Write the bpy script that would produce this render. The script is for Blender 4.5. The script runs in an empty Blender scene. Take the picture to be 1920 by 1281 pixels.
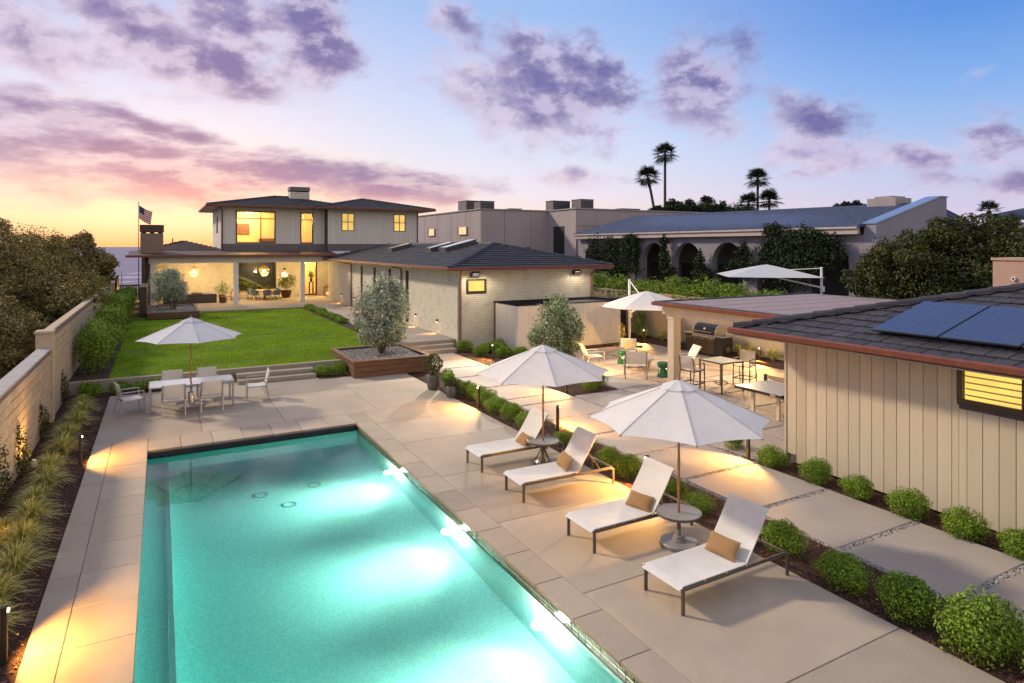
import bpy, math, random
import numpy as np
from mathutils import Vector, Matrix, Euler

random.seed(7)
rng = np.random.default_rng(11)
sc = bpy.context.scene
COL = sc.collection
PI = math.pi


def lin(r, g, b, a=1.0):
    """8-bit display colour -> linear."""
    def f(c):
        c /= 255.0
        return c / 12.92 if c <= 0.04045 else ((c + 0.055) / 1.055) ** 2.4
    return (f(r), f(g), f(b), a)


# ------------------------------------------------------------------ camera
cam = bpy.data.cameras.new('camera')
camo = bpy.data.objects.new('camera', cam)
COL.objects.link(camo)
camo.location = (0, 0, 4.7)
camo.rotation_euler = (math.radians(90), 0, -math.atan(660 / 1205))
cam.sensor_fit = 'HORIZONTAL'
cam.sensor_width = 36.0
cam.lens = 36.0 * 1205 / 1920
cam.shift_y = -178.5 / 1920
cam.clip_start = 0.1
cam.clip_end = 30000
sc.camera = camo

# ------------------------------------------------------------------ view
vs = sc.view_settings
vs.view_transform = 'Standard'
vs.look = 'None'
vs.exposure = 0.0
vs.gamma = 1.0
vs.use_curve_mapping = False
sc.render.engine = 'CYCLES'
cy = sc.cycles
cy.use_denoising = True
try:
    cy.denoiser = 'OPENIMAGEDENOISE'
except Exception:
    pass
cy.max_bounces = 8
cy.diffuse_bounces = 3
cy.glossy_bounces = 3
cy.transmission_bounces = 6
cy.transparent_max_bounces = 12
cy.caustics_reflective = False
cy.caustics_refractive = False
cy.sample_clamp_indirect = 45
cy.use_adaptive_sampling = True
cy.adaptive_threshold = 0.015


# ------------------------------------------------------------------ sky
class NT:
    """small node-tree writer"""
    def __init__(s, tree):
        s.t = tree
        s.n = tree.nodes
        s.l = tree.links

    def new(s, ty, **kw):
        n = s.n.new(ty)
        for k, v in kw.items():
            setattr(n, k, v)
        return n

    def put(s, sock, v):
        if isinstance(v, bpy.types.NodeSocket):
            s.l.new(v, sock)
        elif v is not None:
            sock.default_value = v

    def math(s, op, a, b=None, c=None, clamp=False):
        n = s.new('ShaderNodeMath', operation=op)
        n.use_clamp = clamp
        s.put(n.inputs[0], a)
        if b is not None:
            s.put(n.inputs[1], b)
        if c is not None:
            s.put(n.inputs[2], c)
        return n.outputs[0]

    def vmath(s, op, a, b=None):
        n = s.new('ShaderNodeVectorMath', operation=op)
        s.put(n.inputs[0], a)
        if b is not None:
            s.put(n.inputs[1], b)
        return n.outputs['Value'] if op in ('LENGTH', 'DOT_PRODUCT', 'DISTANCE') else n.outputs[0]

    def rng(s, v, a, b, c=0.0, d=1.0, smooth=False):
        n = s.new('ShaderNodeMapRange')
        n.clamp = True
        if smooth:
            n.interpolation_type = 'SMOOTHSTEP'
        s.put(n.inputs[0], v)
        for i, x in enumerate((a, b, c, d)):
            s.put(n.inputs[i + 1], x)
        return n.outputs[0]

    def mix(s, f, a, b, mode='MIX'):
        n = s.new('ShaderNodeMix', data_type='RGBA', blend_type=mode)
        s.put(n.inputs[0], f)
        s.put(n.inputs[6], a)
        s.put(n.inputs[7], b)
        return n.outputs[2]

    def ramp(s, f, stops, interp='LINEAR'):
        n = s.new('ShaderNodeValToRGB')
        cr = n.color_ramp
        cr.interpolation = interp
        while len(cr.elements) < len(stops):
            cr.elements.new(0.5)
        for e, (p, c) in zip(cr.elements, stops):
            e.position = p
            e.color = c
        s.put(n.inputs[0], f)
        return n.outputs[0]

    def noise(s, vec, scale, detail=4.0, rough=0.55, dist=0.0, dim='3D'):
        n = s.new('ShaderNodeTexNoise')
        n.noise_dimensions = dim
        if vec is not None:
            s.put(n.inputs['Vector'], vec)
        n.inputs['Scale'].default_value = scale
        n.inputs['Detail'].default_value = detail
        n.inputs['Roughness'].default_value = rough
        n.inputs['Distortion'].default_value = dist
        return n.outputs['Fac']


world = bpy.data.worlds.new('World')
sc.world = world
world.use_nodes = True
w = NT(world.node_tree)
w.n.clear()
tc = w.new('ShaderNodeTexCoord').outputs['Generated']
sep = w.new('ShaderNodeSeparateXYZ')
w.put(sep.inputs[0], tc)
dx, dy, dz = sep.outputs
az = w.math('ARCTAN2', dx, dy)               # 0 = the sunset (+Y), grows clockwise
el = w.math('ARCSINE', dz)
aza = w.math('ABSOLUTE', az)
e01 = w.math('DIVIDE', el, PI / 2, clamp=True)
D = 1 / 90.0
near = w.ramp(e01, [(0, lin(245, 184, 108)), (1.2 * D, lin(250, 202, 132)), (2.6 * D, lin(255, 228, 170)), (4.6 * D, lin(255, 232, 198)),
                    (6.5 * D, lin(246, 234, 226)), (9.5 * D, lin(230, 231, 248)), (15 * D, lin(208, 216, 249)), (21 * D, lin(176, 199, 244)),
                    (32 * D, lin(166, 190, 236)), (60 * D, lin(186, 200, 234)), (1, lin(190, 202, 234))])
mid = w.ramp(e01, [(0, lin(255, 224, 188)), (2.2 * D, lin(252, 228, 212)), (4.5 * D, lin(240, 231, 244)), (8 * D, lin(222, 228, 251)),
                   (13 * D, lin(196, 214, 251)), (20 * D, lin(158, 192, 244)),
                   (32 * D, lin(156, 186, 236)), (60 * D, lin(186, 200, 234)), (1, lin(190, 202, 234))])
far = w.ramp(e01, [(0, lin(226, 206, 228)), (3 * D, lin(212, 206, 236)), (7 * D, lin(180, 200, 242)), (12 * D, lin(132, 178, 240)),
                   (17 * D, lin(94, 150, 230)), (22 * D, lin(80, 136, 222)), (34 * D, lin(120, 158, 224)), (60 * D, lin(186, 200, 234)), (1, lin(190, 202, 234))])
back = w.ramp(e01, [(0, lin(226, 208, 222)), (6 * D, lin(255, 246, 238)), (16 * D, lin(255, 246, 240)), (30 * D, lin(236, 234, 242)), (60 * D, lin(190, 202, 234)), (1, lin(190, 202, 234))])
R_ = math.radians
m1 = w.mix(w.rng(aza, R_(4), R_(30), smooth=True), near, mid)
sky = w.mix(w.rng(aza, R_(28), R_(66), smooth=True), m1, far)
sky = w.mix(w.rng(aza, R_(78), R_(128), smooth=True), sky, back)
# brightest patch of afterglow just above the sea
gl = w.math('MULTIPLY', w.rng(aza, R_(0), R_(24), 1, 0, True), w.rng(w.math('ABSOLUTE', w.math('SUBTRACT', el, R_(3.2))), 0, R_(4.5), 1, 0, True))
sky = w.mix(w.math('MULTIPLY', gl, 0.8), sky, (1.0, 0.90, 0.66, 1))

# clouds: soft ellipses in azimuth / elevation, torn up by fractal noise
FP = 1205.0


def azel(u, v):
    xc = (u - 960) / FP
    return (math.atan(660 / FP) + math.atan(xc), math.atan2((462 - v) / FP, math.hypot(1, xc)))


comb = w.new('ShaderNodeCombineXYZ')
w.put(comb.inputs[0], az)
w.put(comb.inputs[1], el)
ae = comb.outputs[0]
warp = w.new('ShaderNodeTexNoise')
warp.inputs['Scale'].default_value = 9.0
warp.inputs['Detail'].default_value = 2.0
w.put(warp.inputs['Vector'], ae)
wv = w.vmath('MULTIPLY', w.vmath('SUBTRACT', warp.outputs['Color'], (0.5, 0.5, 0.5)), (0.10, 0.065, 0))
aw = w.vmath('ADD', ae, wv)
aw2 = ae
BL = [  # u, v, half width, half height, slope (px), weight
    (60, 60, 120, 55, 18, .95), (180, 70, 70, 60, 0, .6), (270, 95, 110, 45, 25, .95), (395, 120, 110, 52, 22, 1.05), (440, 175, 50, 22, 10, .75),
    (230, 15, 120, 40, 12, .85), (430, 40, 90, 48, 20, .9), (590, 70, 55, 75, 20, .95), (520, 30, 80, 40, 0, .75), (560, 130, 60, 40, 0, .5),
    (70, 215, 190, 36, 14, 1.05), (260, 235, 130, 22, 16, .9), (60, 285, 190, 44, 10, .95), (230, 290, 150, 40, 14, 1.0),
    (330, 345, 230, 38, 10, 1.05), (140, 345, 200, 34, 6, .95), (520, 335, 190, 38, 10, 1.0), (700, 345, 170, 26, 12, .95),
    (840, 360, 90, 18, 8, .75), (90, 385, 90, 9, 2, .55), (340, 388, 90, 8, 2, .5),
    (860, 70, 40, 80, 30, .6), (890, 150, 70, 60, 20, .75), (1020, 170, 150, 72, 5, 1.15), (1100, 170, 80, 60, 12, 1.0), (1010, 225, 100, 40, -5, .9),
    (960, 80, 40, 30, 0, .5), (1310, 150, 75, 68, -8, .92), (1340, 225, 75, 34, 6, .72), (1270, 230, 40, 20, 0, .45),
    (1540, 235, 90, 42, 4, 1.0), (1545, 275, 120, 32, 0, 1.05), (1480, 185, 42, 22, 0, .6), (1645, 262, 40, 22, 0, .7),
    (1720, 298, 70, 26, 3, .95), (1880, 262, 75, 34, 4, .95), (1810, 275, 50, 20, 0, .6), (1900, 205, 50, 30, 0, .45), (1855, 145, 50, 16, -4, .4),
    (1085, 333, 70, 18, 4, .8), (1170, 326, 40, 9, 2, .55), (1500, 331, 24, 8, 0, .6), (1750, 340, 60, 15, -4, .65), (1900, 348, 50, 17, -4, .85),
]
den = None
shs = None
gsum = None
for (u, v, hw, hh, sl, wt) in BL:
    a0, e0 = azel(u, v)
    wt = wt * (1.14 if u < 940 else 1.0)
    k = math.cos(math.atan((u - 960) / FP))
    ra, re = hw / FP * k * k * 1.16, hh / FP * k * 1.18
    q = w.vmath('SUBTRACT', aw, (a0, e0, 0))
    # shear so the cloud leans, then scale to a unit disc
    qs = w.new('ShaderNodeSeparateXYZ')
    w.put(qs.inputs[0], q)
    x_ = w.math('MULTIPLY', qs.outputs[0], 1 / ra)
    y_ = w.math('MULTIPLY', w.math('ADD', qs.outputs[1], w.math('MULTIPLY', qs.outputs[0], sl / hw)), 1 / re)
    r2 = w.math('ADD', w.math('MULTIPLY', x_, x_), w.math('MULTIPLY', y_, y_))
    g_ = w.math('MULTIPLY', w.math('EXPONENT', w.math('MULTIPLY', r2, -0.75)), wt)
    den = g_ if den is None else w.math('SMOOTH_MAX', den, g_, 0.12)
    sh_ = w.math('MULTIPLY', g_, w.math('ADD', w.math('MULTIPLY', x_, 0.62), w.math('MULTIPLY', y_, 0.45)))
    shs = sh_ if shs is None else w.math('ADD', shs, sh_)
    gsum = g_ if gsum is None else w.math('ADD', gsum, g_)
# the rest of the sky, out of view, carries loose clouds of the same kind
oth = w.math('MULTIPLY', w.rng(w.noise(ae, 3.2, 4.0, 0.55), 0.45, 0.75), w.rng(el, R_(22), R_(30)))
oth2 = w.math('MULTIPLY', w.rng(w.noise(ae, 3.2, 4.0, 0.55), 0.45, 0.75), w.math('MAXIMUM', w.rng(az, R_(70), R_(80)), w.rng(az, R_(-14), R_(-24))))
den = w.math('MAXIMUM', den, w.math('MAXIMUM', oth, oth2))
shade = w.math('DIVIDE', shs, w.math('ADD', gsum, 0.05))
band = w.math('MULTIPLY', w.rng(az, R_(22), R_(30), 1, 0, True), w.rng(el, R_(11), R_(14), 1, 0, True))


def torn(off):
    v_ = w.vmath('ADD', ae, off)
    na = w.noise(w.vmath('MULTIPLY', v_, (1.0, 1.5, 1)), 11.0, 9.0, 0.60, 0.0)
    nb = w.noise(w.vmath('MULTIPLY', v_, (0.55, 1.75, 1)), 11.0, 9.0, 0.60, 0.0)
    return w.math('ADD', w.math('MULTIPLY', na, w.math('SUBTRACT', 1.0, band)), w.math('MULTIPLY', nb, band))


f1 = torn((0, 0, 0))
raw = w.math('ADD', den, w.math('MULTIPLY', w.math('SUBTRACT', f1, 0.5), 1.50))
cov = w.rng(raw, 0.20, 0.78, 0, 1, True)
cov = w.math('MULTIPLY', cov, w.rng(den, 0.05, 0.22))
cov = w.math('MULTIPLY', cov, w.rng(el, 0.0, R_(1.6)))
# the same noise a little towards the sunset: its difference lights the edges
f2 = torn((-0.014, -0.016, 0))
lit = w.rng(w.math('SUBTRACT', f1, f2), -0.10, 0.13)
core = w.rng(w.math('ADD', raw, w.math('MULTIPLY', shade, 0.60)), 0.28, 1.35, 0, 1, True)
lowm = w.rng(el, R_(2.0), R_(9.0), 1, 0, True)
nearm = w.rng(aza, R_(12), R_(50), 1, 0, True)
pinkf = w.math('MULTIPLY', lowm, w.rng(aza, R_(6), R_(64), 1, 0.25))
dark = w.mix(pinkf, lin(106, 98, 162), lin(150, 122, 178))
dark = w.mix(w.math('MULTIPLY', w.math('MULTIPLY', w.rng(el, R_(2.5), R_(6.0), 1, 0, True), nearm), 0.95), dark, lin(218, 160, 168))
edge = w.mix(pinkf, lin(216, 206, 236), lin(236, 208, 224))
edge = w.mix(w.math('MULTIPLY', nearm, w.rng(el, R_(2), R_(8), 0.85, 0.1)), edge, lin(255, 226, 196))
ccol = w.mix(w.math('ADD', w.math('MULTIPLY', core, 0.80), w.math('MULTIPLY', lit, 0.30), clamp=True), edge, dark)
ccol = w.mix(w.math('MULTIPLY', w.rng(lit, 0.5, 0.05), 0.48), ccol, edge)
sky = w.mix(w.math('MULTIPLY', cov, 0.93), sky, ccol)
nish = w.new('ShaderNodeTexSky', sky_type='NISHITA')
nish.sun_disc = False
nish.sun_elevation = math.radians(2.0)
nish.sun_rotation = math.radians(0.0)
nish.air_density = 1.2
nish.dust_density = 1.5
sky = w.mix(1.0, w.mix(1.0, sky, (0.97, 0.97, 0.97, 1), 'MULTIPLY'), w.mix(1.0, nish.outputs[0], (0.02, 0.02, 0.02, 1), 'MULTIPLY'), 'ADD')
# below the horizon: what the sea and land give back
sky = w.mix(w.rng(el, R_(-0.4), R_(-0.02), 1, 0), sky, lin(120, 112, 130))
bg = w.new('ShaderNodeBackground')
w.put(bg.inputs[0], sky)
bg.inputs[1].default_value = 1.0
wo = w.new('ShaderNodeOutputWorld')
w.l.new(bg.outputs[0], wo.inputs[0])
world.cycles.sampling_method = 'MANUAL'
world.cycles.sample_map_resolution = 1024

# ------------------------------------------------------------------ lights of the dusk
sun = bpy.data.lights.new('sun', 'SUN')
sun.energy = 3.3
sun.angle = math.radians(5.0)
sun.color = (1.0, 0.83, 0.62)
suno = bpy.data.objects.new('sun', sun)
COL.objects.link(suno)
SUN_FROM = Vector((-0.78, 1.0, 0.80)).normalized()
suno.rotation_euler = SUN_FROM.to_track_quat('Z', 'Y').to_euler()


def lamp(name, kind, loc, power, color, radius=0.03, aim=None, cone=None, blend=0.5):
    d = bpy.data.lights.new(name, kind)
    d.energy = power
    d.color = color
    d.shadow_soft_size = radius
    if kind == 'SPOT':
        d.spot_size = math.radians(cone)
        d.spot_blend = blend
    o = bpy.data.objects.new(name, d)
    COL.objects.link(o)
    o.location = loc
    if aim is not None:
        o.rotation_euler = (Vector(loc) - Vector(aim)).to_track_quat('Z', 'Y').to_euler()
    return o


GOLD = (1.0, 0.50, 0.105)
WARM = (1.0, 0.72, 0.38)

# ------------------------------------------------------------------ mesh writer
class MB:
    def __init__(s):
        s.v = []
        s.f = []

    def add(s, vs_, fs_, M=None):
        o = len(s.v)
        if M is not None:
            vs_ = [tuple(M @ Vector(p)) for p in vs_]
        s.v.extend(vs_)
        s.f.extend([tuple(i + o for i in f) for f in fs_])
        return s

    def box(s, x0, x1, y0, y1, z0, z1, bev=0.0, M=None):
        if bev <= 0:
            vs_ = [(x, y, z) for x in (x0, x1) for y in (y0, y1) for z in (z0, z1)]
            fs_ = [(0, 1, 3, 2), (4, 6, 7, 5), (0, 4, 5, 1), (2, 3, 7, 6), (0, 2, 6, 4), (1, 5, 7, 3)]
            return s.add(vs_, fs_, M)
        b = min(bev, (x1 - x0) / 2.1, (y1 - y0) / 2.1, (z1 - z0) / 2.1)
        vs_, ix = [], {}
        X, Y, Z = (x0, x1), (y0, y1), (z0, z1)
        for i in (0, 1):
            for j in (0, 1):
                for k in (0, 1):
                    sx, sy, sz = (1 if i == 0 else -1), (1 if j == 0 else -1), (1 if k == 0 else -1)
                    ix[i, j, k, 0] = len(vs_); vs_.append((X[i], Y[j] + sy * b, Z[k] + sz * b))
                    ix[i, j, k, 1] = len(vs_); vs_.append((X[i] + sx * b, Y[j], Z[k] + sz * b))
                    ix[i, j, k, 2] = len(vs_); vs_.append((X[i] + sx * b, Y[j] + sy * b, Z[k]))
        I = lambda i, j, k, a: ix[i, j, k, a]
        fs_ = []
        for i in (0, 1):
            q = [I(i, 0, 0, 0), I(i, 1, 0, 0), I(i, 1, 1, 0), I(i, 0, 1, 0)]
            fs_.append(tuple(q if i else q[::-1]))
            q = [I(0, i, 0, 1), I(1, i, 0, 1), I(1, i, 1, 1), I(0, i, 1, 1)]
            fs_.append(tuple(q[::-1] if i else q))
            q = [I(0, 0, i, 2), I(1, 0, i, 2), I(1, 1, i, 2), I(0, 1, i, 2)]
            fs_.append(tuple(q if i else q[::-1]))
        for j in (0, 1):
            for k in (0, 1):
                q = [I(0, j, k, 1), I(1, j, k, 1), I(1, j, k, 2), I(0, j, k, 2)]
                fs_.append(tuple(q if (j ^ k) else q[::-1]))
        for i in (0, 1):
            for k in (0, 1):
                q = [I(i, 0, k, 0), I(i, 1, k, 0), I(i, 1, k, 2), I(i, 0, k, 2)]
                fs_.append(tuple(q[::-1] if (i ^ k) else q))
        for i in (0, 1):
            for j in (0, 1):
                q = [I(i, j, 0, 0), I(i, j, 1, 0), I(i, j, 1, 1), I(i, j, 0, 1)]
                fs_.append(tuple(q if (i ^ j) else q[::-1]))
        for i in (0, 1):
            for j in (0, 1):
                for k in (0, 1):
                    q = [I(i, j, k, 0), I(i, j, k, 1), I(i, j, k, 2)]
                    fs_.append(tuple(q if (i + j + k) % 2 else q[::-1]))
        return s.add(vs_, fs_, M)

    def bar(s, p0, p1, wd, ht, bev=0.0, up=(0, 0, 1), ext=0.0):
        """rectangular bar between two points: wd across, ht along up"""
        p0, p1 = Vector(p0), Vector(p1)
        d = (p1 - p0)
        L = d.length
        d.normalize()
        u = Vector(up)
        if abs(d.dot(u)) > 0.99:
            u = Vector((1, 0, 0))
        sd = d.cross(u).normalized()
        u = sd.cross(d).normalized()
        M = Matrix(((d.x, sd.x, u.x, p0.x), (d.y, sd.y, u.y, p0.y), (d.z, sd.z, u.z, p0.z), (0, 0, 0, 1)))
        return s.box(-ext, L + ext, -wd / 2, wd / 2, -ht / 2, ht / 2, bev, M)

    def tube(s, pts, r, n=8, cap=True):
        pts = [Vector(p) for p in pts]
        rs = r if isinstance(r, (list, tuple)) else [r] * len(pts)
        vs_, fs_ = [], []
        for i, p in enumerate(pts):
            d = (pts[min(i + 1, len(pts) - 1)] - pts[max(i - 1, 0)]).normalized()
            a = Vector((0, 0, 1)) if abs(d.z) < 0.95 else Vector((1, 0, 0))
            e1 = d.cross(a).normalized()
            e2 = d.cross(e1).normalized()
            for k in range(n):
                t = 2 * PI * k / n
                vs_.append(tuple(p + (e1 * math.cos(t) + e2 * math.sin(t)) * rs[i]))
        for i in range(len(pts) - 1):
            for k in range(n):
                a, b = i * n + k, i * n + (k + 1) % n
                fs_.append((a, a + n, b + n, b))
        if cap:
            fs_.append(tuple(range(n)))
            fs_.append(tuple(range((len(pts) - 1) * n, len(pts) * n))[::-1])
        return s.add(vs_, fs_)

    def lathe(s, prof, n=24, c=(0, 0, 0), cap=True, M=None):
        vs_, fs_ = [], []
        for (r, z) in prof:
            for k in range(n):
                t = 2 * PI * k / n
                vs_.append((c[0] + r * math.cos(t), c[1] + r * math.sin(t), c[2] + z))
        for i in range(len(prof) - 1):
            for k in range(n):
                a, b = i * n + k, i * n + (k + 1) % n
                fs_.append((a, b, b + n, a + n))
        if cap:
            fs_.append(tuple(range(n))[::-1])
            fs_.append(tuple(range((len(prof) - 1) * n, len(prof) * n)))
        return s.add(vs_, fs_, M)

    def prism(s, poly, z0, z1, M=None):
        n = len(poly)
        vs_ = [(x, y, z0) for x, y in poly] + [(x, y, z1) for x, y in poly]
        fs_ = [tuple(range(n))[::-1], tuple(range(n, 2 * n))]
        for i in range(n):
            j = (i + 1) % n
            fs_.append((i, j, j + n, i + n))
        return s.add(vs_, fs_, M)

    def grid(s, fn, nu, nv, flip=False):
        """surface fn(u, v) for u, v in 0..1"""
        vs_ = [tuple(fn(i / nu, j / nv)) for i in range(nu + 1) for j in range(nv + 1)]
        fs_ = []
        for i in range(nu):
            for j in range(nv):
                a = i * (nv + 1) + j
                q = (a, a + nv + 1, a + nv + 2, a + 1)
                fs_.append(q[::-1] if flip else q)
        return s.add(vs_, fs_)

    def sheet(s, fn, nu, nv, t):
        """cloth of real thickness: two skins and a rim, edges kept crisp"""
        P = [[Vector(fn(i / nu, j / nv)) for j in range(nv + 1)] for i in range(nu + 1)]
        Q = []
        for i in range(nu + 1):
            row = []
            for j in range(nv + 1):
                du = P[min(i + 1, nu)][j] - P[max(i - 1, 0)][j]
                dv = P[i][min(j + 1, nv)] - P[i][max(j - 1, 0)]
                row.append(P[i][j] - du.cross(dv).normalized() * t)
            Q.append(row)
        s.grid(lambda u, v: P[round(u * nu)][round(v * nv)], nu, nv)
        s.grid(lambda u, v: Q[round(u * nu)][round(v * nv)], nu, nv, flip=True)
        ring = [(i, 0) for i in range(nu + 1)] + [(nu, j) for j in range(1, nv + 1)] + [(i, nv) for i in range(nu - 1, -1, -1)] + [(0, j) for j in range(nv - 1, 0, -1)]
        n = len(ring)
        vs_ = [tuple(P[i][j]) for i, j in ring] + [tuple(Q[i][j]) for i, j in ring]
        s.add(vs_, [(k, k + n, (k + 1) % n + n, (k + 1) % n) for k in range(n)])
        return s

    def build(s, name, m, parent=None, smooth=False, loc=None):
        me = bpy.data.meshes.new(name)
        off = Vector((0, 0, 0))
        p = parent
        while p is not None:
            off += p.location
            p = p.parent
        if loc is not None:
            off += Vector(loc)
        vs_ = s.v if off.length == 0 else [(x - off.x, y - off.y, z - off.z) for x, y, z in s.v]
        me.from_pydata(vs_, [], s.f)
        me.materials.append(m)
        if smooth:
            me.polygons.foreach_set('use_smooth', [True] * len(me.polygons))
            if smooth != 'all':
                try:
                    me.set_sharp_from_angle(angle=math.radians(42))
                except Exception:
                    pass
        me.update()
        o = bpy.data.objects.new(name, me)
        COL.objects.link(o)
        if loc is not None:
            o.location = loc
        if parent is not None:
            o.parent = parent
        return o


def tag(o, label=None, cat=None, group=None, kind=None):
    if label:
        o['label'] = label
    if cat:
        o['category'] = cat
    if group:
        o['group'] = group
    if kind:
        o['kind'] = kind
    return o


def thing(name, label, cat, loc=(0, 0, 0), group=None):
    o = bpy.data.objects.new(name, None)
    o.empty_display_size = 0.1
    COL.objects.link(o)
    o.location = loc
    return tag(o, label, cat, group)


def dup(root, loc, rz=0.0, label=None, scale=1.0):
    """a copy of a thing with copies of its parts and sub-parts"""
    def cp(o, parent):
        c = o.copy()
        COL.objects.link(c)
        c.parent = parent
        for ch in o.children:
            cp(ch, c)
        return c
    r = cp(root, None)
    place(r, loc, rz, scale)
    if label:
        r['label'] = label
    return r


def place(r, loc, rz=0.0, scale=1.0):
    r.location = loc
    r.rotation_euler = (0, 0, rz)
    r.scale = (scale,) * 3 if not isinstance(scale, (tuple, list)) else scale
    return r


def piece(proto, loc, parent, rot=None, scale=None):
    """a copy of a small piece (brick, tile, paver) sharing its mesh; loc in the parent's frame"""
    o = proto.copy()
    COL.objects.link(o)
    o.parent = parent
    o.location = loc
    if rot is not None:
        o.rotation_euler = rot
    if scale is not None:
        o.scale = scale
    return o


def raw_mesh(name, V, F, m, parent=None, smooth=False):
    """numpy mesh: V (n,3), F (m,k) all faces of one size"""
    me = bpy.data.meshes.new(name)
    n, k = F.shape
    me.vertices.add(len(V))
    me.vertices.foreach_set('co', np.ascontiguousarray(V, dtype=np.float32).ravel())
    me.loops.add(n * k)
    me.loops.foreach_set('vertex_index', np.ascontiguousarray(F, dtype=np.int32).ravel())
    me.polygons.add(n)
    me.polygons.foreach_set('loop_start', np.arange(0, n * k, k, dtype=np.int32))
    me.polygons.foreach_set('loop_total', np.full(n, k, dtype=np.int32))
    if smooth:
        me.polygons.foreach_set('use_smooth', np.ones(n, dtype=bool))
    me.materials.append(m)
    me.update(calc_edges=True)
    me.validate()
    o = bpy.data.objects.new(name, me)
    COL.objects.link(o)
    if parent is not None:
        o.parent = parent
    return o


# ------------------------------------------------------------------ materials
def material(name):
    m = bpy.data.materials.new(name)
    m.use_nodes = True
    t = NT(m.node_tree)
    b = t.n.get('Principled BSDF')
    return m, t, b


def objvec(t, scale=1.0, rand=True):
    v = t.new('ShaderNodeTexCoord').outputs['Object']
    if rand:
        oi = t.new('ShaderNodeObjectInfo').outputs['Random']
        n = t.new('ShaderNodeVectorMath', operation='MULTIPLY_ADD')
        t.put(n.inputs[0], oi)
        n.inputs[1].default_value = (37.0, 61.0, 23.0)
        t.put(n.inputs[2], v)
        v = n.outputs[0]
    return v


def mat(name, c1, c2=None, scale=3.0, rough=0.7, bump=0.0, bscale=40.0, metal=0.0, spec=0.5, detail=5.0,
        stretch=None, vary=0.0, c3=None, rand=True, bdist=0.01, fine=0.0):
    """two-tone mottled surface with optional fine relief; vary = brightness change from object to object"""
    m, t, b = material(name)
    v = objvec(t, rand=rand)
    if stretch:
        v = t.vmath('MULTIPLY', v, stretch)
    c2 = c2 or tuple(x * 0.8 for x in c1[:3]) + (1,)
    f = t.noise(v, scale, detail, 0.6)
    col = t.mix(t.rng(f, 0.32, 0.68), c1, c2)
    if c3 is not None:
        f3 = t.noise(v, scale * 0.23, 3.0, 0.6)
        col = t.mix(t.rng(f3, 0.5, 0.72, 0, 0.8), col, c3)
    if fine > 0:
        ff = t.noise(v, bscale * 2.0, 2.0, 0.7)
        k = t.rng(ff, 0.25, 0.75, 1 - fine, 1 + fine)
        cc = t.new('ShaderNodeCombineXYZ')
        for i in range(3):
            t.put(cc.inputs[i], k)
        col = t.mix(1.0, col, cc.outputs[0], 'MULTIPLY')
    if vary > 0:
        oi = t.new('ShaderNodeObjectInfo').outputs['Random']
        k = t.rng(oi, 0, 1, 1 - vary, 1 + vary)
        cc = t.new('ShaderNodeCombineXYZ')
        for i in range(3):
            t.put(cc.inputs[i], k)
        col = t.mix(1.0, col, cc.outputs[0], 'MULTIPLY')
    t.put(b.inputs['Base Color'], col)
    b.inputs['Roughness'].default_value = rough
    b.inputs['Metallic'].default_value = metal
    b.inputs['Specular IOR Level'].default_value = spec
    if bump > 0:
        bn = t.new('ShaderNodeBump')
        bn.inputs['Strength'].default_value = bump
        bn.inputs['Distance'].default_value = bdist
        t.put(bn.inputs['Height'], t.noise(v, bscale, 4.0, 0.65))
        t.l.new(bn.outputs[0], b.inputs['Normal'])
    return m


def leafmat(name, a, b_, c, rough=0.6, trans=0.25, nscale=2.0):
    """leaf colours picked leaf by leaf, with slow drift through the crown"""
    m, t, b = material(name)
    r = t.new('ShaderNodeNewGeometry').outputs['Random Per Island']
    v = objvec(t)
    col = t.ramp(r, [(0.0, a), (0.45, b_), (0.8, c), (1.0, tuple(min(1, x * 1.25) for x in c[:3]) + (1,))])
    n = t.noise(v, nscale, 3, 0.6)
    k = t.rng(n, 0.3, 0.7, 0.72, 1.2)
    cc = t.new('ShaderNodeCombineXYZ')
    for i in range(3):
        t.put(cc.inputs[i], k)
    col = t.mix(1.0, col, cc.outputs[0], 'MULTIPLY')
    t.put(b.inputs['Base Color'], col)
    b.inputs['Roughness'].default_value = rough
    b.inputs['Specular IOR Level'].default_value = 0.22
    if trans > 0:
        tr = t.new('ShaderNodeBsdfTranslucent')
        t.put(tr.inputs[0], col)
        mx = t.new('ShaderNodeMixShader')
        mx.inputs[0].default_value = trans
        t.l.new(b.outputs[0], mx.inputs[1])
        t.l.new(tr.outputs[0], mx.inputs[2])
        t.l.new(mx.outputs[0], t.n['Material Output'].inputs[0])
    return m


def emit(name, col, strength, nz=0.0, scale=2.0):
    m, t, b = material(name)
    b.inputs['Base Color'].default_value = (0.02, 0.02, 0.02, 1)
    b.inputs['Roughness'].default_value = 0.1
    if nz > 0:
        f = t.noise(objvec(t), scale, 2.0)
        col2 = tuple(x * (1 - nz) for x in col[:3]) + (1,)
        t.put(b.inputs['Emission Color'], t.mix(t.rng(f, 0.35, 0.65), col2, col))
    else:
        b.inputs['Emission Color'].default_value = col
    b.inputs['Emission Strength'].default_value = strength
    return m


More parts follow.
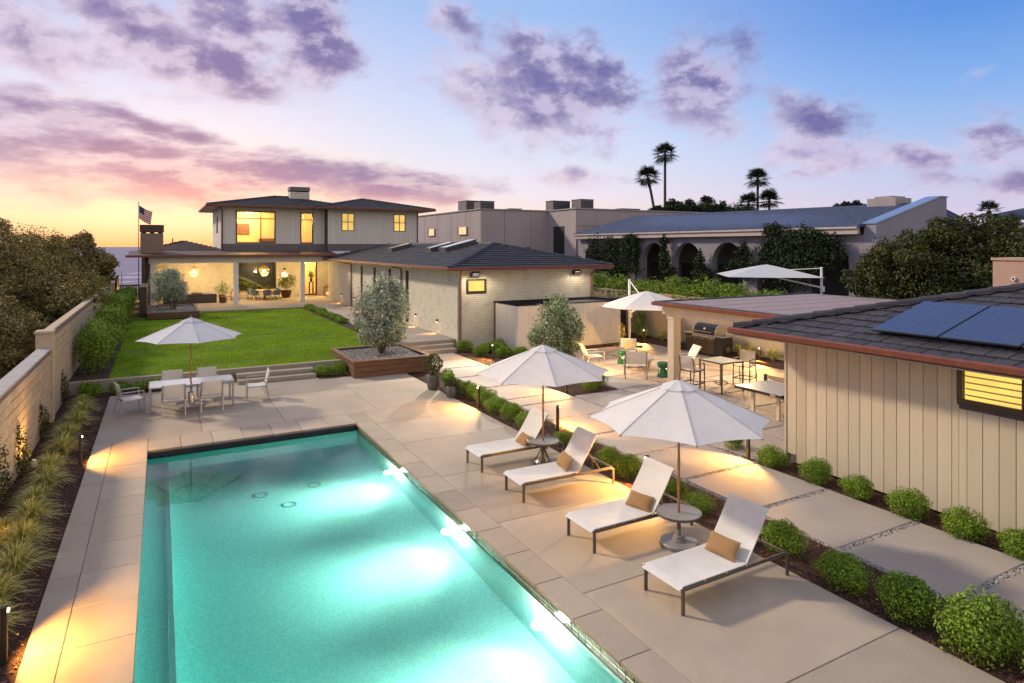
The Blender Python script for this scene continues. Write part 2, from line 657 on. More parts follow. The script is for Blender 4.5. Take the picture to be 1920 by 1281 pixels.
def cloth(name, col, trans=0.3, rough=0.85, weave=900.0):
    m, t, b = material(name)
    v = objvec(t)
    f = t.noise(v, 5.0, 4, 0.6)
    c = t.mix(t.rng(f, 0.3, 0.7), col, tuple(x * 0.92 for x in col[:3]) + (1,))
    t.put(b.inputs['Base Color'], c)
    b.inputs['Roughness'].default_value = rough
    b.inputs['Specular IOR Level'].default_value = 0.2
    bn = t.new('ShaderNodeBump')
    bn.inputs['Strength'].default_value = 0.12
    bn.inputs['Distance'].default_value = 0.004
    t.put(bn.inputs['Height'], t.noise(v, weave * 0.1, 3, 0.6))
    t.l.new(bn.outputs[0], b.inputs['Normal'])
    tr = t.new('ShaderNodeBsdfTranslucent')
    t.put(tr.inputs[0], c)
    mx = t.new('ShaderNodeMixShader')
    mx.inputs[0].default_value = trans
    t.l.new(b.outputs[0], mx.inputs[1])
    t.l.new(tr.outputs[0], mx.inputs[2])
    t.l.new(mx.outputs[0], t.n['Material Output'].inputs[0])
    return m


def G(v, k=1.0):
    return (v * k, v * k, v * k, 1)


def RGB(r, g, b):
    return (r, g, b, 1)


M_ = dict(
    conc=mat('pale sandy concrete', RGB(.39, .318, .238), RGB(.335, .27, .20), 0.9, .78, .25, 90, vary=.09, c3=RGB(.26, .21, .158), fine=.34),
    conc2=mat('grey walkway concrete', RGB(.385, .33, .28), RGB(.335, .287, .243), 1.2, .8, .3, 60, vary=.07, fine=.30, c3=RGB(.30, .25, .22)),
    joint=mat('dark joint', RGB(.06, .052, .045), None, 8, .95),
    soil=mat('bark mulch bed', RGB(.075, .034, .02), RGB(.035, .017, .011), 30, .95, .8, 60, bdist=.03),
    chip=mat('bark chip', RGB(.13, .05, .028), RGB(.05, .022, .014), 6, .9, vary=.0),
    dirt=mat('dry ground', RGB(.10, .085, .065), RGB(.06, .055, .04), 2.5, .95, .4, 20),
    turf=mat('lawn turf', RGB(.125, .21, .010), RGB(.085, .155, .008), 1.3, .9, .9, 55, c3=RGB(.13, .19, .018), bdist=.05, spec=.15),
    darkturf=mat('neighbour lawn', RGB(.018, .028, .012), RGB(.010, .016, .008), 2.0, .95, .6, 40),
    gravel=mat('pale pebble', RGB(.34, .30, .27), RGB(.22, .195, .18), 9, .8, vary=0),
    gravelbed=mat('gravel bed', RGB(.16, .14, .125), RGB(.08, .07, .062), 40, .9, .8, 60, bdist=.02),
    cmu=mat('tan split block', RGB(.50, .39, .25), RGB(.41, .315, .20), 5, .9, .45, 60, vary=.10, bdist=.012),
    mortar=mat('block mortar', RGB(.20, .155, .11), None, 10, .95),
    cap=mat('wall cap', RGB(.40, .36, .33), RGB(.33, .30, .28), 4, .85, .3, 50, vary=.06),
    roman=mat('pale roman brick', RGB(.76, .69, .55), RGB(.64, .575, .455), 9, .85, .4, 50, c3=RGB(.54, .475, .37), rand=False),
    romanj=mat('roman brick mortar', RGB(.20, .17, .13), None, 10, .95),
    stucco=mat('tan garden wall stucco', RGB(.36, .29, .205), RGB(.30, .24, .17), 1.2, .92, .4, 60, c3=RGB(.26, .21, .15)),
    siding=mat('beige painted board', RGB(.58, .495, .36), RGB(.53, .445, .32), 2.0, .62, .10, 30, stretch=(1, 1, .15), vary=.06, c3=RGB(.49, .405, .285)),
    siding2=mat('pale grey painted board', RGB(.68, .63, .55), RGB(.64, .59, .515), 2.0, .65, .10, 30, stretch=(1, 1, .15), vary=.03),
    groove=mat('shadow groove', RGB(.12, .10, .085), None, 10, .9),
    white=mat('white painted wood', RGB(.80, .77, .71), RGB(.76, .73, .67), 3, .55, .08, 30),
    cream=mat('cream painted wood', RGB(.58, .48, .36), RGB(.54, .44, .33), 3, .6, .08, 30),
    rooftile=mat('charcoal roof tile', RGB(.050, .043, .050), RGB(.026, .023, .028), 14, .66, .35, 40, stretch=(1, 1, 1), vary=.28, c3=RGB(.065, .058, .06)),
    roofstuff=mat('charcoal roof courses', RGB(.042, .040, .052), RGB(.026, .025, .034), 9, .6, .35, 40, rand=False, c3=RGB(.06, .055, .065)),
    roofred=mat('russet roof courses', RGB(.090, .050, .044), RGB(.055, .032, .03), 9, .7, .35, 40, rand=False),
    slate=mat('blue grey slate roof', RGB(.060, .085, .165), RGB(.034, .048, .105), 5, .7, .4, 18, rand=False),
    fasc=mat('copper red gutter', RGB(.22, .062, .032), RGB(.15, .042, .024), 6, .42, .05, 20, metal=.25),
    downp=mat('dusty red downspout', RGB(.28, .115, .095), RGB(.23, .09, .075), 4, .5),
    brown=mat('dark brown timber', RGB(.075, .042, .028), RGB(.045, .026, .018), 5, .6, .2, 30, stretch=(.3, 1, 1)),
    cedar=mat('oiled redwood board', RGB(.155, .07, .033), RGB(.09, .041, .021), 3.0, .55, .25, 50, stretch=(.6, .6, 7), vary=.14, c3=RGB(.20, .105, .052)),
    cedarcap=mat('weathered redwood cap', RGB(.26, .135, .075), RGB(.17, .085, .047), 4, .65, .25, 50, vary=.1),
    bronze=mat('dark bronze frame', RGB(.07, .058, .04), RGB(.05, .042, .03), 5, .45, metal=.4),
    black=mat('black enamel', RGB(.012, .012, .014), RGB(.018, .018, .02), 5, .28),
    blackm=mat('matt black', RGB(.02, .02, .022), None, 5, .7),
    flat=mat('rolled mineral roofing', RGB(.31, .235, .235), RGB(.26, .20, .20), 2.5, .95, .5, 120, c3=RGB(.22, .172, .172), fine=.25),
    taupe=mat('taupe powder coat', RGB(.16, .135, .112), RGB(.135, .115, .095), 4, .42, metal=.5),
    alu=mat('brushed aluminium', RGB(.45, .43, .41), RGB(.38, .365, .35), 6, .38, metal=.75, stretch=(1, 1, .1)),
    steel=mat('stainless steel', RGB(.60, .58, .56), RGB(.50, .49, .47), 6, .26, metal=.95, stretch=(.2, 1, 1)),
    stone=mat('grey stone table top', RGB(.27, .25, .235), RGB(.22, .205, .19), 8, .45, .1, 60),
    frost=mat('frosted glass top', RGB(.60, .64, .68), RGB(.55, .59, .64), 2, .12, spec=.7),
    sling=cloth('white woven sling', RGB(.80, .775, .735), .18),
    sling2=cloth('pale taupe sling', RGB(.55, .50, .455), .18),
    canvas=cloth('off white umbrella canvas', RGB(.86, .84, .80), .30),
    seam=cloth('grey canvas seam', RGB(.50, .47, .45), .1),
    canvasg=cloth('cool grey umbrella canvas', RGB(.72, .72, .73), .28),
    teak=mat('oiled teak pole', RGB(.40, .175, .075), RGB(.29, .12, .05), 6, .5, stretch=(3, 3, .25)),
    tan=cloth('tan linen', RGB(.36, .21, .095), .05),
    floral=None,
    wicker=mat('grey wicker', RGB(.085, .075, .07), RGB(.05, .045, .042), 60, .7, .8, 120, bdist=.01),
    blue=cloth('blue grey weave', RGB(.13, .17, .22), .05),
    terra=mat('oxblood glaze', RGB(.10, .028, .02), RGB(.06, .018, .014), 4, .3),
    green=mat('emerald glaze', RGB(.012, .145, .06), RGB(.005, .065, .03), 6, .14, spec=.7),
    agave=mat('blue grey cactus skin', RGB(.14, .135, .12), RGB(.085, .082, .072), 8, .6, .3, 40),
    bark=mat('grey brown bark', RGB(.16, .12, .09), RGB(.085, .065, .05), 12, .9, .7, 30, stretch=(1, 1, .25), bdist=.02),
    palmbark=mat('palm bark', RGB(.09, .07, .055), RGB(.05, .04, .032), 3, .9, .5, 10, stretch=(1, 1, 3)),
    plaster=mat('pale aqua pool plaster', RGB(.72, .88, .85), RGB(.58, .79, .77), 22, .8, fine=.16, bscale=14, bump=.1),
    tileband=mat('olive glass mosaic', RGB(.16, .17, .085), RGB(.10, .115, .07), 25, .25),
    solar=mat('blue black solar glass', RGB(.038, .050, .105), RGB(.033, .044, .094), 3, .2, spec=.5),
    pinkstucco=mat('warm grey stucco', RGB(.40, .335, .325), RGB(.36, .30, .295), 1.0, .9, .25, 30, c3=RGB(.30, .255, .245), stretch=(1, 1, .22)),
    arcstucco=mat('greyed rose stucco', RGB(.29, .255, .285), RGB(.25, .225, .25), 1.0, .9, .25, 30, c3=RGB(.19, .165, .18), stretch=(1, 1, .25)),
    terrac=mat('peach stucco', RGB(.52, .335, .245), RGB(.47, .30, .22), 1.5, .9, .3, 40),
    copper=mat('pale copper fascia', RGB(.50, .40, .36), RGB(.43, .345, .31), 2, .5),
    acgrey=mat('rooftop unit metal', RGB(.19, .165, .17), RGB(.14, .12, .125), 3, .6, metal=.3),
    skymet=mat('skylight kerb', RGB(.09, .08, .085), None, 4, .5, metal=.4),
    skygl=mat('skylight glazing', RGB(.55, .52, .58), RGB(.50, .47, .53), 2, .15, spec=.7),
    interior=mat('warm interior plaster', RGB(.62, .52, .36), RGB(.58, .48, .33), 1.5, .9),
    floorw=mat('warm interior floor', RGB(.40, .27, .15), RGB(.33, .22, .12), 3, .5),
    glow=emit('lamp bulb', RGB(1.0, .74, .36), 7),
    bglow=emit('bollard lens', RGB(1.0, .70, .30), 14),
    poolglow=emit('pool lens', RGB(.95, 1.0, .86), 8),
    winlit=emit('lit window', RGB(1.0, .62, .13), 1.45, .25, 1.2),
    winpale=emit('lit far window', RGB(1.0, .74, .38), .95, .15, 2.0),
)
LEAF = dict(
    box=leafmat('fresh shrub leaf', RGB(.075, .14, .010), RGB(.175, .285, .02), RGB(.31, .44, .05)),
    olive=leafmat('silver olive leaf', RGB(.13, .165, .085), RGB(.32, .375, .235), RGB(.62, .66, .50), trans=.15),
    olive2=leafmat('pale green leaf', RGB(.07, .105, .035), RGB(.22, .285, .12), RGB(.50, .56, .34), trans=.15),
    dark=leafmat('dusky shrub leaf', RGB(.095, .076, .022), RGB(.205, .165, .048), RGB(.36, .28, .09), trans=.12),
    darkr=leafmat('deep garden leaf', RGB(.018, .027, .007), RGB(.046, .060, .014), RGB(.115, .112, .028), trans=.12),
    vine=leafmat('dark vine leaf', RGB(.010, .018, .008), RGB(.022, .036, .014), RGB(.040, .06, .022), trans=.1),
    hedge=leafmat('pittosporum leaf', RGB(.060, .115, .012), RGB(.15, .24, .022), RGB(.30, .39, .05)),
    grass=leafmat('ornamental grass blade', RGB(.12, .16, .025), RGB(.40, .42, .085), RGB(.86, .78, .30), rough=.5, trans=.3),
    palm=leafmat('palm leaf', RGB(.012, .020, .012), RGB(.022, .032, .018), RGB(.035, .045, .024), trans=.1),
    lawn=leafmat('grass blade', RGB(.16, .27, .010), RGB(.28, .43, .016), RGB(.40, .54, .03), trans=.25, nscale=.5),
    bamboo=leafmat('yellow green bamboo leaf', RGB(.12, .15, .02), RGB(.24, .25, .04), RGB(.36, .34, .07)),
)


# ------------------------------------------------------------------ foliage
def leaf_quads(P, N, size, elong=1.9, spread=0.9, g=None, droop=0.0):
    """folded leaves at P facing roughly along N: two triangles each"""
    g = g or rng
    n = len(P)
    d = g.normal(size=(n, 3)) * spread + N
    d /= np.linalg.norm(d, axis=1, keepdims=True) + 1e-9          # leaf normal
    a = g.normal(size=(n, 3))
    a[:, 2] -= droop
    a -= d * np.sum(a * d, axis=1, keepdims=True)
    a /= np.linalg.norm(a, axis=1, keepdims=True) + 1e-9          # leaf axis
    s_ = np.cross(d, a)
    L = (size * g.uniform(0.65, 1.3, n))[:, None]
    W = L / elong
    base = P - a * L * 0.5
    tip = P + a * L * 0.5 - d * L * 0.12
    l_ = P + s_ * W * 0.5 + d * W * 0.16
    r_ = P - s_ * W * 0.5 + d * W * 0.16
    V = np.stack([base, r_, tip, l_], axis=1).reshape(-1, 3)
    k = np.arange(n)[:, None] * 4
    F = np.concatenate([k + np.array([[0, 1, 2]]), k + np.array([[0, 2, 3]])], axis=0)
    return V, F


def lobe_points(lobes, n, shell=0.55, g=None, zmin=None, noise_amp=0.16):
    """points spread through a union of bumpy ellipsoids, most of them near the skin"""
    g = g or rng
    lob = np.array(lobes, dtype=float)                              # x y z rx ry rz
    area = (lob[:, 3] * lob[:, 4] * lob[:, 5]) ** (2 / 3)
    pick = g.choice(len(lob), n, p=area / area.sum())
    d = g.normal(size=(n, 3))
    d /= np.linalg.norm(d, axis=1, keepdims=True)
    ph = lob[pick, 0] * 3.1 + lob[pick, 1] * 1.7
    bump = 1 + noise_amp * (np.sin(d[:, 0] * 5.1 + ph) * np.sin(d[:, 1] * 4.3 + ph * 2) + np.sin(d[:, 2] * 6.7 + ph) * 0.6
                            + 0.5 * np.sin(d[:, 0] * 11 + d[:, 2] * 9 + ph))
    r = (shell + (1 - shell) * g.random(n) ** 0.5) * bump
    P = lob[pick, :3] + d * r[:, None] * lob[pick, 3:6]
    N = d / lob[pick, 3:6]
    N /= np.linalg.norm(N, axis=1, keepdims=True)
    if zmin is not None:
        keep = P[:, 2] > zmin
        P, N = P[keep], N[keep]
    return P, N


def crown(name, lobes, n, size, m, parent=None, shell=0.55, zmin=None, elong=1.9, spread=0.9, seed=1, noise_amp=0.16, origin=None):
    g = np.random.default_rng(seed)
    P, N = lobe_points(lobes, n, shell, g, zmin, noise_amp)
    if origin is not None:
        P = P - np.array(origin)
    V, F = leaf_quads(P, N, size, elong, spread, g)
    o = raw_mesh(name, V, F, m, parent)
    return o

# ================================================================== THE SETTING
PX0, PX1, PY0, PY1 = -0.28, 4.60, 1.6, 17.0          # pool
WZ = -0.17                                            # water level
# ---- ground, with a hole for the pool
b = MB()
for (x0, x1, y0, y1) in ((-300, -0.7, -150, 84), (5.05, 400, -150, 84), (-0.7, 5.05, -150, 1.2), (-0.7, 5.05, 17.4, 84)):
    b.box(x0, x1, y0, y1, -9.0, -0.07)
ground = tag(b.build('ground', M_['dirt']), kind='structure')

# ---- sea to the horizon, long swells
m, t, bs = material('evening sea water')
v = t.new('ShaderNodeTexCoord').outputs['Object']
v1 = t.vmath('MULTIPLY', v, (0.012, 0.055, 1))
v2 = t.vmath('MULTIPLY', v, (0.10, 0.32, 1))
hgt = t.math('ADD', t.noise(v1, 1.0, 6, 0.6), t.math('MULTIPLY', t.noise(v2, 1.0, 5, 0.6), 0.22))
bn = t.new('ShaderNodeBump')
bn.inputs['Strength'].default_value = 0.8
bn.inputs['Distance'].default_value = 6.0
t.put(bn.inputs['Height'], hgt)
t.l.new(bn.outputs[0], bs.inputs['Normal'])
t.put(bs.inputs['Base Color'], t.mix(t.rng(t.noise(v1, 1.0, 6, .6), .4, .62), RGB(.14, .125, .19), RGB(.20, .17, .24)))
bs.inputs['Roughness'].default_value = 0.42
bs.inputs['Specular IOR Level'].default_value = 0.3
b = MB()
b.add([(-12000, 84, -8), (12000, 84, -8), (12000, 14000, -8), (-12000, 14000, -8)], [(0, 1, 2, 3)])
sea = tag(b.build('sea', m), kind='structure')
b = MB()
for y, h, n_ in ((262, .5, 5), (300, .6, 4), (345, .55, 4)):
    x = -160
    while x < 40:
        wl = random.uniform(14, 40)
        b.grid(lambda u, v_: (x + wl * u, y + 3 * v_ + 2.5 * math.sin(u * 5 + x), -7.96 + h * math.sin(PI * v_) * math.sin(PI * u) ** .5), 10, 3)
        x += wl + random.uniform(4, 26)
tag(b.build('surf_foam', mat('sea foam', RGB(.62, .54, .60), RGB(.5, .44, .52), 2, .9)), kind='stuff')

# ---- pool
pool = thing('swimming_pool', 'long rectangular lit swimming pool with turquoise water and a bench ledge', 'swimming pool', (0, 0, 0))
b = MB()
zb = -1.35
b.add([(PX0, PY0, zb), (PX1, PY0, zb), (PX1, PY1, zb), (PX0, PY1, zb), (PX0, PY0, -.045), (PX1, PY0, -.045), (PX1, PY1, -.045), (PX0, PY1, -.045)],
      [(0, 1, 2, 3), (0, 4, 5, 1), (1, 5, 6, 2), (2, 6, 7, 3), (3, 7, 4, 0)])
b.build('basin', M_['plaster'], pool)
b = MB()
b.box(PX0 + .002, 0.17, PY0 + .002, PY1 - .002, zb + .002, -.74, .012)
b.build('bench', M_['plaster'], pool)
b = MB()
b.box(0.10, 0.178, PY0 + .004, PY1 - .004, -.77, -.733, .006)
b.build('bench_edge_tile', mat('white edge tile', RGB(.85, .9, .86), None, 20, .3), pool)
# mosaic waterline on the long sides
b = MB()
y = 2.0
while y < PY1 - .16:
    for k in range(2):
        z1 = -.05 - k * .078
        b.box(PX1 - .012, PX1 - .001, y + .003, y + .150, z1 - .072, z1, .003)
        b.box(PX0 + .001, PX0 + .012, y + .003, y + .150, z1 - .072, z1, .003)
    y += .155
tag(b.build('waterline_tile', M_['tileband'], pool), kind='stuff')
b = MB()
b.box(PX0 + .013, PX1 - .013, PY1 - .10, PY1 - .002, -.165, -.048, .01)
b.build('cover_slot', mat('dark pool cover slot', RGB(.012, .012, .018), None, 4, .4), pool)
for (dxx, dyy) in ((3.0, 14.6), (1.9, 14.55), (2.35, 13.8), (0.95, 16.2)):
    b = MB()
    b.lathe([(.15, zb + .002), (.15, zb + .016), (.11, zb + .02), (.10, zb + .006)], 28, (dxx, dyy, 0), cap=False)
    b.build('floor_drain', mat('drain ring', RGB(.40, .62, .66), None, 8, .4), pool)
for y in (13.7, 10.42, 7.31, 4.15):
    b = MB()
    b.lathe([(.0001, .0), (.055, .0), (.055, .012), (.0001, .018)], 20, cap=False, M=Matrix.Translation((PX1 - .002, y, -.42)) @ Matrix.Rotation(-PI / 2, 4, 'Y'))
    b.build('pool_light', M_['poolglow'], pool)
    lamp('pool_lamp', 'SPOT', (PX1 - .10, y, -.42), 255, (1.0, .92, .70), .08, (PX1 - 1.25, y - .12, -1.35), 94, 1.0)
    lamp('pool_lamp', 'SPOT', (PX1 - .10, y, -.40), 440, (1.0, .98, .86), .08, (PX0, y - .3, -.78), 84, 1.0)
    lamp('pool_lamp', 'POINT', (PX1 - .20, y, -.47), 58, (1.0, .98, .86), .09)
# the water itself: a closed body of clear, slightly green-blue water
m = bpy.data.materials.new('pool water')
m.use_nodes = True
t = NT(m.node_tree)
t.n.remove(t.n['Principled BSDF'])
gl_ = t.new('ShaderNodeBsdfGlass')
gl_.inputs['IOR'].default_value = 1.33
gl_.inputs['Roughness'].default_value = 0.0
bn = t.new('ShaderNodeBump')
bn.inputs['Strength'].default_value = 0.05
bn.inputs['Distance'].default_value = 0.02
t.put(bn.inputs['Height'], t.noise(t.new('ShaderNodeTexCoord').outputs['Object'], 1.6, 3, .5))
t.l.new(bn.outputs[0], gl_.inputs['Normal'])
t.l.new(gl_.outputs[0], t.n['Material Output'].inputs['Surface'])
va = t.new('ShaderNodeVolumeAbsorption')
va.inputs['Color'].default_value = (0.30, 0.955, 0.94, 1)
va.inputs['Density'].default_value = 0.40
t.l.new(va.outputs[0], t.n['Material Output'].inputs['Volume'])
b = MB()
b.box(PX0 - .02, PX1 + .02, PY0 - .02, PY1 + .02, zb - .03, WZ)
tag(b.build('pool_water', m), kind='structure')

# ---- pool deck: a dark bed and one slab per pour, real joints between them
b = MB()
for (x0, x1, y0, y1) in ((-1.38, PX0, 0, 24.4), (PX1, 8.0, 0, 24.4), (PX0, PX1, PY1, 24.4), (PX0, PX1, 0, PY0)):
    b.box(x0, x1, y0, y1, -.30, -.022)
deck = tag(b.build('pool_deck', M_['joint']), kind='structure')


def slab(x0, x1, y0, y1, z=0.0, gap=.005, th=.06, m=M_['conc'], parent=deck, name='paver', bev=.006):
    bb = MB()
    cx, cy_ = (x0 + x1) / 2, (y0 + y1) / 2
    bb.box(x0 - cx + gap, x1 - cx - gap, y0 - cy_ + gap, y1 - cy_ - gap, z - th, z, bev)
    o = bb.build(name, m)
    o.location = (cx, cy_, 0)
    o.parent = parent
    return o


def seq(a, b_, step):
    n = max(1, round((b_ - a) / step))
    return [a + (b_ - a) * i / n for i in range(n + 1)]


ys = seq(2.0, 18.1, 1.02)
for a, c in zip(ys[:-1], ys[1:]):
    slab(-1.38, -1.0, a, c, gap=.004)
    slab(-1.0, PX0 + .03, a, min(c, 18.1) if c < 17.05 else c, gap=.003)
xs = seq(PX0 + .03, 4.58, .71)
for a, c in zip(xs[:-1], xs[1:]):
    slab(a, c, PY1 - .03, 17.95)
    slab(a, c, 17.95, 18.1, gap=.003)
ys = seq(3.0, 17.95, 0.93)
for a, c in zip(ys[:-1], ys[1:]):
    slab(PX1 - .03, 5.03, a, c)
slab(4.58, 5.03, 17.95, 18.1, gap=.003)
yj = [2.1, 4.65, 7.17, 9.69, 12.2, 14.7, 16.65, 18.1]
for a, c in zip(yj[:-1], yj[1:]):
    slab(5.03, 8.0, a, c)
for xa, xb in ((-1.38, .95), (.95, 2.95), (2.95, 5.5), (5.5, 8.0)):
    slab(xa, xb, 18.1, 21.25)
    slab(xa, xb, 21.25, 24.35 if xa > 5 or xa < 2 else 24.0)

# ---- raised lawn with its retaining wall and two long steps
LZ = 0.40
b = MB()
b.box(-1.50, 8.72, 24.62, 46.6, -.05, LZ - .035)
b.box(-.9, 2.3, 42.0, 47.3, -.05, LZ - .036)
lawn = tag(b.build('lawn', M_['turf']), kind='structure')
n = 150000
P = np.stack([rng.uniform(-1.45, 8.68, n), 24.66 + 21.9 * rng.random(n) ** 1.5, np.full(n, LZ - .037)], 1)
keep = ~((P[:, 0] > 5.95) & (P[:, 1] < 26.3)) & ~((P[:, 0] < 2.2) & (P[:, 1] > 43.0))
P = P[keep]
n = len(P)
ang = rng.uniform(0, 2 * PI, n)
hh_ = rng.uniform(.03, .055, n) * (0.8 + 0.4 * (np.sin(P[:, 0] * 1.9) * np.sin(P[:, 1] * 1.3)))
wd_ = .009 + .0004 * (P[:, 1] - 24)
tip = np.stack([rng.normal(0, .018, n), rng.normal(0, .018, n), hh_], 1)
a_ = np.stack([np.cos(ang) * wd_, np.sin(ang) * wd_, np.zeros(n)], 1)
V = np.stack([P - a_, P + a_, P + tip], 1).reshape(-1, 3)
lg = raw_mesh('lawn_grass', V, np.arange(3 * n).reshape(-1, 3), LEAF['lawn'])
tag(lg, kind='stuff')

b = MB()
b.box(-2.56, 6.02, 24.42, 24.64, -.05, LZ, .008)
tag(b.build('retaining_wall', M_['conc']), 'low concrete wall holding up the lawn behind the dining table', 'wall')
stp = tag(MB().box(2.34, 4.90, 23.6, 24.41, -.05, .05).build('lawn_steps', M_['conc2']), kind='structure')
for k, (ya, yb, z) in enumerate(((23.55, 24.00, .135), (23.96, 24.418, .27))):
    bb = MB()
    bb.box(2.33, 4.91, ya, yb, z - .13, z, .008)
    o = bb.build('step', M_['conc'])
    o.parent = stp

# ---- walk up to the house: paver path, three risers, raised walkway, patio floor
path = tag(MB().box(9.25, 11.42, 2.0, 26.3, -.3, -.05).build('garden_path', M_['gravelbed']), kind='structure')
py = [3.0, 4.67, 6.31, 7.98, 9.72, 11.4, 13.1, 14.8, 16.5, 17.4, 19.2, 21.1, 22.9, 24.6, 26.3]
for a, c in zip(py[:-1], py[1:]):
    slab(9.25, 11.42, a, c, -.01, gap=.055, th=.09, m=M_['conc2'], parent=path, bev=.01)
court = tag(MB().box(11.42, 22.0, 9.6, 24.4, -.3, -.052).build('courtyard', M_['gravelbed']), kind='structure')
cxs = [11.46, 13.32, 15.2, 17.1, 19.0, 20.9]
cys = [9.72, 11.4, 13.1, 14.8, 16.9, 18.7, 20.5, 22.4, 24.3]
for i in range(len(cxs) - 1):
    for j in range(len(cys) - 1):
        if i == 0 and (cys[j] >= 16.8 and cys[j] < 20.4 or cys[j] > 20.4):
            continue
        slab(cxs[i], cxs[i + 1], cys[j], cys[j + 1], -.012, gap=.05, th=.09, m=M_['conc2'], parent=court, bev=.01)
# loose stones in the path joints
def stones(name, boxes, dens, size, m, parent=None, zc=0.0, seed=3):
    g = np.random.default_rng(seed)
    Ps = []
    for (x0, x1, y0, y1, z) in boxes:
        k = int((x1 - x0) * (y1 - y0) * dens)
        Ps.append(np.stack([g.uniform(x0, x1, k), g.uniform(y0, y1, k), np.full(k, z) + g.uniform(-.004, .006, k)], 1))
    P = np.concatenate(Ps)
    n = len(P)
    r = size * g.uniform(.55, 1.25, (n, 1))
    O = np.array([[1, 0, 0], [0, 1, 0], [-1, 0, 0], [0, -1, 0], [0, 0, .62], [0, 0, -.6]])
    jit = 1 + g.uniform(-.35, .35, (n, 6, 1))
    th = g.uniform(0, 2 * PI, n)
    c_, s_ = np.cos(th), np.sin(th)
    Rm = np.zeros((n, 3, 3))
    Rm[:, 0, 0] = c_; Rm[:, 0, 1] = -s_; Rm[:, 1, 0] = s_; Rm[:, 1, 1] = c_; Rm[:, 2, 2] = 1
    V = np.einsum('nij,nkj->nki', Rm, O[None] * jit * np.array([1.25, .9, 1]))
    V = V * r[:, :, None] + P[:, None, :]
    F = np.array([[0, 1, 4], [1, 2, 4], [2, 3, 4], [3, 0, 4], [1, 0, 5], [2, 1, 5], [3, 2, 5], [0, 3, 5]])
    F = (np.arange(n)[:, None, None] * 6 + F[None]).reshape(-1, 3)
    return tag(raw_mesh(name, V.reshape(-1, 3), F, m, parent), kind='stuff')


def stonemat(name, a, c, d):
    m, t, b_ = material(name)
    r = t.new('ShaderNodeNewGeometry').outputs['Random Per Island']
    t.put(b_.inputs['Base Color'], t.ramp(r, [(0, a), (.5, c), (1, d)]))
    b_.inputs['Roughness'].default_value = .8
    return m


M_['pebble'] = stonemat('mixed grey pebble', RGB(.10, .088, .078), RGB(.24, .215, .19), RGB(.42, .39, .36))
M_['pebpale'] = stonemat('pale tan pebble', RGB(.22, .19, .165), RGB(.36, .32, .285), RGB(.55, .51, .47))
M_['chipm'] = stonemat('bark chips', RGB(.05, .018, .011), RGB(.15, .054, .028), RGB(.30, .12, .06))
bx = [(9.28, 11.4, c - .06, c + .06, -.030) for c in py[1:-1]]
bx += [(9.22, 9.30, 3, 26, -.032), (11.38, 11.46, 9.7, 16.8, -.032)]
for c in cxs[1:-1]:
    bx.append((c - .055, c + .055, 9.8, 24.2, -.032))
for c in cys[1:-1]:
    bx.append((13.3 if c > 16 else 11.5, 20.9, c - .055, c + .055, -.032))
stones('joint_gravel', bx, 3000, .018, M_['pebpale'])

b = MB()
b.box(9.30, 11.62, 26.3, 26.75, -.05, .15, .012)
b.box(9.30, 11.66, 26.70, 27.15, -.05, .30, .012)
risers = tag(b.build('garden_steps', M_['conc']), kind='structure')
tag(risers, kind='structure')
b = MB()
b.box(9.30, 11.9, 27.10, 51.2, -.05, .45, .012)
walkway = tag(b.build('walkway', M_['conc2']), kind='structure')
for a in seq(27.12, 51.1, 3.0)[1:-1]:
    o = MB().box(9.31, 11.88, a - .006, a + .006, .445, .4515).build('score_joint', M_['joint'])
    o.parent = walkway
b = MB()
b.box(-.55, 9.295, 46.62, 51.2, -.05, .45, .012)
b.box(-.95, 13.6, 51.2, 58.0, -.05, .452, .012)
patio = tag(b.build('patio_floor', M_['conc']), kind='structure')

# ---- planting beds
def bed(name, x0, x1, y0, y1, z, edge=.02):
    return tag(MB().box(x0, x1, y0, y1, -.2, z).build(name, M_['soil']), kind='structure')


bed('planting_bed', -2.57, -1.385, 0.5, 24.42, -.03)
bed('planting_bed', -2.57, -1.505, 24.62, 50.0, LZ - .01)
bed('planting_bed', 8.005, 9.22, 1.0, 22.65, -.03)
bed('planting_bed', 11.44, 12.08, 0.5, 10.9, -.03)
bed('planting_bed', 11.5, 13.32, 16.95, 20.42, -.03)
bed('planting_bed', 11.46, 14.4, 22.6, 26.85, -.03)
bed('planting_bed', 20.95, 22.0, 9.6, 29.0, .10)
bed('planting_bed', 8.73, 9.295, 27.2, 46.5, LZ)
bed('planting_bed', 4.95, 6.02, 23.2, 24.41, .005)
bed('planting_bed', -2.55, .6, 23.72, 24.41, .005)
g_ = np.random.default_rng(5)
Ps = []
for (x0, x1, y0, y1, z, dn) in ((-2.55, -1.40, 4, 24.3, -.02, 620), (8.02, 9.2, 2.5, 22.5, -.02, 700), (11.46, 12.07, 3, 10.8, -.02, 700),
                                (11.52, 13.3, 17, 20.3, -.02, 500), (11.48, 14.3, 22.7, 26.7, -.02, 260), (-2.55, -1.52, 24.7, 34, LZ, 160)):
    k = int((x1 - x0) * (y1 - y0) * dn)
    Ps.append(np.stack([g_.uniform(x0, x1, k), g_.uniform(y0, y1, k), z + g_.uniform(0, .012, k)], 1))
P = np.concatenate(Ps)
V, F = leaf_quads(P, np.tile([[0, 0, 1.0]], (len(P), 1)), .045, 2.6, .45, g_)
tag(raw_mesh('mulch', V, F, M_['chipm']), kind='stuff')

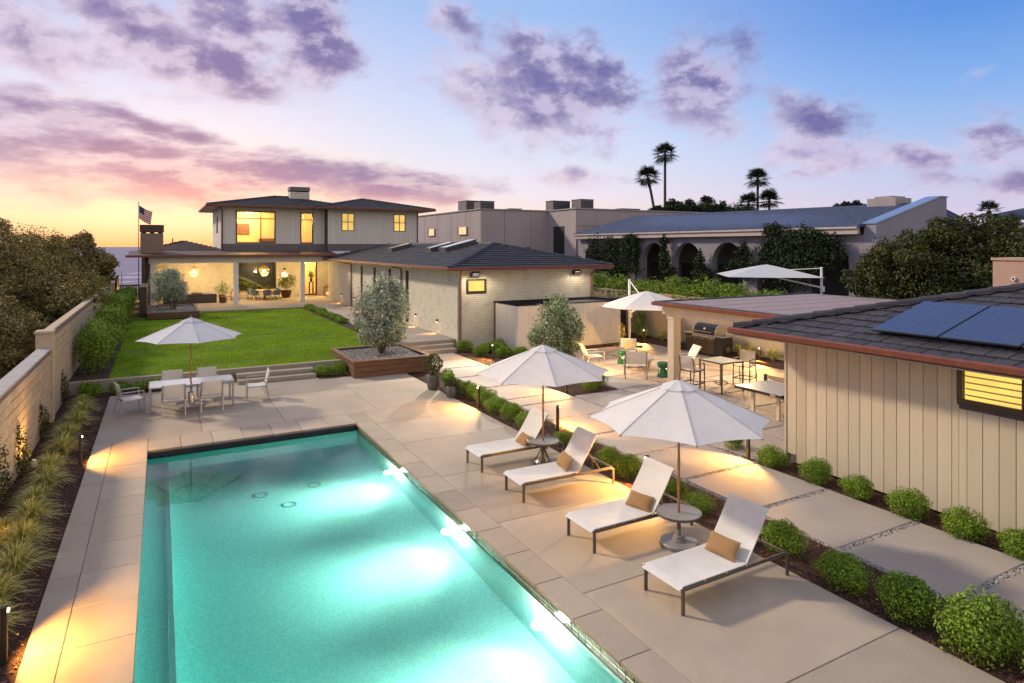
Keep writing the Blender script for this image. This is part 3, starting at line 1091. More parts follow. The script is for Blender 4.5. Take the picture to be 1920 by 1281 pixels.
# ---- neighbour's ground over the wall, and the low kerb there
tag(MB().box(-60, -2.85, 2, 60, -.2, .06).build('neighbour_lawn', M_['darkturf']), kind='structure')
b = MB()
b.bar((-3.4, 28.2, .30), (-12.0, 29.4, .30), .3, .5, .01)
tag(b.build('kerb_wall', M_['cap']), 'low grey kerb wall on the dark lawn beyond the block wall', 'wall')
tag(MB().box(23.0, 90, 2, 45, -.2, 1.2).build('neighbour_terrace', M_['dirt']), kind='structure')

# ---- tan block wall down the left side: each block a piece, recessed joints
BX = -2.57
wall = tag(MB().box(BX - .26, BX - .012, 0.5, 21.3, -.1, 1.93).box(BX - .20, BX - .012, 21.3, 52, -.1, 2.38).build('block_wall', M_['mortar']),
           'long tan block garden wall beside the grass bed, taller beyond its step', 'wall')
BL_, BH_ = .405, .203
proto = MB().box(0, .19, .006, BL_ - .006, .006, BH_ - .006, .008).build('brick', M_['cmu'])
proto.parent = wall
proto.location = (BX - .18, 6.0, 0)
rest = MB()
cnt = 1
for c in range(12):
    z = c * BH_ - .0
    top = 1.94
    off = (c % 2) * BL_ / 2
    k = 0
    y = 4.0 + off
    while y < 46:
        lim = 9 if y < 21.3 else 11
        if c < lim and not (y < 5.8):
            jx = random.uniform(-.004, .005)
            if cnt < 300 and y < 19.2 and c >= 1 and y > 6.5:
                piece(proto, (BX - .18 + jx, y, z), wall)
                cnt += 1
            else:
                rest.box(BX - .18 + jx, BX + .01 + jx, y + .006, y + BL_ - .006, z + .006, z + BH_ - .006, .006 if y < 24 else 0)
        y += BL_
o = rest.build('distant_brick', M_['cmu'], wall)
tag(o, kind='stuff')
b = MB()
for y in seq(2, 21.0, .6)[:-1]:
    b.box(BX - .29, BX + .03, y + .004, y + .626, 1.935, 1.985, .008)
b2 = b.build('coping_cap', M_['cap'], wall)
tag(b2, kind='stuff')
b = MB()
b.box(BX - .33, BX + .05, 21.0, 21.42, -.1, 2.36, .01)
b.box(BX - .36, BX + .07, 20.97, 21.45, 2.36, 2.44, .015)
b.build('pier', M_['cmu'], wall)
b = MB()
for y in seq(21.45, 52, .6)[:-1]:
    b.box(BX - .22, BX + .012, y + .004, y + .606, 2.385, 2.43, .008)
tag(b.build('coping_cap', M_['cmu'], wall), kind='stuff')

# ---- garden wall at the back of the courtyard
b = MB()
b.box(22.0, 22.28, 4, 46, -.1, 2.25)
b.box(21.97, 22.31, 4, 46, 2.25, 2.32, .01)
tag(b.build('garden_wall', M_['stucco']), 'tan stucco boundary wall behind the grill and under the hedge', 'wall')

# ================================================================== BUILDINGS
def wall_panels(mb, a0, a1, z0, z1, op, put):
    """wall rectangle a0..a1 x z0..z1 less the openings (a, b, c, d); put(a, b, c, d) adds each solid piece"""
    A = sorted({a0, a1, *[o[0] for o in op], *[o[1] for o in op]})
    for i in range(len(A) - 1):
        a, b_ = A[i], A[i + 1]
        cuts = sorted((o[2], o[3]) for o in op if o[0] < (a + b_) / 2 < o[1])
        z = z0
        for c, d in cuts:
            if c > z:
                put(a, b_, z, c)
            z = max(z, d)
        if z < z1:
            put(a, b_, z, z1)


def brick_face(mb, axis, p, a0, a1, z0, z1, op=(), bl=.48, bh=.086, th=.016, sgn=-1, seed=1):
    """long thin bricks standing proud of the mortar face at coordinate p (axis 'x' or 'y')"""
    r = random.Random(seed)
    z = z0
    k = 0
    while z < z1 - .02:
        h = min(bh, z1 - z)
        a = a0 - r.random() * bl
        while a < a1:
            s, e = max(a, a0), min(a + bl * r.uniform(.85, 1.1), a1)
            a = e if e > a else a + bl
            segs = [(s, e)]
            for o in op:
                if o[2] < z + h and o[3] > z:
                    segs = [q for (x, y) in segs for q in ((x, min(y, o[0])), (max(x, o[1]), y)) if q[1] - q[0] > .01]
            for x, y in segs:
                q = p + sgn * (th + r.uniform(-.004, .004))
                lo, hi = min(p, q), max(p, q)
                if axis == 'y':
                    mb.box(x + .004, y - .004, lo, hi, z + .007, z + h - .007)
                else:
                    mb.box(lo, hi, x + .004, y - .004, z + .007, z + h - .007)
            if e >= a1:
                break
        z += bh
        k += 1
    return mb


def slope_frame(d):
    """for a roof plane facing outward along d: along-eave axis"""
    return {'w': ((-1, 0), (0, -1)), 's': ((0, -1), (1, 0)), 'e': ((1, 0), (0, 1)), 'n': ((0, 1), (-1, 0))}[d]


def roof_plane_rows(x0, x1, y0, y1, z, p, d, ex, tw, hipL=True, hipR=True):
    """tile places (origin, matrix, width) for the plane facing d of a hip roof on that rectangle"""
    (ox, oy), (ax, ay) = slope_frame(d)
    W = (y1 - y0) if ox else (x1 - x0)
    Dp = ((x1 - x0) if ox else (y1 - y0))
    half = min((x1 - x0), (y1 - y0)) / 2
    c = 1 / math.hypot(1, p)
    st = {'w': (x0, y1), 's': (x0, y0), 'e': (x1, y0), 'n': (x1, y1)}[d]
    out = []
    s = 0.0
    r = 0
    e = ex * c
    while s < half - .02:
        lo = s if hipL else 0
        hi = W - s if hipR else W
        a = lo - (tw * .5 if r % 2 else 0)
        while a < hi - .02:
            aa, bb = max(a, lo - .06), min(a + tw, hi + .06)
            a += tw
            if bb - aa < .05:
                continue
            X = st[0] + ax * aa - ox * s
            Y = st[1] + ay * aa - oy * s
            out.append(((X, Y, z + p * s), bb - aa))
        s += e
        r += 1
    e_ = Vector((ax, ay, 0))
    u_ = Vector((-ox * c, -oy * c, p * c))
    n_ = e_.cross(u_)
    R3 = Matrix((e_, u_, n_)).transposed()
    return out, R3


def roof_solid(mb, x0, x1, y0, y1, z, p, th=.10, drop=.02):
    """closed hip roof body a little under the tiles"""
    half = min(x1 - x0, y1 - y0) / 2
    zr = z + p * half - drop
    z0 = z - drop
    if (x1 - x0) < (y1 - y0):
        xr = (x0 + x1) / 2
        ra, rb = (xr, y0 + half, zr), (xr, y1 - half, zr)
    else:
        yr = (y0 + y1) / 2
        ra, rb = (x0 + half, yr, zr), (x1 - half, yr, zr)
    vs_ = [(x0, y0, z0), (x1, y0, z0), (x1, y1, z0), (x0, y1, z0), ra, rb,
           (x0, y0, z0 - th), (x1, y0, z0 - th), (x1, y1, z0 - th), (x0, y1, z0 - th)]
    if (x1 - x0) < (y1 - y0):
        fs_ = [(0, 1, 4), (1, 2, 5, 4), (2, 3, 5), (3, 0, 4, 5)]
    else:
        fs_ = [(0, 1, 5, 4), (1, 2, 5), (2, 3, 4, 5), (3, 0, 4)]
    fs_ += [(0, 6, 7, 1), (1, 7, 8, 2), (2, 8, 9, 3), (3, 9, 6, 0), (6, 9, 8, 7)]
    mb.add(vs_, fs_)
    return ra, rb


def tile_rows(mb, x0, x1, y0, y1, z, p, d, ex=.34, tw=.40, th=.028, seed=2, clip=None, lift=.02):
    r = random.Random(seed)
    pl, R3 = roof_plane_rows(x0, x1, y0, y1, z, p, d, ex, tw)
    tilt = Matrix.Rotation(-math.atan((lift + .012) / ex), 3, 'X')
    for (o, w_) in pl:
        if clip and not clip(o):
            continue
        M = Matrix.Translation(Vector(o) + R3 @ Vector((0, -.03, lift + .012 + r.uniform(-.004, .006)))) @ (R3 @ tilt).to_4x4()
        mb.box(.004, w_ - .004, 0, ex + .04, -th, r.uniform(0, .003), 0, M)


def cap_run(mb, p0, p1, r=.11, L=.40, lift=.05):
    """overlapping ridge or hip caps"""
    p0, p1 = Vector(p0), Vector(p1)
    d = p1 - p0
    n = max(1, int(d.length / L))
    for i in range(n):
        a = p0 + d * (i / n)
        b_ = p0 + d * ((i + 1.12) / n)
        a = a + Vector((0, 0, lift + .022))
        b_ = b_ + Vector((0, 0, lift))
        sd = (b_ - a).cross(Vector((0, 0, 1))).normalized()
        pts = []
        for q in (a, b_):
            for k in range(6):
                t_ = PI * k / 5
                pts.append(tuple(q + sd * r * math.cos(t_) + Vector((0, 0, r * .75 * math.sin(t_) - .03))))
        fs_ = [(k, k + 1, k + 7, k + 6) for k in range(5)] + [(5, 4, 3, 2, 1, 0), (6, 7, 8, 9, 10, 11)]
        mb.add(pts, fs_)


def eaves(mb, x0, x1, y0, y1, z, h=.13, t=.09, sides='wsen'):
    if 's' in sides:
        mb.box(x0 - t, x1 + t, y0 - t, y0 - .005, z - h, z, .012)
    if 'n' in sides:
        mb.box(x0 - t, x1 + t, y1 + .005, y1 + t, z - h, z, .012)
    if 'w' in sides:
        mb.box(x0 - t, x0 - .005, y0 - .004, y1 + .004, z - h, z, .012)
    if 'e' in sides:
        mb.box(x1 + .005, x1 + t, y0 - .004, y1 + .004, z - h, z, .012)


def window_y(parent, x0, x1, z0, z1, y, fm, pm, fw=.06, mull=(), trans=(), depth=.07, name='window', label=None, slats=0, slatm=None, glass=True):
    """window in a wall facing -Y: frame with mullions, pane behind; slats = louvre blades"""
    b = MB()
    yo = y - .025
    b.box(x0, x1, yo, yo + depth, z1 - fw, z1, .006)
    b.box(x0, x1, yo, yo + depth, z0, z0 + fw, .006)
    b.box(x0, x0 + fw, yo, yo + depth, z0 + fw, z1 - fw)
    b.box(x1 - fw, x1, yo, yo + depth, z0 + fw, z1 - fw)
    for m in mull:
        b.box(m - fw * .4, m + fw * .4, yo + .004, yo + depth - .004, z0 + fw, z1 - fw)
    for q in trans:
        b.box(x0 + fw, x1 - fw, yo + .006, yo + depth - .006, q - fw * .4, q + fw * .4)
    w_ = b.build(name, fm, parent)
    if label:
        w_['label'] = label
    b = MB()
    b.box(x0 + fw * .5, x1 - fw * .5, yo + depth * .55, yo + depth * .55 + .012, z0 + fw * .5, z1 - fw * .5)
    b.build('pane', pm, w_)
    if slats:
        b = MB()
        for k in range(slats):
            z = z0 + fw + (z1 - z0 - 2 * fw) * (k + .5) / slats
            b.bar((x0 + fw, yo + depth * .30, z), (x1 - fw, yo + depth * .30, z), .035, .008, up=(0, .6, 1))
        b.build('louvre', slatm or M_['white'], w_)
    return w_


def clear_glass(name='clear pane'):
    m = bpy.data.materials.new(name)
    m.use_nodes = True
    t = NT(m.node_tree)
    t.n.remove(t.n['Principled BSDF'])
    tr = t.new('ShaderNodeBsdfTransparent')
    tr.inputs[0].default_value = (.96, .95, .92, 1)
    gl = t.new('ShaderNodeBsdfGlossy')
    gl.inputs['Roughness'].default_value = .02
    fr = t.new('ShaderNodeFresnel')
    fr.inputs[0].default_value = 1.45
    mx = t.new('ShaderNodeMixShader')
    t.l.new(fr.outputs[0], mx.inputs[0])
    t.l.new(tr.outputs[0], mx.inputs[1])
    t.l.new(gl.outputs[0], mx.inputs[2])
    t.l.new(mx.outputs[0], t.n['Material Output'].inputs[0])
    return m


GLASS = clear_glass()
DARKPANE = mat('dark window glass', RGB(.015, .014, .016), None, 3, .06, spec=.7)

# ------------------------------------------------------------------ low brick wing beside the lawn
wing = thing('brick_wing', 'low pale brick wing with dark hipped tile roof and three skylights along the walkway', 'building', (0, 0, 0))
WX0, WX1, WY0, WY1, WH = 11.9, 19.47, 26.9, 52.6, 3.60
nw = [(Y - .26, Y + .26, .55, 3.36) for Y in (33.75, 36.8, 39.85, 42.8)]
b = MB()
b.box(WX0 + .02, WX1, WY0 + .02, WY0 + .25, 0, WH)
b.box(WX1 - .25, WX1, WY0 + .25, WY1, 0, WH)
wall_panels(b, WY0 + .25, WY1, 0, WH, nw, lambda a, c, z0, z1: b.box(WX0 + .02, WX0 + .25, a, c, z0, z1))
o = b.build('wall', M_['romanj'], wing)
b = MB()
fop = [(12.36, 13.33, 2.56, 3.18)]
brick_face(b, 'y', WY0 + .02, WX0 + .03, WX1, 0.0, WH, fop, seed=4)
brick_face(b, 'x', WX0 + .02, WY0, WY1, .10, WH, nw, seed=5)
tag(b.build('brick', M_['roman'], o), kind='stuff')
for (a, c, z0, z1) in nw:
    b = MB()
    b.box(WX0 + .13, WX0 + .20, a, a + .05, z0, z1)
    b.box(WX0 + .13, WX0 + .20, c - .05, c, z0, z1)
    b.box(WX0 + .13, WX0 + .20, a + .05, c - .05, z1 - .05, z1)
    b.box(WX0 + .13, WX0 + .20, a + .05, c - .05, z0, z0 + .05)
    b.box(WX0 + .135, WX0 + .195, a + .05, c - .05, 1.95, 2.0)
    wnd = b.build('window', M_['bronze'], wing)
    MB().box(WX0 + .16, WX0 + .172, a + .03, c - .03, z0 + .03, z1 - .03).build('pane', DARKPANE, wnd)
wnd = window_y(wing, 12.36, 13.33, 2.56, 3.18, WY0 - .03, M_['bronze'], M_['winlit'], .075, depth=.10, label='small lit window with dark frame')
EZ, EP = 3.72, .25
EX0, EX1, EY0, EY1 = 11.2, 20.17, 26.2, 53.2
b = MB()
ra, rb = roof_solid(b, EX0, EX1, EY0, EY1, EZ, EP)
roof = b.build('roof', M_['roofstuff'], wing)
b = MB()
tile_rows(b, EX0, EX1, EY0, EY1, EZ, EP, 'w', .36, .42, .05, 3, None, .045)
tile_rows(b, EX0, EX1, EY0, EY1, EZ, EP, 's', .36, .42, .05, 4, None, .045)
tag(b.build('tile', M_['roofstuff'], roof), kind='stuff')
b = MB()
cap_run(b, (EX0, EY0, EZ), ra, .12)
cap_run(b, (EX1, EY0, EZ), ra, .12)
cap_run(b, rb, ra, .12)
b.build('ridge_cap', M_['roofstuff'], roof)
b = MB()
eaves(b, EX0, EX1, EY0, 51.0, EZ + .03, sides='ws')
b.build('gutter', M_['fasc'], wing)
b = MB()
b.box(EX0 + .01, EX1 - .01, EY0 + .01, 51, EZ - .135, EZ - .105)
b.build('soffit', M_['white'], wing)
for (px, py_) in ((12.02, WY0 - .05), (19.33, WY0 - .05)):
    b = MB()
    b.tube([(px - .25, EY0 + .02, EZ - .12), (px - .25, EY0 + .04, EZ - .22), (px, py_ + .02 - .04, EZ - .42), (px, py_ - .02, EZ - .6), (px, py_ - .02, .05)], .05, 8)
    b.build('downspout', M_['downp'], wing, smooth=True)
for yy in (45.3, 34.55):
    b = MB()
    b.tube([(EX0, yy, EZ - .1), (WX0 - .06, yy, EZ - .30), (WX0 - .06, yy, .46)], .045, 8)
    b.build('downspout', M_['fasc'], wing, smooth=True)
for (y0, y1, xa, xb) in ((41.2, 42.15, 13.45, 14.9), (34.5, 35.4, 13.6, 15.05), (32.6, 33.6, 13.7, 15.62)):
    zc = lambda x: EZ + EP * (x - EX0)
    b = MB()
    for dz0, dz1, ins in ((.0, .20, .04), (.20, .27, .0)):
        b.add([(xa + ins, y0 + ins, zc(xa) + dz0), (xb - ins, y0 + ins, zc(xb) + dz0), (xb - ins, y1 - ins, zc(xb) + dz0), (xa + ins, y1 - ins, zc(xa) + dz0),
               (xa + ins, y0 + ins, zc(xa) + dz1), (xb - ins, y0 + ins, zc(xb) + dz1), (xb - ins, y1 - ins, zc(xb) + dz1), (xa + ins, y1 - ins, zc(xa) + dz1)],
              [(3, 2, 1, 0), (4, 5, 6, 7), (0, 1, 5, 4), (1, 2, 6, 5), (2, 3, 7, 6), (3, 0, 4, 7)])
    sk = b.build('skylight', M_['skymet'], wing)
    b = MB()
    b.add([(xa + .05, y0 + .05, zc(xa + .05) + .285), (xb - .05, y0 + .05, zc(xb - .05) + .285), (xb - .05, y1 - .05, zc(xb - .05) + .285), (xa + .05, y1 - .05, zc(xa + .05) + .285)], [(0, 1, 2, 3)])
    b.build('glazing', M_['skygl'], sk)
# flood lamps under the front eave, and the light they throw over the deck
for i, fx in enumerate((12.72, 18.35)):
    f = thing('flood_light', ('black box flood light under the eave above the small lit window', 'black box flood light under the eave near the far corner of the brick wing')[i],
              'light', (fx, WY0 - .02, 3.36), 'flood lights under the wing eave')
    b = MB()
    b.prism([(-.17, -.10), (-.21, .0), (-.17, .11), (.17, .11), (.21, 0), (.17, -.10)], -.11, .09, Matrix.Translation((fx, WY0 - .16, 3.40)) @ Matrix.Rotation(math.radians(78), 4, 'X'))
    b.build('housing', M_['blackm'], f)
    MB().box(fx - .05, fx + .05, WY0 - .08, WY0 - .004, 3.37, 3.45).build('bracket', M_['blackm'], f)
    MB().box(fx - .13, fx + .13, WY0 - .245, WY0 - .238, 3.345, 3.44).build('lens', emit('flood lens', RGB(1, .93, .8), 3.0), f)
    lamp('flood_lamp', 'SPOT', (fx, WY0 - .42, 3.40), (3200, 1500)[i], (1.0, .86, .66), .10, (fx - (6.4 if i == 0 else 5.0), 13.0, 0), 92, .8)
    lamp('flood_spill', 'SPOT', (fx, WY0 - .60, 3.46), (90, 40)[i], (1.0, .84, .62), .12, (fx, WY0 - .9, 0), 170, .35)
# small downlights low on the long wall that pool on the walk
for i, y in enumerate((29.3, 32.3, 41.4, 44.6, 48.2)):
    s_ = thing('wall_step_light', 'small black step light low on the long brick wall, %s from the wing corner' % ('first', 'second', 'third', 'fourth', 'fifth')[i], 'light', (WX0 - .01, y, 1.08), 'step lights along the brick wall')
    MB().box(WX0 - .075, WX0 + .006, y - .05, y + .05, 1.02, 1.14, .008).build('housing', M_['blackm'], s_)
    MB().box(WX0 - .07, WX0 - .02, y - .04, y + .04, 1.012, 1.018).build('lens', M_['bglow'], s_)
    lamp('step_lamp', 'SPOT', (WX0 - .06, y, 1.0), 60, GOLD, .02, (WX0 - .42, y, .45), 78, .6)

# ------------------------------------------------------------------ batten enclosure against the wing
encl = thing('batten_enclosure', 'flat topped grey board enclosure standing against the brick wing', 'shed', (0, 0, 0))
SX0, SX1, SY0, SY1, SH = 14.32, 19.95, 25.1, 26.86, 2.08
# front sits forward of the wing; its left face shows deep board grooves
SX0, SX1, SY0 = 13.72, 19.35, 24.5
b = MB()
b.box(SX0 + .02, SX1 - .02, SY0 + .02, SY1, 0, SH - .02)
b.build('body', M_['groove'], encl)
proto = MB().box(0, .128, 0, .022, .10, SH, .004).build('plank', M_['siding2'], encl)
proto.location = (SX0 + .001, SY0, 0)
x = SX0 + .135
while x < SX1 - .05:
    piece(proto, (x, SY0, 0), encl)
    x += .134
y = SY0 + .13
while y < SY1 - .1:
    piece(proto, (SX0, y, 0), encl, (0, 0, -PI / 2))
    y += .134
b = MB()
b.box(SX0 - .03, SX1 + .03, SY0 - .03, SY1, SH, SH + .045, .01)
b.build('roof', mat('dark membrane', RGB(.016, .015, .02), RGB(.012, .011, .015), 3, .95, spec=.02), encl)
b = MB()
b.box(SX0 - .012, SX1 + .01, SY0 - .012, SY1, 0, .09)
b.build('plinth', M_['cedar'], encl)
# slatted timber screen past it
scr = thing('slat_screen', 'dark slatted timber gate screen beyond the board enclosure', 'fence', (0, 0, 0))
proto = MB().box(0, .09, 0, .04, .05, 1.95, .004).build('slat', M_['brown'], scr)
proto.location = (19.6, 27.4, 0)
for k in range(1, 21):
    piece(proto, (19.6 + k * .118, 27.4, 0), scr)
b = MB()
b.box(19.55, 22.0, 27.445, 27.50, .15, .25)
b.box(19.55, 22.0, 27.445, 27.50, 1.75, 1.85)
b.box(20.35, 20.55, 27.36, 27.44, 0, 2.0)
b.build('rail', M_['brown'], scr)

# ------------------------------------------------------------------ main house
house = thing('main_house', 'two storey house with board siding, lit upstairs windows and covered patio facing the lawn', 'house', (0, 0, 0))
UY = 54.0                       # upstairs front, left half; the right half steps forward
UZ0, UZ1 = 4.30, 7.80
b = MB()
opL = [(5.15, 8.09, 4.92, 7.47), (9.98, 11.02, 4.92, 7.45)]
wall_panels(b, 4.13, 12.0, UZ0, UZ1, opL, lambda a, c, z0, z1: b.box(a, c, UY, UY + .2, z0, z1))
opR = [(13.12, 14.18, 5.96, 7.44), (17.55, 18.62, 5.96, 7.46)]
wall_panels(b, 12.0, 19.8, UZ0, UZ1, opR, lambda a, c, z0, z1: b.box(a, c, UY - .8, UY - .6, z0, z1))
b.box(12.0, 12.2, UY - .6, UY + .2, UZ0, UZ1)
b.box(4.13, 4.33, UY + .2, 63, UZ0, UZ1)
b.box(19.6, 19.8, UY - .6, 63, UZ0, UZ1)
b.box(4.13, 19.8, 62.8, 63, UZ0, UZ1)
b.build('upper_wall', M_['groove'], house)
proto = MB().box(.004, .296, -.02, .0, 0, 1.0).build('plank', M_['siding2'], house)
proto.location = (4.13, UY, UZ0 + .6)
proto.scale = (1, 1, UZ1 - UZ0 - .6)
for (xa, xb, yf, ops) in ((4.13, 12.0, UY, opL), (12.0, 19.8, UY - .8, opR)):
    x = xa
    n = round((xb - xa) / .3)
    for k in range(n):
        a, c = xa + k * .3, xa + (k + 1) * .3
        def put(a_, c_, z0, z1):
            piece(proto, (a_, yf, z0), house, None, ((c_ - a_) / .3, 1, z1 - z0))
        if k == 0 and xa < 5:
            continue
        wall_panels(None, a, c, UZ0 + .6, UZ1, [(max(o[0], a), min(o[1], c), o[2], o[3]) for o in ops if o[0] < c and o[1] > a], put)
b = MB()
b.box(4.10, 12.02, UY - .03, UY, UZ0, UZ0 + .595)
b.box(12.0, 19.83, UY - .83, UY - .8, UZ0, UZ0 + .595)
b.build('skirt_band', mat('grey brown band', RGB(.17, .14, .135), RGB(.14, .115, .11), 4, .8), house)
b = MB()
y = UY + .21
while y < 62.8:
    b.box(4.11, 4.13, y + .004, y + .296, UZ0 + .2, UZ1)
    y += .3
tag(b.build('side_plank', M_['siding2'], house), kind='stuff')
MB().box(4.05, 4.11, 57.2, 58.1, 5.8, 7.2).build('window', M_['bronze'], house)
# rooms behind the big panes
b = MB()
b.box(4.34, 11.9, 58.0, 58.1, 4.5, 7.7)
b.box(4.34, 4.44, UY + .21, 58, 4.5, 7.7)
b.box(9.0, 9.1, UY + .21, 58, 4.5, 7.7)
b.box(11.8, 11.9, UY + .21, 58, 4.5, 7.7)
b.box(4.34, 11.9, UY + .21, 58, 7.6, 7.7)
b.box(4.34, 11.9, UY + .21, 58, 4.4, 4.5)
b.build('room_wall', M_['interior'], house)
b = MB()
for k in range(5):
    b.box(4.5, 9.0, UY + .9 + k * .7, UY + 1.0 + k * .7, 7.46, 7.60)
b.build('ceiling_beam', M_['interior'], house)
b = MB()
for xa in (4.62, 8.25):
    b.grid(lambda u, v: (xa + .62 * u, UY + .35 + .05 * math.sin(u * 30), 4.95 + 2.5 * v), 24, 1)
b.build('curtain', cloth('cream curtain', RGB(.62, .52, .36), .5), house, smooth='all')
b = MB()
b.box(5.5, 6.6, 57.93, 57.98, 5.7, 6.6)
b.box(7.3, 8.6, 57.0, 57.9, 4.5, 5.35, .05)
b.build('room_furniture', M_['cedar'], house)
lamp('room_lamp', 'POINT', (6.4, 56.6, 7.2), 640, (1.0, .63, .20), .15)
lamp('room_lamp', 'POINT', (10.5, 55.9, 6.9), 340, (1.0, .58, .18), .12)
b = MB()
b.tube([(10.5, 55.6, 7.6), (10.5, 55.6, 7.25)], .012, 6)
for k in range(6):
    t_ = k * PI / 3
    b.tube([(10.5, 55.6, 7.2), (10.5 + .22 * math.cos(t_), 55.6 + .22 * math.sin(t_), 7.12), (10.5 + .27 * math.cos(t_), 55.6 + .27 * math.sin(t_), 7.25)], .016, 6)
tag(b.build('chandelier', M_['black']), 'small dark branched chandelier inside the tall upstairs window', 'chandelier')
window_y(house, 5.15, 8.09, 4.92, 7.47, UY, M_['bronze'], GLASS, .10, mull=(6.98,), trans=(6.88,), label='wide lit upstairs window of four panes')
window_y(house, 9.98, 11.02, 4.92, 7.45, UY, M_['bronze'], GLASS, .10, trans=(6.85,), label='tall narrow lit upstairs window')
for (a, c) in ((13.12, 14.18), (17.55, 18.62)):
    window_y(house, a, c, 5.96, 7.45, UY - .8, M_['bronze'], M_['winlit'], .07, mull=((a + c) / 2,), trans=(6.72,), slats=16)
# lower storey: brick back wall of the patio, door and garden window
LZ0 = .45
BY = 57.5
opB = [(5.61, 8.66, 1.0, 3.47), (10.63, 12.05, LZ0, 3.45)]
b = MB()
wall_panels(b, -.8, 13.6, LZ0 - .3, 4.15, opB, lambda a, c, z0, z1: b.box(a, c, BY + .02, BY + .25, z0, z1))
b.box(-.9, -.62, 51.4, BY + .25, 0, 4.15)
wl = b.build('lower_wall', M_['romanj'], house)
b = MB()
brick_face(b, 'y', BY + .02, -.6, 13.4, LZ0, 3.6, opB, seed=8, bl=.55, bh=.10)
tag(b.build('brick', M_['roman'], wl), kind='stuff')
b = MB()
b.box(-.7, 12.25, 51.28, 51.62, 3.50, 4.02, .015)
b.build('beam', M_['white'], house)
for x in (-.42, 4.92, 9.66):
    MB().box(x - .165, x + .165, 51.29, 51.61, .45, 3.50, .012).build('column', M_['white'], house)
b = MB()
b.box(-.7, 13.5, 51.5, 57.5, 3.56, 3.62)
b.build('patio_ceiling', M_['white'], house)
# low slope roof over the patio and the hips behind
b = MB()
b.add([(-1.95, 50.6, 4.06), (12.3, 50.6, 4.06), (12.3, 54.2, 4.36), (-1.95, 54.2, 4.36), (-1.95, 50.6, 3.98), (12.3, 50.6, 3.98), (12.3, 54.2, 4.02), (-1.95, 54.2, 4.02)],
      [(0, 1, 2, 3), (7, 6, 5, 4), (0, 4, 5, 1), (1, 5, 6, 2), (2, 6, 7, 3), (3, 7, 4, 0)])
b.build('patio_roof', mat('brown patio roofing', RGB(.12, .075, .06), RGB(.085, .055, .046), 3, .7, .3, 40), house)
b = MB()
b.box(-2.05, 12.32, 50.50, 50.595, 3.93, 4.09, .015)
b.box(-2.05, -1.955, 50.6, 66, 3.95, 4.09, .015)
b.build('gutter', M_['fasc'], house)
b = MB()
roof_solid(b, -1.95, 5.2, 54.1, 66.0, 4.20, .265)
roof_solid(b, 1.6, 8.6, 60.0, 72.0, 4.0, .22)
rl = b.build('lower_roof', M_['roofred'], house)
b = MB()
tile_rows(b, -1.95, 5.2, 54.1, 66.0, 4.20, .265, 's', .34, .42, .03, 9)
tile_rows(b, -1.95, 5.2, 54.1, 66.0, 4.20, .265, 'w', .34, .42, .03, 10)
tag(b.build('tile', M_['roofred'], rl), kind='stuff')
MB().tube([(.9, 58.8, 4.8), (.9, 58.8, 5.35)], .05, 6).build('vent_pipe', M_['brown'], house)
# upper roof: two hips
b = MB()
A_ = (3.10, 15.5, 53.0, 64.0)
B_ = (11.0, 20.95, 52.2, 63.4)
ra, rb = roof_solid(b, *A_, 7.86, .205)
rc, rd = roof_solid(b, *B_, 7.86, .215)
ur = b.build('upper_roof', M_['roofstuff'], house)
b = MB()
for q, sd in ((A_, 'sw'), (B_, 'swe')):
    for d in sd:
        tile_rows(b, *q, 7.86, .205 if q is A_ else .215, d, .34, .42, .03, 12, clip=(lambda o: o[0] < 15.6 and not (o[0] > 11 and o[1] > 55 and o[0] > 15)) if q is A_ else None)
tag(b.build('tile', M_['roofstuff'], ur), kind='stuff')
b = MB()
cap_run(b, (A_[0], A_[2], 7.86), ra, .11)
cap_run(b, ra, rb, .11)
cap_run(b, (B_[0], B_[2], 7.86), rc, .11)
cap_run(b, (B_[1], B_[2], 7.86), rc, .11)
b.build('ridge_cap', M_['roofstuff'], ur)
b = MB()
eaves(b, 3.10, 11.0, 53.0, 64.0, 7.88, .15, .1, 's')
eaves(b, 3.10, 11.0, 53.0, 64.0, 7.88, .15, .1, 'w')
eaves(b, 11.1, 20.95, 52.2, 63.4, 7.88, .15, .1, 'se')
b.build('gutter', M_['fasc'], house)
b = MB()
b.box(3.12, 11.0, 53.02, 64, 7.72, 7.755)
b.box(11.02, 20.93, 52.22, 63.4, 7.722, 7.757)
b.build('soffit', M_['cream'], house)
for (x, y) in ((4.2, UY - .06), (19.7, UY - .87)):
    MB().tube([(x - .3, y - .7, 7.72), (x, y, 7.45), (x, y, 4.4)], .045, 8).build('downspout', M_['fasc'], house, smooth=True)
# chimneys
def chimney(label, x0, x1, y0, y1, z0, z1, capm, brickm, slot):
    c = thing('chimney', label, 'chimney', ((x0 + x1) / 2, (y0 + y1) / 2, z0))
    b = MB()
    b.box(x0 + .02, x1 - .02, y0 + .02, y1 - .02, z0, slot)
    s_ = b.build('stack', M_['romanj'], c)
    b = MB()
    brick_face(b, 'y', y0 + .02, x0, x1, z0, slot, seed=20, bl=.45, bh=.09)
    brick_face(b, 'x', x0 + .02, y0, y1, z0, slot, seed=21, bl=.45, bh=.09)
    tag(b.build('brick', brickm, s_), kind='stuff')
    b = MB()
    for x in (x0 + .05, x1 - .35, (x0 + x1) / 2 - .15):
        b.box(x, x + .3, y0 + .05, y1 - .05, slot, slot + .09)
    b.build('spacer', M_['blackm'], c)
    MB().box(x0 - .03, x1 + .03, y0 - .03, y1 + .03, slot + .09, z1, .015).build('cap', capm, c)
    return c


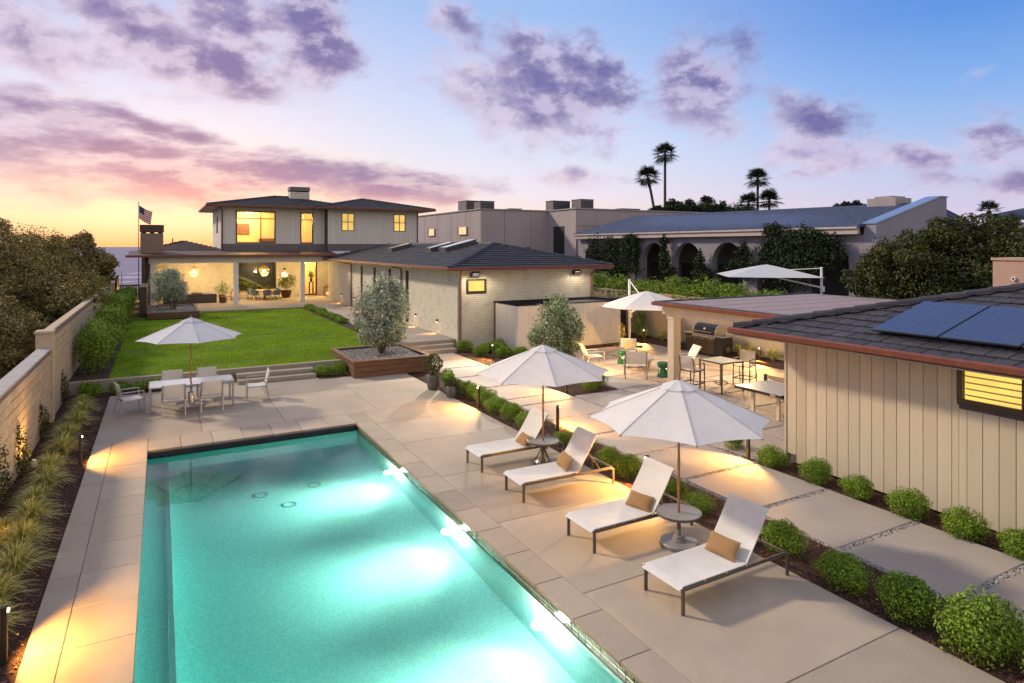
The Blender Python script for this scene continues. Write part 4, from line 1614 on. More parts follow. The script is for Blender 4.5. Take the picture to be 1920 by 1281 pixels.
chimney('brown capped brick chimney beside the flag over the patio roof', -1.22, .22, 52.0, 53.4, 4.2, 6.22, M_['brown'], mat('russet shade brick', RGB(.30, .20, .15), RGB(.24, .16, .12), 8, .9), 5.62)
chimney('grey capped chimney rising from the upper roof ridge', 9.8, 11.4, 57.4, 58.6, 8.4, 9.82, M_['acgrey'], M_['roman'], 9.38)
# dark stepped wall and gate at the left end of the patio
b = MB()
b.box(-1.10, -.72, 45.2, 51.2, 0, 2.2, .01)
b.box(-1.10, -.72, 51.2, 52.2, 0, 4.0, .01)
b.box(-1.10, -.92, 50.2, 51.2, 2.2, 4.0, .01)
tag(b.build('side_wall', M_['brown']), 'dark brown return wall at the left end of the patio', 'wall')
gt = thing('side_gate', 'dark slatted gate in the side passage left of the patio', 'gate', (0, 0, 0))
proto = MB().box(0, .09, 0, .04, .5, 1.95, .004).build('slat', M_['brown'], gt)
proto.location = (-2.45, 52.5, 0)
for k in range(1, 9):
    piece(proto, (-2.45 + k * .155, 52.5, 0), gt)
b = MB()
b.box(-2.5, -1.1, 52.545, 52.6, 1.9, 2.0)
b.box(-2.5, -1.1, 52.545, 52.6, .5, .62)
b.build('rail', M_['brown'], gt)
tag(MB().box(-2.56, -2.46, 49.2, 51.4, .4, 2.75, .01).build('timber_screen', M_['cedar']), 'warm lit timber screen panel at the end of the block wall', 'screen')
tag(MB().box(-2.4, -2.38, 52.8, 54.6, 1.9, 3.0).build('glass_screen', GLASS), 'clear glass wind screen above the side gate', 'screen')
b = MB()
b.box(-2.5, -1.12, 46.5, 48, .3, .55, .01)
b.box(-2.5, -1.12, 48, 49.8, .3, .75, .01)
b.box(-2.5, -1.12, 49.8, 52.4, .3, .95, .01)
tag(b.build('side_steps', M_['conc']), kind='structure')
lamp('passage_lamp', 'POINT', (-1.9, 50.6, 1.9), 40, GOLD, .03)
lamp('passage_lamp', 'POINT', (-1.9, 47.2, 1.0), 20, GOLD, .03)
# warm room behind the glazed door, and the lit court behind the garden window
b = MB()
b.box(9.2, 13.6, 61.6, 61.7, .4, 3.6)
b.box(9.2, 9.3, BY + .27, 61.6, .4, 3.6)
b.box(13.5, 13.6, BY + .27, 61.6, .4, 3.6)
b.box(9.2, 13.6, BY + .27, 61.6, 3.5, 3.6)
b.box(11.2, 11.35, 59.6, 61.6, .4, 3.5)
b.build('room_wall', M_['interior'], house)
MB().box(9.2, 13.6, BY + .27, 61.6, .35, .44).build('room_floor', M_['floorw'], house)
lamp('hall_lamp', 'POINT', (11.6, 59.2, 3.1), 560, (1.0, .66, .26), .12)
window_y(house, 10.63, 12.05, LZ0 + .01, 3.45, BY, M_['bronze'], GLASS, .13, name='door')
window_y(house, 5.61, 8.66, 1.0, 3.47, BY, M_['bronze'], GLASS, .06, trans=(3.0,), label='wide garden window behind the patio dining table')
b = MB()
b.box(5.0, 9.15, 62.2, 62.3, 0, 3.9)
b.box(5.0, 5.1, BY + .3, 62.2, 0, 3.9)
b.box(9.08, 9.18, BY + .3, 62.2, 0, 3.9)
b.build('court_wall', mat('slate green court wall', RGB(.10, .115, .10), RGB(.07, .08, .075), 1.2, .9), house)
b = MB()
for k in range(22):
    x = 5.2 + k * .17
    b.box(x, x + .045, 60.9, 60.94, 1.0, 3.4)
b.box(5.1, 9.08, 60.945, 60.99, 3.1, 3.2)
b.box(5.1, 9.08, 60.945, 60.99, 1.3, 1.4)
b.build('court_railing', M_['blackm'], house)
b = MB()
b.add([(5.15, 59.0, 2.4), (7.8, 59.0, 1.1), (7.8, 60.4, 1.3), (5.15, 60.4, 2.7), (5.15, 59, .4), (7.8, 59, .4), (7.8, 60.4, .4), (5.15, 60.4, .4)],
      [(0, 1, 2, 3), (0, 4, 5, 1), (1, 5, 6, 2), (2, 6, 7, 3), (3, 7, 4, 0)])
b.build('court_bank', mat('dark planted bank', RGB(.05, .065, .05), RGB(.03, .04, .032), 4, .9), house)
tag(crown('court_planting', [(6.1, 58.7, 1.2, .9, .4, .65), (7.2, 59.0, 1.0, .8, .4, .4), (8.2, 58.9, .9, .6, .4, .4)], 1800, .11, LEAF['bamboo'], seed=61), 'yellow lit planting behind the garden window of the patio', 'plants')
lamp('court_lamp', 'POINT', (7.0, 58.6, 3.0), 200, (1.0, .66, .26), .1)
lamp('court_lamp', 'POINT', (7.4, 60.0, 2.9), 140, (1.0, .70, .30), .08)

# ------------------------------------------------------------------ pool house on the right
ph = thing('pool_house', 'beige board pool house with shingle roof and solar panels beside the shrubs', 'building', (0, 0, 0))
HX, HY1 = 12.1, 9.5
b = MB()
wop = [(4.80, 5.99, 2.06, 2.63)]
wall_panels(b, -2.5, HY1, 0, 2.80, wop, lambda a, c, z0, z1: b.box(HX + .03, HX + .2, a, c, z0, z1))
b.box(HX + .2, 19.3, HY1 - .2, HY1, 0, 2.80)
b.build('wall', M_['groove'], ph)
proto = MB().box(0, .03, .0045, .2355, .06, 1.0, .004).build('plank', M_['siding'], ph)
proto.location = (HX, HY1 - .24, 0)
proto.scale = (1, 1, 2.78)
k = 1
y = HY1 - .48
while y > 1.5:
    def put(a, c, z0, z1):
        piece(proto, (HX, a, z0 - .06 * (z1 - z0)), ph, None, (1, (c - a) / .24, (z1 - z0)))
    wall_panels(None, y, y + .24, 0, 2.78, [(max(o[0] - .04, y), min(o[1] + .04, y + .24), o[2] - .04, o[3] + .04) for o in wop if o[0] - .04 < y + .24 and o[1] + .04 > y], put)
    y -= .24
b = MB()
b.box(HX - .02, HX + .03, HY1, HY1 + .05, 0, 2.78)
b.box(HX + .03, HX + 3.2, HY1 + .002, HY1 + .03, 0, 2.78)
b.build('corner_board', M_['siding'], ph)
b = MB()
y0, y1, z0, z1 = wop[0]
b.box(HX - .03, HX + .06, y0 - .1, y1 + .06, z1 - .015, z1 + .085, .008)
b.box(HX - .03, HX + .06, y0 - .1, y1 + .06, z0 - .085, z0 + .015, .008)
b.box(HX - .03, HX + .06, y1 - .03, y1 + .06, z0 + .015, z1 - .015)
b.box(HX - .03, HX + .06, y0 - .1, y0 + .03, z0 + .015, z1 - .015)
b.box(HX - .012, HX + .05, y0 + .22, y0 + .30, z0 + .015, z1 - .015)
wnd = b.build('window', M_['bronze'], ph)
MB().box(HX + .09, HX + .10, y0, y1, z0, z1).build('pane', M_['winlit'], wnd)
proto2 = MB().bar((HX + .055, y0 + .31, 0), (HX + .055, y1 - .05, 0), .075, .010, 0, up=(.45, 0, 1)).build('louvre', M_['cream'], wnd)
proto2.location = (0, 0, z0 + .085)
for k in range(1, 5):
    piece(proto2, (0, 0, z0 + .085 + k * .108), wnd)
PE = (11.2, 20.4, -6.0, 10.2)
PZ, PP = 2.87, .257
b = MB()
ra, rb = roof_solid(b, *PE, PZ, PP)
pr = b.build('roof', M_['roofstuff'], ph)
pl, R3 = roof_plane_rows(*PE, PZ, PP, 'w', .335, .335)
proto = MB().box(.006, .329, 0, .375, -.034, 0, .006).build('shingle', M_['rooftile'], pr)
tilt = Matrix.Rotation(-math.atan(.034 / .335), 3, 'X')
eul = (R3 @ tilt).to_euler()
first = True
rest = MB()
cnt = 0
for (o, w_) in pl:
    if o[1] < 1.5:
        continue
    P_ = Vector(o) + R3 @ Vector((0, -.03, .036 + random.uniform(-.004, .005)))
    if cnt < 296 and o[1] > 3.4 and not (11.95 < o[0] < 13.3 and o[1] < 7.0):
        if first:
            proto.location = P_
            proto.rotation_euler = eul
            proto.scale = (w_ / .335, 1, 1)
            first = False
        else:
            piece(proto, P_, pr, eul, (w_ / .335, 1, 1))
        cnt += 1
    else:
        rest.box(.004, w_ - .004, 0, .375, -.026, 0, 0, Matrix.Translation(P_) @ (R3 @ tilt).to_4x4())
tile_rows(rest, *PE, PZ, PP, 'n', .335, .335, .026, 15)
tag(rest.build('distant_shingle', M_['rooftile'], pr), kind='stuff')
hp0, hp1 = Vector((PE[0], PE[3], PZ)), Vector(rb)
nc = int((hp1 - hp0).length / .40)
for i in range(nc):
    b = MB()
    cap_run(b, hp0 + (hp1 - hp0) * (i / nc), hp0 + (hp1 - hp0) * ((i + 1) / nc), .125, .6)
    b.build('ridge_cap', M_['rooftile'], pr)
b = MB()
b.box(PE[0] - .10, PE[0] - .005, -6, PE[3] + .10, PZ - .10, PZ + .035, .025)
b.box(PE[0] - .004, 15.0, PE[3] + .005, PE[3] + .10, PZ - .10, PZ + .035, .025)
b.build('gutter', M_['fasc'], ph)
MB().box(PE[0] + .01, HX + .2, -6, PE[3] - .01, PZ - .15, PZ - .125).build('soffit', M_['cream'], ph)
zz = lambda x: PZ + PP * (x - PE[0])
M_['cell'] = mat('panel grid line', RGB(.07, .085, .14), None, 4, .4)
for i, (ya, yb) in enumerate(((6.19, 7.36), (4.98, 6.165), (3.77, 4.955))):
    sp = thing('solar_panel', ('blue solar panel nearest the hip of the pool house roof', 'blue solar panel in the middle of the row on the shingle roof', 'blue solar panel partly cut off at the edge of the view')[i],
               'solar panel', (12.6, (ya + yb) / 2, zz(12.6)), 'solar panels on the pool house roof')
    R4 = Matrix(((math.cos(math.atan(PP)), 0, -math.sin(math.atan(PP))), (0, 1, 0), (math.sin(math.atan(PP)), 0, math.cos(math.atan(PP))))).to_4x4()
    M4 = Matrix.Translation((11.73, ya, zz(11.73) + .14)) @ R4
    MB().box(0, 1.82, 0, yb - ya, -.035, -.002, .004, M4).build('frame', M_['black'], sp)
    MB().box(.012, 1.808, .012, yb - ya - .012, -.004, .002, 0, M4).build('glass', M_['solar'], sp)
    b = MB()
    for q in range(1, 10):
        b.box(.02 + q * 1.78 / 10 - .003, .02 + q * 1.78 / 10 + .003, .014, yb - ya - .014, .0005, .0032, 0, M4)
    for q in range(1, 6):
        b.box(.014, 1.806, .02 + q * (yb - ya - .04) / 6 - .003, .02 + q * (yb - ya - .04) / 6 + .003, .0005, .0040, 0, M4)
    tag(b.build('cell_line', M_['cell'], sp), kind='stuff')
    MB().box(.2, .26, .1, yb - ya - .1, -.12, -.036, 0, M4).box(1.5, 1.56, .1, yb - ya - .1, -.12, -.036, 0, M4).build('rail', M_['alu'], sp)
# flat patio cover
cv = thing('patio_cover', 'flat roofed timber patio cover on square posts joined to the pool house', 'patio cover', (0, 0, 0))
CX0, CX1, CY0, CY1, CZ = 14.9, 23.1, 9.2, 17.0, 2.80
b = MB()
b.box(CX0, CX1, CY0, CY1, CZ - .10, CZ - .01)
b.build('roof', M_['flat'], cv)
b = MB()
for y in seq(CY0, CY1, 1.0)[1:-1]:
    b.box(CX0 + .1, CX1 - .1, y - .05, y + .05, CZ - .01, CZ - .004)
b.build('roofing_lap', M_['flat'], cv)
b = MB()
b.box(CX0 - .02, CX0 + .12, CY0, CY1 + .02, CZ - .012, CZ + .03, .01)
b.box(CX0 + .12, CX1, CY1 - .10, CY1 + .02, CZ - .012, CZ + .03, .01)
b.build('edge_flashing', M_['roofstuff'], cv)
b = MB()
b.box(CX0 - .09, CX0 - .022, CY0, CY1 + .09, CZ - .12, CZ + .005, .015)
b.box(CX0 - .022, CX1, CY1 + .022, CY1 + .09, CZ - .12, CZ + .005, .015)
b.build('gutter', M_['fasc'], cv)
b = MB()
b.box(CX0 + .22, CX0 + .50, CY0, CY1 - .12, CZ - .42, CZ - .105, .01)
b.box(CX0 + .5, CX1 - .2, CY1 - .42, CY1 - .14, CZ - .42, CZ - .105, .01)
b.build('beam', M_['cream'], cv)
for (x, y) in ((15.36, 16.55), (22.7, 16.55)):
    b = MB()
    b.box(x - .155, x + .155, y - .155, y + .155, 0, CZ - .43, .01)
    b.box(x - .175, x + .175, y - .175, y + .175, CZ - .58, CZ - .425, .01)
    b.build('post', M_['cream'], cv)
lamp('cover_lamp', 'POINT', (17.9, 16.0, 2.45), 380, WARM, .08)
b = MB().lathe([(.07, 0), (.07, .03), (.05, .035)], 16, (17.9, 16.0, CZ - .14)).build('downlight', M_['glow'], cv)

# ------------------------------------------------------------------ neighbours
fh = thing('flat_roof_house', 'blocky flat roofed grey stucco house beyond the brick wing', 'house', (0, 0, 0))
b = MB()
b.box(26.1, 33.4, 53.7, 74, -.5, 8.12)
b.box(33.4, 58, 48.8, 74, -.5, 8.12)
b.build('wall', M_['pinkstucco'], fh)
b = MB()
b.box(26.0, 33.3, 53.6, 74, 8.12, 8.22)
b.box(33.3, 58.1, 48.7, 74, 8.12, 8.22)
b.build('parapet_cap', M_['cap'], fh)
b = MB()
for y in (57.0, 60.6, 64.2, 68):
    b.box(26.085, 26.1, y - .012, y + .012, 0, 8.1)
for x in (28.6, 31.5):
    b.box(x - .012, x + .012, 53.685, 53.7, 0, 8.1)
b.box(33.4, 58, 48.785, 48.8, 6.55, 6.58)
b.build('control_joint', M_['groove'], fh)
b = MB()
b.box(33.37, 33.4, 50.7, 52.6, 1, 6.6)
b.build('shadow_opening', M_['blackm'], fh)
b = MB()
b.box(29.4, 31.4, 53.66, 53.7, 2.2, 4.6)
b.build('dark_window', DARKPANE, fh)
for (ya, yb) in ((64.9, 66.6), (56.6, 58.5)):
    b = MB()
    b.box(25.98, 26.12, ya, yb, 5.82, 6.62)
    wnd = b.build('window', M_['pinkstucco'], fh)
    MB().box(25.96, 25.98, ya + .1, yb - .08, 5.86, 6.58).build('pane', M_['winpale'], wnd)
    MB().box(25.90, 25.975, yb - .08, yb + .02, 5.82, 6.62).build('reveal', M_['brown'], wnd)
acs = [(27.3, 28.6, 59.5, 61.6, 1.2), (26.6, 28.1, 54.8, 56.2, .85), (33.6, 35.6, 53.0, 54.4, 1.0), (35.2, 36.7, 50.6, 52.2, 1.05), (41.2, 43.6, 52, 53, .4), (30.5, 31.8, 56, 57, .3)]
albl = ('tall grey roof unit nearest the left edge of the flat roof', 'dark louvred roof unit at the near corner of the flat roof', 'brown roof unit left of the pair above the dark opening',
        'taller dark roof unit right of the pair above the dark opening', 'low grey vent box far along the flat roof', 'small low vent box in the middle of the flat roof')
for i, (xa, xb, ya, yb, h) in enumerate(acs):
    u_ = thing('roof_unit', albl[i], 'roof unit', ((xa + xb) / 2, (ya + yb) / 2, 8.12), 'units on the flat roof')
    MB().box(xa, xb, ya, yb, 8.12, 8.12 + h, .03).build('cabinet', M_['acgrey'], u_)
    b = MB()
    k = 8.3
    while k < 8.12 + h - .12 and h > .5:
        b.box(xa + .06, xb - .06, ya - .02, ya - .002, k, k + .05)
        k += .1
    b.box(xa - .03, xb + .03, ya - .03, yb + .03, 8.12 + h + .002, 8.12 + h + .05)
    b.build('grille', M_['blackm'], u_)

arc = thing('arcade_house', 'long neighbour house with slate roof and vine covered arches', 'house', (0, 0, 0))
AX = 32.0
# arcade front with real arched openings
b = MB()
spring, rr = 3.68, 1.28
cent = [AX * q for q in (1.377, 1.253, 1.144, 1.037, .925, .812, .705)]
zt, zb0 = 5.30, 0.9
prev = 46.4
pts = []
edges_ = [46.4]
for c in cent:
    edges_ += [c + rr, c - rr]
edges_.append(20.46)
for i in range(0, len(edges_), 2):
    ya, yb = edges_[i], edges_[i + 1]
    b.box(AX, AX + .45, yb, ya, zb0, zt)
for c in cent:
    N = 14
    for k in range(N):
        t0, t1 = PI * k / N, PI * (k + 1) / N
        ya, yb = c + rr * math.cos(t0), c + rr * math.cos(t1)
        za, zb_ = spring + rr * math.sin(t0), spring + rr * math.sin(t1)
        vs_ = [(AX, ya, za), (AX, yb, zb_), (AX, yb, zt), (AX, ya, zt), (AX + .45, ya, za), (AX + .45, yb, zb_), (AX + .45, yb, zt), (AX + .45, ya, zt)]
        b.add(vs_, [(0, 3, 2, 1), (4, 5, 6, 7), (0, 1, 5, 4), (3, 7, 6, 2)])
b.build('arcade_wall', M_['arcstucco'], arc)
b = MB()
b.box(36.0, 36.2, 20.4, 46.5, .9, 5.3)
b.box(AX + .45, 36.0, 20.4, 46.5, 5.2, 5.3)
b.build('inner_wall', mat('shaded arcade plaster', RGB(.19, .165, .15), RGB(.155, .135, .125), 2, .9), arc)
for y in (22.6, 30, 33.2, 37.0, 40.5):
    b = MB()
    b.box(35.93, 36.0, y - .9, y + .9, 1.2, 3.4)
    b.build('door', M_['bronze'], arc)
b = MB()
b.box(31.55, 31.75, 20.5, 46.4, 5.32, 5.74, .02)
b.box(31.45, 31.549, 20.5, 46.4, 5.60, 5.72, .02)
b.build('fascia', M_['copper'], arc)
b = MB()
b.add([(31.5, 20.4, 5.76), (31.5, 46.5, 5.76), (38.2, 46.5, 7.48), (38.2, 20.4, 7.2), (45, 20.4, 5.5), (45, 46.5, 5.5), (31.5, 20.4, 5.70), (31.5, 46.5, 5.70)],
      [(0, 3, 2, 1), (3, 4, 5, 2), (0, 1, 7, 6), (6, 7, 5, 4), (0, 6, 4, 3), (1, 2, 5, 7)])
sr = b.build('roof', M_['slate'], arc)
b = MB()
r_ = random.Random(4)
k = 0
nrow = 26
for k in range(nrow):
    f0, f1 = k / nrow, (k + 1.2) / nrow
    y = 20.45
    while y < 46.4:
        L_ = r_.uniform(.5, 1.1)
        y2 = min(46.45, y + L_)
        zz_ = lambda f, yy: 5.76 + f * (7.2 + (7.48 - 7.2) * (yy - 20.4) / 26.1 - 5.76)
        lf = .035 + r_.uniform(0, .015)
        xa, xb = 31.5 + 6.7 * f0, 31.5 + 6.7 * min(f1, 1)
        b.add([(xa, y + .01, zz_(f0, y) + lf), (xa, y2 - .01, zz_(f0, y2) + lf), (xb, y2 - .01, zz_(min(f1, 1), y2) + .006), (xb, y + .01, zz_(min(f1, 1), y) + .006),
               (xa, y + .01, zz_(f0, y)), (xa, y2 - .01, zz_(f0, y2))], [(0, 3, 2, 1), (0, 1, 5, 4)])
        y = y2
tag(b.build('slate', M_['slate'], sr), kind='stuff')
# near end wall rising with the roof
b = MB()
prof = [(AX, .9), (AX, 5.84), (37.8, 7.42), (38.5, 7.42), (38.5, .9)]
n = len(prof)
vs_ = [(x, 19.8, z) for x, z in prof] + [(x, 20.45, z) for x, z in prof]
b.add(vs_, [tuple(range(n)), tuple(range(n, 2 * n))[::-1]] + [(i, i + n, (i + 1) % n + n, (i + 1) % n) for i in range(n)])
b.build('end_wall', mat('grey blue stucco', RGB(.29, .265, .30), RGB(.25, .23, .265), 1.0, .9, .25, 30, c3=RGB(.22, .205, .235), stretch=(1, 1, .3)), arc)
b = MB()
prof = [(AX - .05, 5.85), (37.8, 7.43), (38.6, 7.43), (38.6, 7.49), (37.78, 7.49), (AX - .05, 5.92)]
n = len(prof)
vs_ = [(x, 19.75, z) for x, z in prof] + [(x, 20.5, z) for x, z in prof]
b.add(vs_, [tuple(range(n)), tuple(range(n, 2 * n))[::-1]] + [(i, i + n, (i + 1) % n + n, (i + 1) % n) for i in range(n)])
b.build('wall_cap', mat('blue metal coping', RGB(.22, .30, .46), RGB(.19, .27, .42), 2, .35, metal=.3), arc)
b = MB()
b.box(37.4, 39.0, 22.0, 23.7, 6.6, 7.55)
b.box(37.5, 38.9, 22.3, 23.3, 7.55, 7.66)
tag(b.build('roof_chimney', M_['pinkstucco']), 'squat stucco chimney behind the end wall of the slate roof', 'chimney')
b = MB()
b.box(18.0, 19.0, 5.5, 8.2, 0, 4.36)
b.box(17.97, 19.03, 5.45, 8.23, 4.36, 4.42)
o = tag(b.build('stucco_stack', M_['terrac']), 'peach stucco stack behind the shingle roof at the frame edge', 'chimney')
MB().box(17.985, 18.0, 7.12, 7.14, 3.2, 4.34).build('joint', M_['groove'], o)
MB().lathe([(.05, 0), (.05, .05), (.03, .05), (.03, 0)], 12, M=Matrix.Translation((18.0, 7.75, 3.92)) @ Matrix.Rotation(-PI / 2, 4, 'Y')).build('vent_pipe', M_['white'], o)
dh = thing('distant_gable_house', 'small grey gabled house far off behind the dark garden tree', 'house', (64, 27, 0))
b = MB()
b.box(62, 72, 22.5, 28.2, 1, 6.6)
b.build('wall', M_['white'], dh)
b = MB()
b.add([(61.5, 22.0, 6.2), (61.5, 25.3, 7.9), (61.5, 28.6, 7.3), (73, 22.0, 6.2), (73, 25.3, 7.9), (73, 28.6, 7.3)], [(0, 1, 4, 3), (1, 2, 5, 4), (0, 2, 1), (3, 4, 5), (0, 3, 5, 2)])
b.build('roof', M_['slate'], dh)

# ================================================================== PLANTS
ORD = ['nearest', 'second', 'third', 'fourth', 'fifth', 'sixth', 'seventh', 'eighth', 'ninth', 'tenth', 'eleventh', 'twelfth', 'thirteenth', 'fourteenth', 'fifteenth', 'sixteenth']


def shrub_mesh(seed, n=5600, leaf=.034, m='box', lob=None):
    """one rounded shrub 0.8 m across, base at z = 0"""
    g = np.random.default_rng(seed)
    lob = lob or [(0, 0, .24, .36, .36, .27)] + [(g.uniform(-.2, .2), g.uniform(-.2, .2), g.uniform(.2, .36), g.uniform(.12, .25), g.uniform(.12, .25), g.uniform(.12, .22)) for _ in range(8)]
    P, N = lobe_points(lob, n, .62, g, .02, .12)
    N[:, 2] += .35
    V, F = leaf_quads(P, N, leaf, 1.9, .55, g)
    o = raw_mesh('round_shrub', V, F, LEAF[m])
    return o


protos = [shrub_mesh(s) for s in (101, 102, 103, 104, 105, 106)]
small = [shrub_mesh(s, 900, .085) for s in (111, 112)]
used = set()
srnd = random.Random(9)


def shrub(x, y, z, r, label, group, name='round_shrub', lib=None, flat=1.0):
    lib = lib or protos
    p = lib[srnd.randrange(len(lib))]
    if p.name in used:
        o = p.copy()
        COL.objects.link(o)
    else:
        o = p
        used.add(p.name)
    o.name = name
    s_ = r / .42
    place(o, (x, y, z), srnd.uniform(0, 6.28), (s_ * srnd.uniform(.92, 1.14), s_ * srnd.uniform(.92, 1.14), s_ * flat * srnd.uniform(.86, 1.14)))
    return tag(o, label, 'shrub', group)


row = [(8.36, 3.2, .40), (8.38, 3.95, .56), (8.34, 4.78, .41), (8.36, 5.62, .40), (8.47, 6.69, .36), (8.52, 7.55, .28), (8.42, 8.45, .34), (8.6, 9.25, .26), (8.46, 10.4, .36), (8.45, 11.1, .33),
       (8.62, 12.35, .33), (8.45, 12.85, .30), (8.42, 14.5, .40), (8.40, 15.4, .38), (8.42, 16.3, .40), (8.55, 17.3, .40), (8.6, 18.1, .34), (8.55, 18.8, .36)]
for i, (x, y, r) in enumerate(row):
    place_ = 'nearest the camera' if i == 0 else '%s from the near end' % (ORD[i] if i < 16 else ('seventeenth', 'last')[i - 16])
    shrub(x, y, -.04, r, 'round bright green shrub in the bark strip behind the loungers, ' + place_, 'shrubs along the strip behind the loungers')
for i, (x, y, r) in enumerate([(11.55, 4.05, .34), (11.52, 4.86, .36), (11.5, 5.62, .40), (11.52, 6.55, .36), (11.55, 7.5, .34), (11.5, 8.36, .35), (11.55, 9.45, .36), (11.78, 10.7, .28)]):
    shrub(x, y, -.04, r, 'round green shrub against the pool house boards, ' + ('nearest the camera' if i == 0 else ORD[i] + ' from the near end'), 'shrubs along the pool house wall')
for i, (x, y, r) in enumerate([(12.0, 26.3, .48), (12.7, 25.6, .40), (12.1, 24.9, .42), (13.1, 25.4, .50), (12.9, 24.3, .42), (13.5, 23.9, .44)]):
    shrub(x, y, -.04, r, 'leafy shrub between brick wing corner and enclosure, ' + ORD[i] + ' out from the downspout', 'shrubs by the wing corner')
for i, (x, y, r) in enumerate([(5.18, 23.75, .38), (5.78, 23.78, .38)]):
    shrub(x, y, 0, r, ('round shrub beside the long steps, the one nearer the steps', 'round shrub beside the redwood planter, the one nearer the planter')[i], 'pair of shrubs by the lawn steps')
for i, (x, y, r) in enumerate([(12.35, 17.25, .36), (12.95, 17.6, .38)]):
    shrub(x, y, -.03, r, ('round shrub at the front corner of the square bed, nearer the umbrella', 'round shrub in the square bed, on the courtyard side')[i], 'shrubs in the square bed')
for i in range(14):
    y = 36.2 + i * .74
    shrub(9.0 + srnd.uniform(-.05, .05), y, LZ, .36, 'low clipped shrub in the far row between lawn and walkway, %s along it' % (ORD[i] if i else 'nearest'), 'far shrub row beside the lawn', lib=small, flat=.8)
for i in range(7):
    shrub(9.0 + srnd.uniform(-.06, .06), 27.6 + i * .82, LZ, .40, 'dark leafy shrub in the near row between lawn and walkway, %s along it' % (ORD[i] if i else 'nearest'), 'near shrub row beside the lawn', lib=small, flat=.95)
for i, (x, r) in enumerate(((-1.9, .34), (-1.15, .36), (-.55, .33), (.0, .34))):
    shrub(x, 24.05, 0, r, 'leafy dark shrub under the lawn wall behind the dining set, %s from the block wall' % ('first', 'second', 'third', 'fourth')[i], 'shrubs under the lawn wall', lib=small)
shrub(16.6, 12.9, 0, .3, 'small dark shrub beyond the table tennis table', 'shrubs in the courtyard', lib=small)

# big hedge shrubs on the raised bed beside the lawn
for i, (y, r, h) in enumerate(((26.2, .95, 1.75), (28.6, 1.0, 1.6), (31.6, 1.05, 2.0), (35.0, 1.0, 1.75), (39.0, 1.05, 2.0), (43.2, 1.0, 1.95), (46.8, .9, 1.8))):
    g = np.random.default_rng(200 + i)
    lob = [(-1.95, y, LZ + h * .45, .62, r, h * .52)] + [(-1.95 + g.uniform(-.3, .4), y + g.uniform(-.8, .8) * r, LZ + h * g.uniform(.35, .8), .4, .45, .42) for _ in range(9)]
    P, N = lobe_points(lob, 5200, .5, g, LZ, .15)
    N[:, 2] += .4
    P -= np.array((-1.95, y, LZ))
    V, F = leaf_quads(P, N, .085 if i < 3 else .11, 2.6, .6, g)
    o = raw_mesh('hedge_shrub', V, F, LEAF['hedge'])
    o.location = (-1.95, y, LZ)
    tag(o, 'tall leafy shrub between block wall and lawn, %s along the row' % (ORD[i] if i else 'nearest'), 'shrub', 'tall shrubs beside the lawn')

# ---- ornamental grasses
def grass_mesh(seed, n=480, r=.52, h=.50):
    g = np.random.default_rng(seed)
    V, F = [], []
    for i in range(n):
        a = g.uniform(0, 2 * PI)
        out = g.uniform(.12, 1.0) * r
        hh = h * g.uniform(.6, 1.15) * (1 - .35 * (out / r) ** 2)
        b0 = np.array([math.cos(a), math.sin(a), 0]) * g.uniform(0, .07)
        d = np.array([math.cos(a), math.sin(a), 0])
        sd = np.array([-math.sin(a), math.cos(a), 0])
        w_ = g.uniform(.006, .0105)
        k = len(V)
        ns = 5
        for j in range(ns + 1):
            t = j / ns
            p = b0 + d * out * (t ** 1.35) + np.array([0, 0, hh * (1 - (1 - t) ** 2) - hh * .42 * max(0, t - .45) ** 1.4 * 2 * (out / r)])
            ww = w_ * (1 - t * .85)
            V += [p + sd * ww, p - sd * ww]
        for j in range(ns):
            F.append((k + 2 * j, k + 2 * j + 1, k + 2 * j + 3, k + 2 * j + 2))
    return raw_mesh('ornamental_grass', np.array(V), np.array(F), LEAF['grass'])


gp = [grass_mesh(s) for s in (301, 302, 303, 304)]
gl_ = [(-1.97, 22.4, .9), (-1.85, 21.3, 1.0), (-1.90, 19.9, 1.1), (-1.98, 18.7, 1.05), (-1.9, 17.5, 1.05), (-2.0, 16.2, 1.0), (-1.92, 15.2, 1.0), (-1.98, 14.3, .9), (-1.9, 13.3, 1.05), (-1.86, 12.3, 1.05),
       (-1.82, 11.4, 1.05), (-1.9, 10.5, 1.05), (-1.85, 9.7, 1.0), (-2.15, 8.8, .95), (-2.2, 12.9, .8)]
n = len(gl_)
for i, (x, y, s_) in enumerate(gl_):
    o = gp[i] if i < 4 else gp[i % 4].copy()
    if i >= 4:
        COL.objects.link(o)
    place(o, (x, y, -.03), i * 1.7, s_ * .97)
    tag(o, 'arching pale grass clump along the block wall, %s from the far end' % (ORD[i] if i else 'first'), 'grass clump', 'grass clumps along the block wall')
for i, (x, y) in enumerate(((21.5, 18.6), (21.6, 17.6), (21.5, 16.5), (21.6, 19.3), (21.3, 22.8), (21.5, 24.0), (21.4, 25.2))):
    o = gp[i % 4].copy()
    COL.objects.link(o)
    place(o, (x, y, .09), i * 2.1, 1.05)
    tag(o, 'pale grass clump in the bed under the garden wall, %s from the pool house' % ('first', 'third', 'second', 'fourth', 'fifth', 'sixth', 'seventh')[i], 'grass clump', 'grass clumps under the garden wall')

